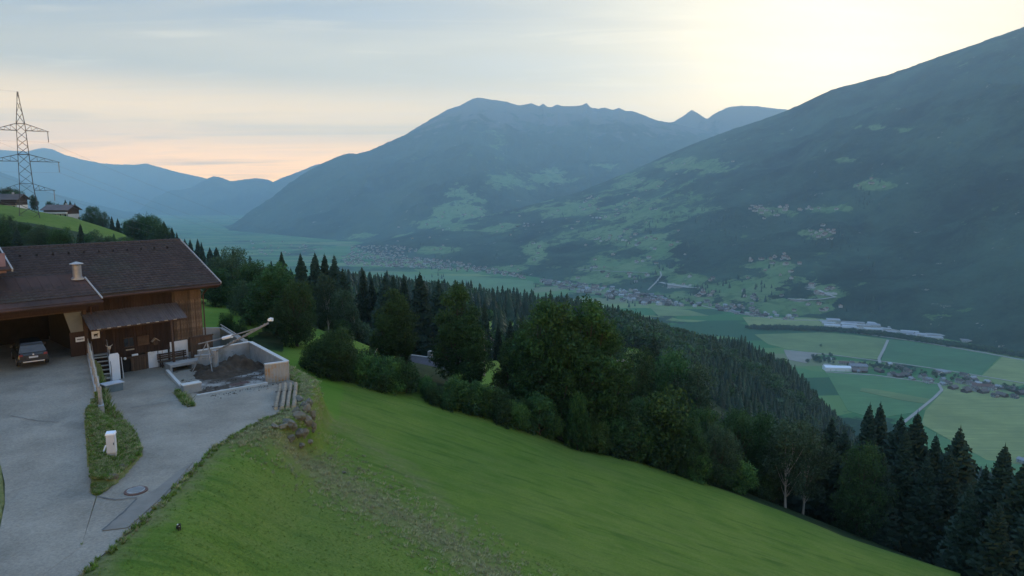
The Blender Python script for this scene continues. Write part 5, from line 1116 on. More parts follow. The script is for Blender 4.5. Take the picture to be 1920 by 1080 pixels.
def spruce_mesh(name, tiers, nb, rad, seed, mat, z0=.08, seg=4, ragged=.25, tipw=1.0):
    r = random.Random(seed); V = []; F = []; A = []; n_tot = tiers * nb; seg_ = seg
    for b in range(n_tot):
        f = (b + r.random()) / n_tot; f = 1 - (1 - f) ** .72; z = z0 + (.975 - z0) * f; bulge = 1 + .10 * math.sin(f * 23 + seed) 
        L_ = rad * ((1 - f) ** .85) * bulge * (1 if f > .1 else .75 + 2.5 * f) * r.uniform(1 - ragged, 1 + ragged * .4) + .006
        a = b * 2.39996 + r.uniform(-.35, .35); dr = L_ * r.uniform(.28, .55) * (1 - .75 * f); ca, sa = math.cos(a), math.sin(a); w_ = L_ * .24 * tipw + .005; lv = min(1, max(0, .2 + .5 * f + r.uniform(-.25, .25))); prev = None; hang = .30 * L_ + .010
        for s in range(seg_ + 1):
            g = s / seg_; d = L_ * g; zz = z - dr * g ** 1.3 + L_ * .12 * max(0, g - .65) * 2; ww = w_ * math.sin(math.pi * (.16 + .78 * g)) * r.uniform(.7, 1.25)
            if s == seg_: ww *= .3
            hh = hang * (.45 + .55 * math.sin(math.pi * g)) * r.uniform(.5, 1.2) * (.25 if s == seg_ else 1); cx, cy = ca * d, sa * d; i0 = len(V)
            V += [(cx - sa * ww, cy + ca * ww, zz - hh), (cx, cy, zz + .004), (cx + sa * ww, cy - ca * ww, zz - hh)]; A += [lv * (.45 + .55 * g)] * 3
            if prev is not None: F += [(prev, prev + 1, i0 + 1, i0), (prev + 1, prev + 2, i0 + 2, i0 + 1)]
            prev = i0
        if seg_ > 2:
            for s in range(3):
                g = r.uniform(.4, .98); d = L_ * g; zz = z - dr * g ** 1.3; sd = r.choice((-1, 1)) * w_ * r.uniform(.8, 1.7); i0 = len(V); h_ = L_ * .2 + .008; e_ = L_ * .14
                V += [(ca * d, sa * d, zz), (ca * (d + e_) - sa * sd, sa * (d + e_) + ca * sd, zz - h_ * .3), (ca * (d + e_) - sa * sd, sa * (d + e_) + ca * sd, zz - h_), (ca * d, sa * d, zz - h_ * .8)]; A += [lv * .9] * 4; F.append((i0, i0 + 1, i0 + 2, i0 + 3))
    for k in range(3):   # leader
        a = k * 2.1; i0 = len(V); ca, sa = math.cos(a) * .006, math.sin(a) * .006; V += [(ca, sa, .93), (-sa, ca, .935), (0, 0, 1.0), (-ca, -sa, .93)]; A += [.6] * 4; F.append((i0, i0 + 1, i0 + 2, i0 + 3))
    me = np_mesh(name, np.array(V), np.array(F), mat); vattr(me, 'leaf', A); return me
def cone_spruce(name, rad, seed, mat, tiers=8, n=11):
    """distant spruce: overlapping ragged skirts"""
    r = random.Random(seed); V = []; F = []; A = []
    for t in range(tiers):
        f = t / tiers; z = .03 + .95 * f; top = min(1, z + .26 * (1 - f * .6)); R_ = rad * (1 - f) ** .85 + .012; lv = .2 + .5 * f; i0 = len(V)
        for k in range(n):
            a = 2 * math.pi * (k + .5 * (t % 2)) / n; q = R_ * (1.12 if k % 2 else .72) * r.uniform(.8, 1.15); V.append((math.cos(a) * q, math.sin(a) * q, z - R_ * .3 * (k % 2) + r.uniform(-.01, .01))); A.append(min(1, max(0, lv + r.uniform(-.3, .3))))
        for k in range(n): a = 2 * math.pi * k / n; V.append((math.cos(a) * R_ * .12, math.sin(a) * R_ * .12, top)); A.append(lv)
        for k in range(n): F.append((i0 + k, i0 + (k + 1) % n, i0 + n + (k + 1) % n, i0 + n + k))
    me = np_mesh(name, np.array(V), np.array(F), mat); vattr(me, 'leaf', A); return me
TP['spruce'] = [(spruce_mesh('spruce_crown', 36, 13, rr, 50 + i, M['needle']), limb_mesh('spruce_trunk', .012, .96, [], M['bark'], i, 1)) for i, rr in enumerate((.18, .215, .24, .195))]
TP['midspruce'] = [(spruce_mesh('spruce_crown', 16, 9, rr * 1.15, 80 + i, M['needle'], seg=2, tipw=1.5), limb_mesh('spruce_trunk', .012, .94, [], M['bark'], i, 1)) for i, rr in enumerate((.16, .19, .17))]
FAR_SPRUCE = [cone_spruce('far_spruce', rr, 120 + i, M['needle_far']) for i, rr in enumerate((.21, .25, .28, .23))]
def far_tri(kind_seed, mat):
    lb = lobes(kind_seed, 9, .26, .25, .82, .14, .2, oval); return leaf_cloud('far_broadleaf', clumps(lb, 70, kind_seed, .2, .9), mat, 4, .05, .075, kind_seed)
FAR_LEAF = [far_tri(300 + i, m_) for i, m_ in enumerate((M['leaf_c'], M['leaf_a']))]

CNT = {}
def tree(kind, X, Y, h, label, name=None, group=None, wide=1.0, rz=None, z=None, tilt=0):
    i = CNT.get(kind, 0); CNT[kind] = i + 1; cm, tm = TP[kind][(i * 7 + 1) % len(TP[kind])] if len(TP[kind]) > 1 else TP[kind][0]
    name = name or {'spruce': 'spruce_tree', 'midspruce': 'spruce_tree', 'birch': 'birch_tree', 'bush': 'bush', 'brightbush': 'bush'}.get(kind, 'broadleaf_tree')
    e = empty(name, (X, Y, (H1(X, Y) if z is None else z) - .1), random.uniform(0, 6.28) if rz is None else rz); e.scale = (h * wide, h * wide, h); e.rotation_euler.x = tilt
    cat = {'spruce_tree': 'spruce', 'birch_tree': 'birch', 'bush': 'bush'}.get(name, 'tree'); tag(e, label, cat, group)
    c = bpy.data.objects.new('crown', cm); link(c, e)
    t = bpy.data.objects.new('trunk', tm); link(t, e); t.scale = (1 / wide ** .5, 1 / wide ** .5, 1)
    return e
def tree_px(kind, px, top, t, label, wide=1.0, group=None, **k):
    p = at(px, top, t); X, Y = p.x, p.y; h = p.z - H1(X, Y) + .1; h = max(h, 1.0) * (1 if kind == 'spruce' else 1.06)
    return tree(kind, X, Y, h, label, group=group, wide=wide, **k)
# hand placed trees: (kind, px, top py, distance, label, width)
TREES = [
 ('broad', 430, 468, 88, 'big dark broadleaf tree just right of the barn roof, its crown topped by a spruce', 1.1), ('spruce', 437, 463, 92, 'spruce top rising out of the dark broadleaf crown right of the barn', .9),
 ('broad', 470, 492, 78, 'dark broadleaf tree with rounded top between barn and spruce row', 1.15), ('broad', 506, 500, 76, 'broadleaf tree directly left of the first free spruce', 1.1),
 ('tall', 400, 505, 84, 'dark broadleaf tree partly hidden behind the barn eave', 1.8), ('broad', 552, 528, 66, 'large broadleaf tree behind the dung yard wall, below the conveyor head', .85),
 ('tall', 512, 498, 69, 'full dark broadleaf tree right behind the head of the conveyor boom', 1.5), ('broad', 465, 530, 72, 'low dark broadleaf tree over the conveyor boom', 1.0),
 ('brightbush', 425, 588, 66, 'bright small bush on the meadow behind the barn corner', .8), ('bush', 448, 610, 62, 'leafy bush between barn corner and conveyor boom', .8),
 ('spruce', 508, 486, 96, 'slender small spruce leftmost of the free standing row', .85), ('spruce', 527, 469, 95, 'tall spruce with layered branches, second of the row behind the yard', 1.1),
 ('spruce', 563, 472, 96, 'straight spruce standing apart in the middle of the row', 1.0), ('spruce', 590, 470, 97, 'ragged tall spruce left in the dense spruce clump', 1.05),
 ('spruce', 608, 473, 98, 'spruce in the middle of the dense clump', 1.1), ('spruce', 626, 475, 99, 'spruce at the right of the dense clump with a broad top', 1.15), ('spruce', 642, 500, 97, 'lowest spruce on the right flank of the dense clump', 1.1),
 ('spruce', 545, 500, 99, 'spruce filling the gap behind the free row', .9),
 ('birch', 612, 520, 84, 'pale green birch in front of the dense spruce clump', .9), ('birch', 645, 545, 82, 'greyish green birch with drooping crown right of the clump', .95), ('birch', 660, 570, 80, 'smaller birch at the right edge of the birch group', .9),
 ('tall', 575, 560, 80, 'dark tree under the middle spruces', 1.3), ('bush', 640, 600, 78, 'round grey green bush below the birches', .9),
 ('broad', 632, 614, 58, 'dark low broadleaf tree at the near end of the hedge with a pale bare branch', .95),
 ('spruce', 680, 502, 122, 'pointed dark spruce standing alone right of the birches', 1.0), ('spruce', 696, 514, 124, 'short spruce leaning on the pointed one', .8),
 ('spruce', 722, 507, 120, 'broad spruce left of the first tall ash', 1.1), ('spruce', 737, 510, 123, 'spruce directly behind the first tall ash', 1.0), ('spruce', 757, 514, 124, 'spruce right behind the first tall ash', 1.1),
 ('spruce', 787, 507, 118, 'very dark broad spruce between the two tall ashes', 1.25), ('spruce', 822, 519, 122, 'spruce just left behind the second tall ash', 1.0), ('spruce', 863, 526, 118, 'spruce showing above the second tall ash', 1.0),
 ('ash', 742, 549, 72, 'tall ash with a light knobbly top, left of the small farmhouse roof', 1.25), ('ash', 760, 610, 73, 'lower crown hanging against the tall ash on the right', .8), ('ash', 722, 590, 71, 'lower left crown of the tall ash group', 1.3),
 ('ash', 858, 534, 72, 'tall ash with bright yellow green top above the farmhouse roof', 1.05), ('ash', 882, 600, 71, 'right lower ash crown overlapping the farmhouse roof', 1.3), 
 ('spruce', 908, 560, 112, 'narrow dark spruce behind the wooden pole', .8), ('spruce', 934, 605, 120, 'small spruce in front of the clearing', 1.0), ('spruce', 957, 598, 118, 'small spruce right in front of the clearing', 1.0),
 ('ash', 955, 640, 72, 'medium green ash left of the great double ash', 1.0), ('ash', 985, 600, 70, 'left shoulder crown of the great double ash', 1.0),
 ('ash', 1022, 561, 66, 'great ash with light green top, left half of the double crown', 1.1), ('ash', 1052, 575, 65, 'central crown of the great double ash', 1.1), ('ash', 1098, 566, 66, 'great ash with light green top, right half of the double crown', 1.1), ('ash', 1128, 600, 67, 'right shoulder crown of the great double ash', 1.0),
 ('brightbush', 1084, 735, 63, 'light yellow green bush glowing low in front of the great ash', .45),
 ('spruce', 1226, 622, 96, 'single pointed spruce right of the small clearing', 1.1), ('broad', 1190, 655, 88, 'dark broadleaf tree left below the single spruce', .75), ('spruce', 1210, 665, 92, 'dark spruce hidden in the tree group below the clearing', 1.3),
 ('broad', 1262, 662, 90, 'broad dark crown right of the single spruce', .8), ('broad', 1298, 690, 88, 'feathery broadleaf crown at the right end of that group', .8),
 ('brightbush', 1252, 738, 66, 'bright light green round crown in the hedge', .8), ('brightbush', 1150, 748, 68, 'bright green bush at the foot of the great ash', .8), ('bush', 1205, 768, 68, 'mid green bush left of the bright round crown', .8),
 ('broad', 1320, 765, 72, 'grey green crown right of the bright round one', .8), ('broad', 1290, 785, 66, 'darker round crown in front of the grey green one', .8), ('broad', 1385, 768, 76, 'mid green crown in the middle of the hedge', .8),
 ('broad', 1350, 800, 68, 'bushy crown low in the middle of the hedge', .85), ('broad', 1425, 775, 78, 'soft green crown left of the birch', .75), ('broad', 1455, 800, 74, 'dull green crown just left of the birch', .7),
 ('birch', 1482, 792, 72, 'birch with a forked white trunk at the meadow edge', 1.1), ('birch', 1515, 805, 74, 'second birch crown right of the white trunk', 1.0),
 ('spruce', 1505, 776, 92, 'small dark spruce peeping over the birches', 1.1), ('spruce', 1560, 780, 82, 'dark spruce right of the birches', 1.15), ('spruce', 1585, 800, 84, 'spruce leaning into the group right of the birches', 1.1),
 ('broad', 1620, 835, 74, 'round broadleaf crown below the paired spruces', .75), ('spruce', 1632, 752, 90, 'left one of the paired pointed spruces before the green field', 1.1), ('spruce', 1652, 750, 91, 'right one of the paired pointed spruces before the green field', 1.05),
 ('spruce', 1690, 774, 82, 'broad blunt spruce right of the pair', 1.3), ('spruce', 1722, 766, 80, 'dense spruce with crooked top at the lane end', 1.15), ('spruce', 1700, 800, 76, 'dark spruce in front of the blunt one', 1.2),
 ('spruce', 1757, 810, 84, 'lower spruce left of the tallest right hand one', 1.2), ('spruce', 1802, 795, 78, 'symmetrical pointed spruce against the straw field', 1.25), ('spruce', 1783, 840, 76, 'short spruce at the foot of the symmetrical one', 1.2),
 ('spruce', 1886, 828, 66, 'large spruce near the right picture edge', 1.3), ('spruce', 1850, 868, 70, 'spruce left beside the large right edge spruce', 1.2), ('spruce', 1922, 862, 62, 'spruce cut by the right picture edge', 1.3),
 ('spruce', 1740, 850, 74, 'dark spruce low between the pair and the right group', 1.2), ('spruce', 1660, 850, 74, 'dark spruce below the paired spruces', 1.2), ('spruce', 1820, 900, 66, 'dark spruce at the lower end of the meadow edge', 1.3),
 ('spruce', 1875, 940, 60, 'front spruce with bare trunk in the lower right corner', 1.2), ('spruce', 1950, 900, 60, 'spruce beyond the lower right corner', 1.2),
 # trees behind and left of the barn
 ('broad', 8, 404, 150, 'dark crown at the left picture edge above the barn roof', .9), ('broad', 42, 418, 140, 'dark crown directly under the left pylon leg', .9), ('broad', 75, 424, 145, 'dark crown directly under the right pylon leg', .9), ('broad', 112, 432, 150, 'low dark crown right of the pylon legs', .9),
 ('spruce', 150, 418, 155, 'small spruce in the group before the upper meadow', 1.1), ('broad', 172, 434, 150, 'low crown at the foot of the upper meadow', .9), ('broad', 205, 444, 150, 'small round crown above the barn ridge', .8), ('spruce', 213, 436, 160, 'little spruce at the right end of that group', .9),
 ('broad', 62, 366, 262, 'dark round tree between the two mountain chalets', .7), ('broad', 92, 378, 345, 'small tree left of the second chalet', .7), ('spruce', 122, 373, 352, 'left spruce behind the second chalet', 1.0), ('spruce', 131, 375, 352, 'middle spruce behind the second chalet', 1.0), ('spruce', 140, 379, 352, 'right spruce behind the second chalet', .9), ('broad', 103, 382, 350, 'pale bush like tree behind the second chalet', .7),
 ('broad', 12, 352, 345, 'dark tree behind the first chalet at the left edge', .9), ('broad', 28, 356, 345, 'dark tree behind the first chalet roof end', .9),
 ('broad', 170, 387, 320, 'large round dark crown right of the second chalet', .9), ('broad', 190, 397, 318, 'dark crown below the large round one', .8), ('spruce', 209, 404, 315, 'spruce tip in the wood right of the second chalet', .9), ('spruce', 220, 408, 315, 'second spruce tip in that wood', .9), ('broad', 238, 413, 310, 'pale grey green crown in that wood', .8),
 ('broad', 268, 403, 300, 'tallest round crown of the wood above the barn ridge end', .95), ('broad', 285, 405, 298, 'crown right beside the tallest one', .9), ('broad', 252, 415, 300, 'crown left below the tallest one', .9), ('spruce', 307, 412, 290, 'spruce on the right slope of that wood', 1.0), ('spruce', 322, 424, 285, 'last but one spruce of that wood above the ridge end', 1.0), ('spruce', 331, 434, 280, 'last spruce of that wood above the ridge end', .9), ('broad', 300, 420, 288, 'dark crown between tallest crown and spruces', .9),
 ('spruce', 346, 446, 240, 'first spruce right of the barn ridge end', 1.0), ('spruce', 356, 447, 238, 'second spruce right of the barn ridge end', 1.0), ('spruce', 370, 446, 236, 'third spruce right of the barn ridge end', 1.1), ('spruce', 377, 452, 234, 'fourth spruce right of the barn ridge end', .9), ('spruce', 393, 462, 220, 'left one of the far twin spruces beside the large crown', 1.1), ('spruce', 405, 461, 220, 'right one of the far twin spruces beside the large crown', 1.2),
]
UP = [(-10, 'at the very left edge'), (30, 'under the first chalet'), (70, 'between the pylon legs'), (110, 'below the second chalet'), (150, 'in front of the upper meadow'), (190, 'below the tip of the upper meadow'), (235, 'just above the barn ridge')]
for i_, (x_, r_) in enumerate(UP):
    for j_ in range(2): TREES.append((['broad', 'spruce', 'broad'][(i_ + j_) % 3], x_ + j_ * 19, 410 + 5 * i_ + 10 * j_ + (i_ * 7) % 9, 122 + j_ * 12, ['nearer', 'farther'][j_] + ' dark tree behind the barn roof ' + r_, 1.15))
for k, px_, tp_, t_, lb_, wd in TREES: tree_px(k, px_, tp_, t_, lb_, wd)
# bare pale branch in the hedge end, trunk shown at the meadow edge
b0 = ground_hit(690, 715); t = MB().tube([b0 + Vector((-1.2, .3, 0)), b0 + Vector((-.3, .1, 1.0)), b0 + Vector((.5, 0, 2.2)), b0 + Vector((.9, 0, 2.9))], [.05, .04, .03, .015], 5).build('bare_branch', M['bark_birch']); tag(t, 'pale bare branch sticking out of the near hedge end', 'branch')
# hedge along the lower meadow edge
EDGE = [(588, 712), (640, 722), (700, 736), (800, 766), (900, 796), (1000, 824), (1100, 850), (1200, 878), (1300, 905), (1400, 930), (1500, 955), (1600, 988), (1700, 1022), (1800, 1056), (1870, 1085)]
rs = random.Random(5)
REG = [(700, 'at its near end by the dung yard'), (800, 'below the first tall ash'), (920, 'below the farmhouse roof'), (1010, 'left of the great double ash'), (1140, 'under the great double ash'), (1240, 'right of the great double ash'), (1340, 'below the bright round crown'), (1440, 'in its middle stretch'), (1540, 'around the birches'), (1640, 'below the paired spruces'), (1740, 'below the lane end'), (9999, 'near the lower right corner')]
def region(x): return [r_ for m_, r_ in REG if x < m_][0]
for i in range(len(EDGE) - 1):
    (x0, y0), (x1, y1) = EDGE[i], EDGE[i + 1]
    nk = 7 if x0 >= 700 else 5
    for k in range(nk):
        f = (k + rs.random()) / nk; x_ = x0 + (x1 - x0) * f; p = ground_hit(x_, y0 + (y1 - y0) * f); dep = rs.choice((.6, 1.2, 1.8) if x_ < 760 else (.6, 1.6, 3.2) if x_ < 1000 else (.6, 1.6, 3.2, 5.5, 8)); d = Vector((p.x, p.y, 0)).normalized()
        X, Y = p.x + d.x * (dep + 1.2), p.y + d.y * (dep + 1.2); hh = rs.uniform(2.2, 3.6) + dep * .38; kind_ = ['knobbly dark green', 'leafy mid green'][k % 2]; sz = 'low' if hh < 3.2 else 'tall' if hh > 4.4 else 'chest high' if hh < 0 else 'man high'
        sz = {'low': 'low', 'tall': 'tall', 'man high': 'middling'}[sz]
        if x_ < 1000: hh = min(hh, 3.1)
        if 765 < x_ < 850: hh = min(hh, 1.9)
        rg_ = region(x_)
        if x0 >= 1500 and dep > 3: tree('spruce', X, Y, hh * 2.2, 'dark spruce in the wooded meadow edge ' + rg_, group='spruces in the lower meadow edge', wide=1.2); continue
        if dep > 5: tree('broad', X, Y, hh * 1.1, 'broadleaf tree in the second row of the meadow hedge ' + rg_, group='second row of the meadow hedge', wide=.85)
        else: tree('bush', X, Y, hh, sz + ' ' + kind_ + ' hedge bush ' + rg_, group='bushes of the meadow hedge', wide=rs.uniform(.7, 1.0))
# wood on the slope below the hedge
pts_ = []
for _ in range(2600):
    px_ = rs.uniform(560, 2000); t_ = math.exp(rs.uniform(math.log(78), math.log(420))); a_ = (px_ - 960) / FPX; X, Y = a_ * t_, t_ * .98
    z_ = H1(X, Y); qx, qy = proj(X, Y, z_)
    if qx < 990 and ((t_ < 125 and qx > 830) or (t_ < 88)): continue
    if ((qx - 905) / 40) ** 2 + ((qy - 690) / 45) ** 2 < 1 and t_ < 130: continue
    if abs(qx - 950) < 100 and 330 < t_ < 480: continue
    if abs(qx - 1165) < 75 and 275 < t_ < 400: continue
    if abs(qx - 640) < 100 and t_ < 84: continue
    if abs(qx - 815) < 60 and t_ < 135: continue
    if any((X - a) ** 2 + (Y - b) ** 2 < (2.6 + t_ * .018) ** 2 for a, b in pts_): continue
    pts_.append((X, Y))
SLR = [(700, 'under the birches and free spruces'), (900, 'behind the tall ashes'), (1150, 'behind the great double ash'), (1350, 'below the single pointed spruce'), (1550, 'behind the birches'), (1750, 'round the paired spruces'), (9999, 'toward the right picture edge')]
pts_ = sorted(pts_, key=lambda q: q[1])[:230]
for X, Y in pts_:
    d_ = math.hypot(X, Y); dec = vnoise(np.array([X]), np.array([Y]), .02, 9)[0] > .05 and not (X / Y > .42)
    hh = rs.uniform(8, 13) if d_ < 140 else rs.uniform(11, 18)
    if X / Y < .05 and d_ < 200: hh *= .75
    z_ = H1(X, Y); qx, qy = proj(X, Y, z_ + hh); lim = 600 if qx < 1000 else 690 if qx < 1180 else 740 + max(0, min(1, (qx - 1250) / 500)) * 70
    if Y < 230:
        while hh > 4 and proj(X, Y, z_ + hh * 1.15)[1] < lim: hh -= .5
    rg_ = [r_ for m_, r_ in SLR if qx < m_][0]
    if dec: tree('midtree', X, Y, hh, 'broadleaf tree in the slope wood ' + rg_, group='broadleaf trees of the slope wood', wide=.95)
    else: tree('midspruce', X, Y, hh * 1.15, 'dark spruce in the slope wood ' + rg_, group='spruces of the slope wood', wide=1.1)

# ------------------------------------------------------------------ forests on the ridges beyond
rf = np.random.default_rng(11)
cand = []
def add_forest(x0, x1, tf0, tf1, n, hmin, hmax, mind, cond=lambda qx, qy, t: True):
    global cand
    px = rf.uniform(x0, x1, n); t = np.exp(rf.uniform(math.log(tf0), math.log(tf1), n)); X = (px - 960) / FPX * t; Y = t * .99; Z = H(X, Y, False); qx, qy = proj(X, Y, Z)
    cell = {}
    for i in range(n):
        if Z[i] < -425 or not cond(qx[i], qy[i], t[i]): continue
        md = mind * (1 + t[i] / 1400); key = (int(X[i] / md), int(Y[i] / md))
        if any((key[0] + a, key[1] + b) in cell and (cell[(key[0] + a, key[1] + b)][0] - X[i]) ** 2 + (cell[(key[0] + a, key[1] + b)][1] - Y[i]) ** 2 < md * md for a in (-1, 0, 1) for b in (-1, 0, 1)): continue
        cell[key] = (X[i], Y[i]); cand.append((X[i], Y[i], Z[i], (hmin + (hmax - hmin) * rf.beta(2.2, 1.6)) * rf.uniform(.8, 1.12), t[i]))
def c1(qx, qy, t):
    if 850 < qx < 1010 and 335 < t < 468: return False
    if 1095 < qx < 1230 and 285 < t < 405: return False
    if qx < 460 and 225 < t < 345: return False
    return True
add_forest(330, 700, 230, 900, 7000, 7, 13, 4.6, c1)
add_forest(620, 1300, 420, 900, 22000, 10, 20, 3.9, c1)
add_forest(1150, 1800, 400, 1150, 26000, 9, 19, 4.2, c1)
add_forest(850, 1250, 280, 470, 2600, 8, 14, 6, c1)
add_forest(1650, 2050, 300, 1000, 7000, 10, 19, 5, c1)
cand.sort(key=lambda c: -c[3] / c[4])
print('forest', len(cand))
gtrees = {'a': [], 'b': []}
ns_ = 0
for X, Y, Z, hh, t_ in cand:
    _qx, _qy = proj(X, Y, Z); leafy = (float(vnoise(np.array([X]), np.array([Y]), .012, 21)[0]) > .38 and 300 < t_ < 900) or (1110 < _qx < 1340 and 615 < _qy < 700 and float(vnoise(np.array([X]), np.array([Y]), .05, 22)[0]) > -.5) or (rf.random() < .06 and 300 < t_ < 800)
    if not leafy and ns_ < 70:
        o = bpy.data.objects.new('spruce_tree', FAR_SPRUCE[ns_ % 4]); link(o); o.location = (X, Y, Z - .3); o.scale = (hh, hh, hh); o.rotation_euler.z = rs.uniform(0, 6); ns_ += 1
        tag(o, 'dark spruce in the forest on the ridges beyond the hedge', 'spruce', 'spruces of the ridge forest')
    else: gtrees['b' if leafy else 'a'].append((X, Y, Z - .3, hh))
def scatter(name, pts, protos, label, smin=.85, smax=1.15, sxy=1.0):
    """one object of instanced plants: points carry a scale, geometry nodes put the plants on them"""
    P = np.array(pts); me = bpy.data.meshes.new(name); me.vertices.add(len(P)); me.vertices.foreach_set('co', P[:, :3].astype(np.float32).ravel()); vattr(me, 'size', P[:, 3])
    o = bpy.data.objects.new(name, me); link(o)
    c = bpy.data.collections.new(name + '_kinds')
    for i, p in enumerate(protos): q = bpy.data.objects.new(name + '_kind', p); c.objects.link(q)
    ng = bpy.data.node_groups.new(name, 'GeometryNodeTree'); ng.interface.new_socket('Geometry', in_out='INPUT', socket_type='NodeSocketGeometry'); ng.interface.new_socket('Geometry', in_out='OUTPUT', socket_type='NodeSocketGeometry')
    N = ng.nodes; L = ng.links; gi = N.new('NodeGroupInput'); go = N.new('NodeGroupOutput'); mp = N.new('GeometryNodeMeshToPoints'); io = N.new('GeometryNodeInstanceOnPoints'); ci = N.new('GeometryNodeCollectionInfo'); ci.inputs[0].default_value = c; ci.inputs['Separate Children'].default_value = True; ci.inputs['Reset Children'].default_value = True
    na_ = N.new('GeometryNodeInputNamedAttribute'); na_.data_type = 'FLOAT'; na_.inputs[0].default_value = 'size'; rv = N.new('FunctionNodeRandomValue'); rv.data_type = 'FLOAT_VECTOR'; rv.inputs[0].default_value = (-.05, -.05, 0); rv.inputs[1].default_value = (.05, .05, 6.28)
    L.new(gi.outputs[0], mp.inputs[0]); L.new(mp.outputs[0], io.inputs[0]); L.new(ci.outputs[0], io.inputs['Instance']); io.inputs['Pick Instance'].default_value = True; L.new(rv.outputs[0], io.inputs['Rotation']); L.new(na_.outputs[0], io.inputs['Scale']); L.new(io.outputs[0], go.inputs[0])
    md = o.modifiers.new('scatter', 'NODES'); md.node_group = ng; return tag(o, label, kind='stuff')
scatter('dung_crumbs', crumb_pts, CRUMBS, 'crumbs of dung and straw trodden over the dung yard floor')
scatter('forest', gtrees['a'], FAR_SPRUCE, 'dense dark spruce forest covering the ridges beyond the hedge')
scatter('broadleaf_woods', gtrees['b'], FAR_LEAF, 'lighter broadleaf patches in the ridge forest')

# river tree belt and tree clumps in the valley
belt = []
def belt_line(pts, n, wd, hmin, hmax):
    for _ in range(n):
        f = rs.random() * (len(pts) - 1); i = int(f); f -= i; x = pts[i][0] * (1 - f) + pts[i + 1][0] * f; y = pts[i][1] * (1 - f) + pts[i + 1][1] * f; p = on_z(x, y, FLOOR); belt.append((p.x + rs.gauss(0, wd), p.y + rs.gauss(0, wd), FLOOR, rs.uniform(hmin, hmax)))
belt_line([(1405, 617), (1480, 618), (1560, 621), (1660, 630), (1760, 645), (1860, 660), (2000, 684)], 900, 9, 10, 17)
belt_line([(1540, 650), (1545, 652)], 1, 5, 8, 12)
belt_line([(1590, 688), (1650, 690), (1720, 700), (1800, 712), (1900, 732), (1960, 745)], 110, 14, 7, 13)
belt_line([(1545, 668), (1535, 680), (1550, 676)], 30, 14, 8, 13); belt_line([(1400, 575), (1330, 570), (1260, 562), (1180, 550)], 70, 30, 8, 14); belt_line([(640, 490), (760, 492), (900, 505), (1000, 520)], 140, 60, 9, 15)
scatter('river_trees', belt, FAR_LEAF, 'belts of trees along the river and round the villages in the valley')
# single trees and copses on the far slopes
sl_ = []
for _ in range(1500):
    x = rs.uniform(780, 1650); y = rs.uniform(330, 590); p, t_ = hit_far(x, y)
    if vnoise(np.array([p.x]), np.array([p.y]), .006, 31)[0] > .1 and t_ < 7000: sl_.append((p.x, p.y, p.z - 1, rs.uniform(14, 26)))
scatter('copses', sl_, FAR_SPRUCE, 'scattered copses and field trees on the mountain meadows')

# ------------------------------------------------------------------ houses
def house_mesh(seed, wall, roofm, w_=10, l_=12, h_=6, rh=3, ov=1.0, name='house'):
    m = MB(); m.box(-w_ / 2, w_ / 2, -l_ / 2, l_ / 2, 0, h_, 0)
    m.add([(-w_ / 2, -l_ / 2, h_), (w_ / 2, -l_ / 2, h_), (0, -l_ / 2, h_ + rh), (-w_ / 2, l_ / 2, h_), (w_ / 2, l_ / 2, h_), (0, l_ / 2, h_ + rh)], [(0, 1, 2), (4, 3, 5)], 0)
    k = rh / (w_ / 2)
    for sg_ in (-1, 1):
        a = (w_ / 2 + ov) * sg_; z0 = h_ - k * ov; P = [(a, -l_ / 2 - ov, z0), (0, -l_ / 2 - ov, h_ + rh), (0, l_ / 2 + ov, h_ + rh), (a, l_ / 2 + ov, z0)]
        if sg_ > 0: P = [P[1], P[0], P[3], P[2]]
        m.hexa([(x, y, z + .05) for x, y, z in P] + [(x, y, z + .35) for x, y, z in P], 1)
    if h_ > 4.5:
        m.box(-w_ / 2 - .9, w_ / 2 + .9, -l_ / 2 - 1.1, -l_ / 2, h_ * .5, h_ * .5 + .9, 2)
        for x in (-w_ * .28, 0, w_ * .28):
            m.box(x - .6, x + .6, -l_ / 2 - .05, -l_ / 2 + .1, 1, 2.3, 3)
        for y in (-l_ * .28, l_ * .1, l_ * .3):
            for zz in (1, 3.8): m.box(-w_ / 2 - .04, -w_ / 2 + .1, y - .6, y + .6, zz, zz + 1.3, 3); m.box(w_ / 2 - .1, w_ / 2 + .04, y - .6, y + .6, zz, zz + 1.3, 3)
    m.box(w_ * .15, w_ * .15 + .8, 0, .8, h_ + rh * .4, h_ + rh + .8, 0)
    me = bpy.data.meshes.new(name); me.from_pydata(m.v, [], m.f); [me.materials.append(x) for x in (wall, roofm, M['house_wood'], M['glass'])]; me.polygons.foreach_set('material_index', m.m); me.update(); return me
HM = [house_mesh(i, *a) for i, a in enumerate([(M['house_wall'], M['roof_brown']), (M['house_wall'], M['roof_grey'], 11, 14, 6.5, 2.6), (M['house_wall'], M['roof_brown'], 12, 17, 7, 3.4), (M['house_wood'], M['roof_brown'], 13, 20, 6, 3.6), (M['house_wall'], M['roof_red'], 10, 12, 6, 3), (M['house_wall'], M['roof_grey'], 9, 11, 5.5, 2.4)])]
HALL = [house_mesh(20 + i, M['house_wall'], M['hall_roof'] if i < 2 else M['roof_grey'], 26 + 6 * i, 60 - 8 * i, 8, 2.0, .4) for i in range(3)]
def poly_pts(poly, n, mind=0, fn=None):
    out = []; xs = [p[0] for p in poly]; ys = [p[1] for p in poly]; W = []
    for _ in range(n * 30):
        if len(out) >= n: break
        x, y = rs.uniform(min(xs), max(xs)), rs.uniform(min(ys), max(ys))
        if not inside(poly, np.array([x]), np.array([y]))[0]: continue
        p = on_z(x, y, FLOOR) if fn is None else fn(x, y)
        if any((p.x - q.x) ** 2 + (p.y - q.y) ** 2 < mind * mind for q in W): continue
        W.append(p); out.append(p)
    return out
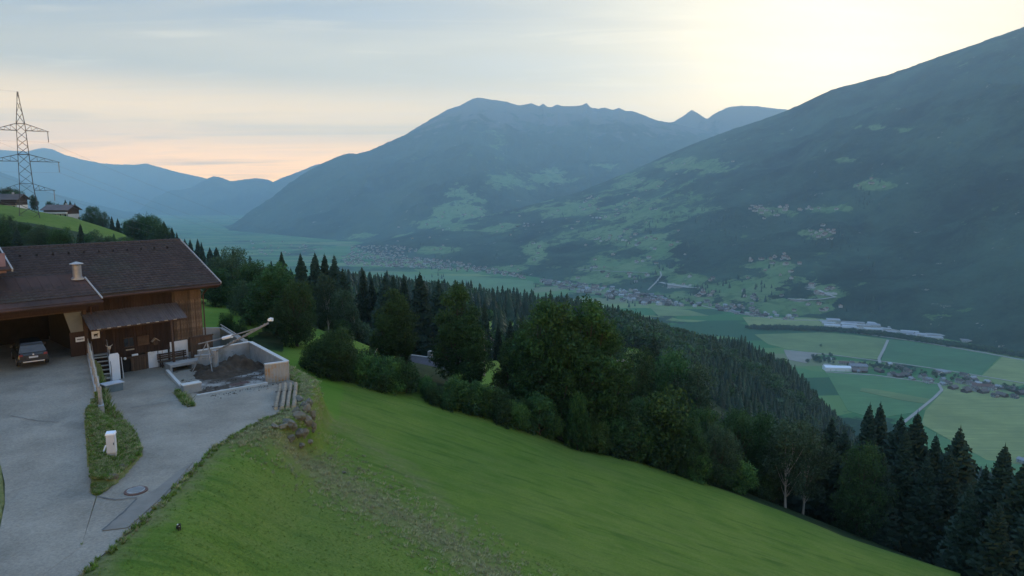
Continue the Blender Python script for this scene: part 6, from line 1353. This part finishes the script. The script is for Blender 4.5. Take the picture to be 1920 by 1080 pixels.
def place_house(p, mesh, label, cat='house', name='house', group=None, rz=None, s=1.0):
    o = bpy.data.objects.new(name, mesh); link(o); o.location = p + Vector((0, 0, -.5)); o.rotation_euler.z = rs.uniform(0, 6.28) if rz is None else rz; o.scale = (s, s, s); tag(o, label, cat, group); return o
def fl_or_slope(x, y): return hit_far(x, y)[0]
# hamlet on the valley floor behind the spruces
HAM = [(1592, 678), (1640, 676), (1700, 690), (1780, 700), (1850, 712), (1925, 735), (1990, 752), (1990, 765), (1900, 752), (1830, 738), (1760, 728), (1700, 710), (1600, 698)]
for i, p in enumerate(poly_pts(HAM, 46, 15)): place_house(p, HM[[0, 2, 3, 1, 3, 0, 5, 2][i % 8]], ['brown roofed farmhouse', 'grey roofed house'][i % 8 in (3, 6)] + ' of the valley hamlet ' + [r_ for m_, r_ in ((1660, 'beside the large grey barn'), (1740, 'between the barn and the big grey roof'), (1800, 'round the big grey roofed building'), (1870, 'around the red roofed farm building'), (9999, 'at its far right end')) if proj(p.x, p.y, p.z)[0] < m_][0], group='houses of the valley hamlet', rz=rs.choice((.35, .35 + 1.57)) + rs.uniform(-.15, .15))
def house_px(px, py, mesh, label, cat='house', rz=0, s=1.0, dz=0): 
    return place_house(on_z(px, py, FLOOR + dz), mesh, label, cat, rz=rz, s=s)
wh = on_z(1569, 694, FLOOR); o = house_mesh(40, M['white'], M['white'], 24, 62, 9, 2.5, .3, 'riding_hall'); o = place_house(wh, o, 'long white hall with white roof at the left end of the hamlet', 'hall', 'hall', rz=R(84))
house_px(1608, 690, house_mesh(41, M['house_wall'], M['roof_grey'], 26, 40, 8, 4), 'large dark grey barn right beside the long white hall', 'barn', R(80)); house_px(1610, 697, house_mesh(42, M['house_wood'], M['roof_brown'], 20, 34, 6, 4), 'long brown shed in front of the large grey barn', 'shed', R(84))
house_px(1583, 682, house_mesh(43, M['gravel'], M['roof_red'], 16, 24, 5, 2), 'small pinkish roofed shed behind the long white hall', 'shed', R(80))
house_px(1842, 727, house_mesh(44, M['house_wall'], M['roof_red'], 18, 42, 6, 4), 'long red roofed farm building in the right part of the hamlet', 'farm building', R(70)); house_px(1768, 698, HALL[2], 'big grey roofed building in the middle of the hamlet', 'farm building', R(20), .6)
house_px(1880, 728, house_mesh(45, M['house_wall'], M['roof_brown'], 14, 44, 5, 2.5), 'long low building right of the red roofed one', 'farm building', R(72)); house_px(1918, 868, HM[1], 'grey roofed house far right beside the straw field', rz=.4)
for i, (x, y) in enumerate([(1552, 684), (1553, 672)]):
    c_ = on_z(x, y, FLOOR + .9); tag(MB().tube([(0, 0, -.9), (0, 0, .1)], 14 if i else 11, 16).build('sand_pit', M['gravel'], loc=c_), ['pale round sand area beside the white hall', 'pale round riding ring behind the white hall'][i], 'sand area')
# factories along the river
IND = [(1545, 601), (1600, 603), (1680, 611), (1760, 624), (1830, 634), (1815, 642), (1740, 634), (1660, 625), (1560, 614)]
for i, p in enumerate(poly_pts(IND, 34, 26)): place_house(p, HALL[i % 3], 'flat pale factory hall beside the river, ' + ['left part of the industrial strip', 'middle of the industrial strip', 'right part of the industrial strip'][0 if proj(p.x, p.y, p.z)[0] < 1640 else 1 if proj(p.x, p.y, p.z)[0] < 1735 else 2], 'factory hall', 'factory_hall', 'factory halls beside the river', rz=R(70) + rs.uniform(-.1, .1), s=rs.uniform(.55, .95))
ipt = [on_z(x, y, FLOOR + .8) for x, y in [(1548, 605), (1600, 605), (1680, 612), (1760, 624), (1815, 636), (1740, 633), (1660, 624), (1575, 616)]]
tag(mesh_obj('factory_yard', [p for p in ipt] + [p - Vector((0, 0, 1.5)) for p in ipt], [tuple(range(8))[::-1]] + [(i, (i + 1) % 8, 8 + (i + 1) % 8, 8 + i) for i in range(8)], M['soil']), 'paved pale factory yards beside the river', kind='structure')
place_house(on_z(1613, 593, FLOOR), HM[0], 'single white house above the factories', rz=.3, s=1.2)
# second village, its tail, and the large far village
def village(poly, n, mind, lab, grp, s=1.0, fn=fl_or_slope, meshes=HM):
    P_ = poly_pts(poly, n, mind, fn); xs = [q[0] for q in poly]
    for i, p in enumerate(P_):
        f_ = (proj(p.x, p.y, p.z)[0] - min(xs)) / (max(xs) - min(xs)); k_ = rs.randrange(len(meshes))
        place_house(p, meshes[k_], ['brown roofed', 'grey roofed', 'larger brown roofed', 'wooden', 'red roofed', 'little grey roofed'][k_] + ' ' + lab + ', ' + ('left end' if f_ < .25 else 'left of its middle' if f_ < .5 else 'right of its middle' if f_ < .75 else 'right end'), group=grp, s=s * rs.uniform(.85, 1.2))
village([(1000, 527), (1080, 530), (1180, 545), (1240, 558), (1290, 575), (1200, 572), (1120, 556), (1040, 540)], 125, 15, 'house in the second village behind the forest ridge', 'houses of the second village', 1.3)
village([(1285, 563), (1350, 568), (1430, 583), (1500, 594), (1490, 603), (1400, 592), (1300, 576)], 44, 16, 'house in the roadside hamlet beyond the second village', 'houses of the roadside hamlet', 1.05)
allv = []
P_ = poly_pts([(640, 478), (700, 472), (780, 482), (860, 492), (960, 512), (990, 524), (880, 508), (760, 502), (650, 498)], 300, 17, fl_or_slope)
for i, p in enumerate(P_[:40]): place_house(p, HM[i % 6], 'tiny house of the large far village on the valley floor', group='houses of the large far village', s=1.1)
def joined_houses(name, P_, label, s):
    m = MB(); 
    for i, p in enumerate(P_):
        a = rs.uniform(0, 6.28); src = HM[i % 6]; ca, sa = math.cos(a), math.sin(a); k = s * rs.uniform(.8, 1.2)
        vs = [(p.x + (v.co.x * ca - v.co.y * sa) * k, p.y + (v.co.x * sa + v.co.y * ca) * k, p.z - 1 + v.co.z * k) for v in src.vertices]
        m.add(vs, [tuple(f.vertices) for f in src.polygons], 0); m.m[-len(src.polygons):] = [f.material_index + (0 if f.material_index != 1 else [1, 4, 5][i % 3] - 0) if f.material_index == 1 else f.material_index for f in src.polygons]
    o = mesh_obj(name, m.v, m.f, [M['house_wall'], M['roof_brown'], M['house_wood'], M['glass'], M['roof_grey'], M['roof_red']], None, m.m); tag(o, label, kind='stuff')
far_p = P_[40:] + poly_pts([(655, 462), (740, 460), (800, 470), (760, 476), (660, 474)], 60, 30, fl_or_slope) + poly_pts([(440, 448), (560, 455), (620, 470), (500, 480)], 26, 60, fl_or_slope)
# farmsteads scattered over the mountain meadows
farm = []
for cx, cy, rx, ry, a in M1_MEADOW + [(860, 395, 80, 18, .7), (800, 420, 60, 14, .7), (780, 447, 70, 12, .7)]:
    for _ in range(int(2 + rx * ry / 420) if a > .5 else 0):
        x, y = rs.gauss(cx, rx * .42), rs.gauss(cy, ry * .42); p, t_ = hit_far(x, y)
        if p.z > FLOOR + 3 and y > 300: farm.append(p)
for cx, cy, n in ((1420, 392, 7), (1470, 393, 6), (1510, 392, 5), (1440, 402, 5), (1540, 435, 8), (1553, 441, 6), (1640, 345, 2), (1450, 487, 5), (1475, 487, 4), (1415, 487, 3), (1110, 372, 5), (1095, 388, 6), (1120, 410, 6), (1170, 435, 4), (1220, 446, 3), (1180, 455, 4), (1140, 452, 3), (1410, 562, 5), (1120, 502, 4), (1180, 518, 4), (1000, 425, 4), (980, 425, 3)):
    for _ in range(n): p, t_ = hit_far(rs.gauss(cx, 9), rs.gauss(cy, 4)); farm.append(p)
for i, p in enumerate(farm[-40:]): place_house(p, HM[i % 6], 'pale farmhouse of the hamlets scattered on the mountain meadows', group='farmhouses on the mountain meadows', s=1.1)
joined_houses('far_houses', far_p + farm[:-40], 'tiny pale houses strewn over the far valley and slopes', 1.15)

# house on the slope behind the hedge: only roof and a bit of wall show
p = at(814, 665, 90); hz_ = H1(p.x, p.y); t = empty('farmhouse', (p.x, p.y, hz_ - .5), R(-28)); tag(t, 'farmhouse with purplish grey roof half hidden behind the hedge ashes', 'house'); hh = p.z - hz_ + .5 - .6
m = MB(); m.box(-3.2, 3.2, -4.5, 4.5, 0, hh - 1.6); m.build('wall', M['house_wall'], t)
rf_ = MB()
for sg_ in (-1, 1):
    P_ = [(sg_ * 4.1, -5.4, hh - 2.1), (0, -5.4, hh), (0, 5.4, hh), (sg_ * 4.1, 5.4, hh - 2.1)]
    if sg_ > 0: P_ = [P_[1], P_[0], P_[3], P_[2]]
    rf_.hexa(P_ + [(x, y, z + .15) for x, y, z in P_])
t.rotation_euler.z = R(62); rfo = rf_.build('roof', M['fibre_roof'], t); MB().box(-.12, .12, -5.45, 5.45, hh + .1, hh + .2).build('ridge_cap', M['flash'], rfo); MB().box(.8, 1.4, 1, 1.6, hh - .8, hh + .7).build('chimney', M['concrete'], rfo)
p = at(893, 634, 135); hz_ = H1(p.x, p.y); t = empty('white_cottage', (p.x, p.y, hz_ - .5), R(20)); tag(t, 'white cottage glimpsed between ash crown and wooden pole', 'house'); hh = p.z - hz_ + .5
MB().box(-2.2, 2.2, -3, 3, 0, hh).build('wall', M['white'], t); MB().add([(-2.8, -3.5, hh), (2.8, -3.5, hh), (2.8, 3.5, hh), (-2.8, 3.5, hh), (0, -3.5, hh + 1.5), (0, 3.5, hh + 1.5)], [(0, 1, 4), (2, 3, 5), (1, 2, 5, 4), (3, 0, 4, 5), (0, 3, 2, 1)]).build('roof', M['roof_brown'], t)
for x_ in (-1.1, .9): MB().box(x_ - .4, x_ + .4, -3.05, -2.9, hh - 1.6, hh - .6).build('window', M['glass'], t)
p0 = at(908, 690, 90); zt_ = at(908, 622, 90).z; zb = H1(p0.x, p0.y); t = empty('wooden_pole', (p0.x, p0.y, zb - .3)); tag(t, 'slim wooden utility pole before the dark spruce', 'pole')
MB().tube([(0, 0, 0), (0, 0, zt_ - zb + .3)], [.14, .10], 8).build('shaft', M['wood_pale'], t); MB().beam((-.5, 0, zt_ - zb), (.5, 0, zt_ - zb), .08).build('crossarm', M['wood_post'], t)
# pale strip (road guard) at the small clearing
ga = at(1142, 677, 320); 
c1_ = at(1143, 678, 322); c2_ = at(1184, 678, 322); z1, z2 = H1(c1_.x, c1_.y), H1(c2_.x, c2_.y)
tag(MB().beam(Vector((c1_.x, c1_.y, z1 + .6)), Vector((c2_.x, c2_.y, z2 + .6)), .8, 1.2).build('roadside_wall', M['concrete_light']), 'pale roadside wall under the small green clearing', 'wall')

# ------------------------------------------------------------------ chalets on the upper meadow
def chalet(px, py, t_, w_, l_, h_, rh, rz, label, white=True):
    p = at(px, py, t_); z = H1(p.x, p.y); z = max(z, p.z) - .6; e = empty('chalet', (p.x, p.y, z), rz); tag(e, label, 'chalet')
    MB().box(-l_ / 2, l_ / 2, -w_ / 2, w_ / 2, -2, h_ * .42).build('ground_floor', M['house_wall'], e); MB().box(-l_ / 2 + .02, l_ / 2 - .02, -w_ / 2 + .02, w_ / 2 - .02, h_ * .42, h_).build('upper_floor', M['wood_dark'], e)
    m = MB(); ov = 1.1; k = rh / (w_ / 2)
    for sg_ in (-1, 1):
        P_ = [(-l_ / 2 - ov, sg_ * (w_ / 2 + ov), h_ - k * ov), (l_ / 2 + ov, sg_ * (w_ / 2 + ov), h_ - k * ov), (l_ / 2 + ov, 0, h_ + rh), (-l_ / 2 - ov, 0, h_ + rh)]
        if sg_ > 0: P_ = P_[::-1]
        m.hexa(P_ + [(x, y, zz + .25) for x, y, zz in P_])
    r_ = m.build('roof', M['roof_brown'], e); MB().box(l_ * .2, l_ * .2 + .7, -.3, .4, h_ + rh * .5, h_ + rh + 1).build('chimney', M['house_wall'], r_)
    m = MB(); m.add([(-l_ / 2 + .02, -w_ / 2, h_), (-l_ / 2 + .02, w_ / 2, h_), (-l_ / 2 + .02, 0, h_ + rh), (l_ / 2 - .02, -w_ / 2, h_), (l_ / 2 - .02, w_ / 2, h_), (l_ / 2 - .02, 0, h_ + rh)], [(1, 0, 2), (3, 4, 5)]); m.build('gable', M['wood_dark'], e)
    b = MB().box(-l_ / 2, l_ / 2, -w_ / 2 - 1.2, -w_ / 2, h_ * .46, h_ * .46 + .9).build('balcony', M['wood_post'] if not white else M['house_wall'], e)
    for i in range(5):
        x = -l_ / 2 + (i + .5) * l_ / 5; f = MB().box(x - .55, x + .55, -w_ / 2 - .08, -w_ / 2 + .05, .5, 1.7).build('window', M['white'], e); MB().box(x - .42, x + .42, -w_ / 2 - .12, -w_ / 2 - .08, .6, 1.6).build('pane', M['glass'], f)
chalet(14, 390, 320, 9, 13, 4.8, 2.0, R(8), 'first mountain chalet at the left picture edge with white ground floor', False)
chalet(116, 405, 335, 8, 12, 3.9, 1.9, R(-4), 'second mountain chalet right of the pylon with a pale awning')

# ------------------------------------------------------------------ pylon
pb = at(56, 415, 240); pz0 = H1(pb.x, pb.y) - 3; py_ = empty('pylon', (pb.x, pb.y, pz0), R(35)); tag(py_, 'tall steel lattice pylon with three crossarms above the barn', 'pylon')
ztop = at(28, 182, 240).z + 1.0 - pz0; zs = [at(35, y, 240).z - pz0 for y in (234, 290.5, 344.5)]; 
def pw(z): 
    f = z / ztop; zt3, zt1 = zs[2], zs[0]
    if z <= zs[2]: return 3.1 + (1.9 - 3.1) * z / zs[2]
    if z <= zs[0]: return 1.9 + (1.2 - 1.9) * (z - zs[2]) / (zs[0] - zs[2])
    return max(.12, 1.2 * (1 - (z - zs[0]) / (ztop - zs[0])))
th_ = .13
m = MB()
lv = list(np.linspace(0, zs[2], 5)) + list(np.linspace(zs[2], zs[1], 4))[1:] + list(np.linspace(zs[1], zs[0], 5))[1:] + list(np.linspace(zs[0], ztop, 4))[1:]
for sx in (-1, 1):
    for sy in (-1, 1):
        m2 = MB()
        for a, b in zip(lv[:-1], lv[1:]): m2.beam((sx * pw(a), sy * pw(a), a), (sx * pw(b), sy * pw(b), b), th_ * 1.5)
        m2.build('leg', M['pylon'], py_)
for a, b in zip(lv[:-1], lv[1:]):
    wa, wb = pw(a), pw(b)
    for sy in (-1, 1):
        m.beam((-wa, sy * wa, a), (wb, sy * wb, b), th_ * .62); m.beam((wa, sy * wa, a), (-wb, sy * wb, b), th_ * .62)
        m.beam((sy * wa, -wa, a), (sy * wb, wb, b), th_ * .62); m.beam((sy * wa, wa, a), (sy * wb, -wb, b), th_ * .62)
    if b in (zs[0], zs[1], zs[2]):
        for sy in (-1, 1): m.beam((-wb, sy * wb, b), (wb, sy * wb, b), th_)
m.build('bracing', M['pylon'], py_)
for z_, al in zip(zs, (7.9, 10.3, 8.2)):
    for sx in (-1, 1):
        m = MB(); w0 = pw(z_); zb_ = z_ - 2.3; w1 = pw(zb_)
        for sy in (-1, 1):
            m.beam((sx * w0, sy * w0, z_), (sx * al, 0, zb_ - .1), th_ * .8); m.beam((sx * w1, sy * w1, zb_), (sx * al, 0, zb_ - .1), th_)
            for k in (.25, .5, .75):
                f = k; pA = Vector((sx * (w1 + (al - w1) * f), sy * w1 * (1 - f), zb_)); pB = Vector((sx * (w0 + (al - w0) * (f)), sy * w0 * (1 - f), z_ + (zb_ - .1 - z_) * f)); m.beam(pA, pB, th_ * .5)
                pC = Vector((sx * (w1 + (al - w1) * max(0, f - .25)), sy * w1 * (1 - f + .25), zb_)); m.beam(pC, pB, th_ * .5)
        arm = m.build('crossarm', M['pylon'], py_); mi = MB()
        mi.tube([(sx * (al - .4), 0, zb_ - .1), (sx * (al - .4), 0, zb_ - 3.6)], .13, 6); mi.build('insulator', M['zinc'], arm)
def sag(name, p, q, s_, label, r_=.022):
    pts = [p.lerp(q, i / 14) - Vector((0, 0, s_ * 4 * (i / 14) * (1 - i / 14))) for i in range(15)]
    tag(MB().tube(pts, r_, 4).build(name, M['zinc']), label, 'power line', 'power lines hanging from the pylon')
Mx = Matrix.Translation(py_.location) @ Matrix.Rotation(R(35), 4, 'Z')
for k, (z_, al) in enumerate(zip(zs, (7.9, 10.3, 8.2))):
    for sx in (-1, 1):
        a = Mx @ Vector((sx * (al - .4), 0, z_ - 6)); q = a + Vector((-190, -150, 30)); nm_ = ('left' if sx < 0 else 'right') + ' tip of the ' + ['top', 'middle', 'lowest'][k] + ' crossarm'; sag('power_line', a, q, 8, 'thin power line running leftwards from the ' + nm_); q = a + Vector((120, 380, -90)); sag('power_line', a, q, 12, 'thin power line running down the valley from the ' + nm_)
a = Mx @ Vector((0, 0, ztop)); sag('power_line', a, a + Vector((-190, -150, 32)), 6, 'thin earth wire running off from the pylon tip')

# ------------------------------------------------------------------ grass
def tuft_mesh(name, nb, h, spread, lean, mat, seed):
    r = random.Random(seed); V = []; F = []; A = []
    for i in range(nb):
        a = r.uniform(0, 6.28); d = r.uniform(0, spread); x, y = math.cos(a) * d, math.sin(a) * d; b = r.uniform(0, 6.28); hh = h * r.uniform(.5, 1.1); wv = .012 + h * .05; lx, ly = math.cos(b) * lean * hh, math.sin(b) * lean * hh; c, s = math.cos(b + 1.57) * wv, math.sin(b + 1.57) * wv
        i0 = len(V); V += [(x - c, y - s, -.02), (x + c, y + s, -.02), (x + lx * .5 + c * .7, y + ly * .5 + s * .7, hh * .6), (x + lx, y + ly, hh)]; F.append((i0, i0 + 1, i0 + 2, i0 + 3)); q = r.random(); A += [q * .5, q * .5, q, q]
    me = np_mesh(name, np.array(V), np.array(F), mat); vattr(me, 'leaf', A); return me
g1 = [tuft_mesh('tuft', 12, .10, .16, .8, M['blade'], i) for i in range(3)]; g2 = [tuft_mesh('tuft', 12, .11, .2, 1.4, M['blade_dry'], 10 + i) for i in range(2)]; g3 = [tuft_mesh('tuft', 18, .34, .16, .7, M['blade'], 20 + i) for i in range(2)] + [tuft_mesh('tuft', 18, .36, .16, .9, M['blade_dry'], 23)]
rg = np.random.default_rng(3); n = 150000; t_ = np.sqrt(rg.uniform(19 ** 2, 62 ** 2, n)); a_ = rg.uniform(-.72, .85, n); X = a_ * t_; Y = t_
ins = inside(yard_poly, X, Y) | inside(drive_poly, X, Y); dd = np.minimum(pdist(yard_poly, X, Y), pdist(drive_poly, X, Y)); Z = H(X, Y)
px, py = proj(X, Y, Z); ok = ~ins & (px > -30) & (px < 1960) & (py < 1120)
isl = (X < interp_pts(xy_, Y) + .1) & (X > interp_pts(xe, Y) - .1) & (Y > 26) & (Y < 38.5); barnside = (X < -17.2) & ~isl & (Y > 38)
ok &= ~barnside
swd = np.clip(1 - pdist(SW_PX, px, py, False) / 75, 0, 1); keepm = rg.random(n) < .33
sel_dry = ok & ((rg.random(n) < swd * .38) | ((dd < 1.8) & (rg.random(n) < .5) & (Y > 33))) & ~isl
sel_g = ok & ~sel_dry & ~isl & keepm & (dd > .1) & (Y < 34)
def mk(sel, lo, hi): s_ = rg.uniform(lo, hi, sel.sum()); return np.stack([X[sel], Y[sel], Z[sel], s_], -1)
scatter('meadow_grass', mk(sel_g, .25, .5), g1, 'short mown grass blades of the meadow'); scatter('dry_grass', mk(sel_dry, .5, 1.1), g2, 'dry cut grass lying in swaths')
nI = 5200; YI = rg.uniform(26.6, 38.3, nI); e0 = interp_pts(xe, YI); e1 = interp_pts(xy_, YI); XI = e0 + (e1 - e0) * rg.uniform(.02, .98, nI); ZI = H(XI, YI)
edge_pts = np.stack([XI, YI, ZI, rg.uniform(.18, .40, nI)], -1)
ed2 = ok & (dd < .35) & ~((Y < 27.2) & (X < interp_pts(xe, Y) + 1.2) & (X > -19)) & (rg.random(n) < .9); edge_pts = np.concatenate([edge_pts, mk(ed2, .2, .55)])
# weeds at the wall foot and round the concrete block
w2 = []
for i in range(260): f = rs.random(); p = _ra.lerp(_rb, f); w2.append((p.x + .25 + rs.random() * .5 * f, p.y, float(z_yard(p.y)), rs.uniform(.4, 1.5)))
for i in range(120): f = rs.random(); p = on_fn(332 + 26 * f, 735 + 28 * f, z_yard); w2.append((p.x + rs.gauss(0, .12), p.y + rs.gauss(0, .12), float(z_yard(p.y)), rs.uniform(.4, .9)))
scatter('tall_grass', np.concatenate([edge_pts, np.array(w2)]), g3, 'long rough grass on the island, road edges and wall foot')

# ------------------------------------------------------------------ haze: one closed box of even air round everything
hz = MB().box(-18500, 14500, -3200, 20000, FLOOR - 40, 1560)
hm = bpy.data.materials.new('haze'); hm.use_nodes = True; _nt = hm.node_tree; _nt.nodes.remove(_nt.nodes['Principled BSDF'])
_v = _nt.nodes.new('ShaderNodeVolumePrincipled'); _v.inputs['Color'].default_value = (*HAZE_COLOR, 1); _v.inputs['Density'].default_value = HAZE_DENSITY; _v.inputs['Anisotropy'].default_value = HAZE_ANISO
_nt.links.new(_v.outputs[0], _nt.nodes['Material Output'].inputs['Volume'])
tag(hz.build('haze', hm), 'thin blue evening haze lying in the valley', kind='stuff')
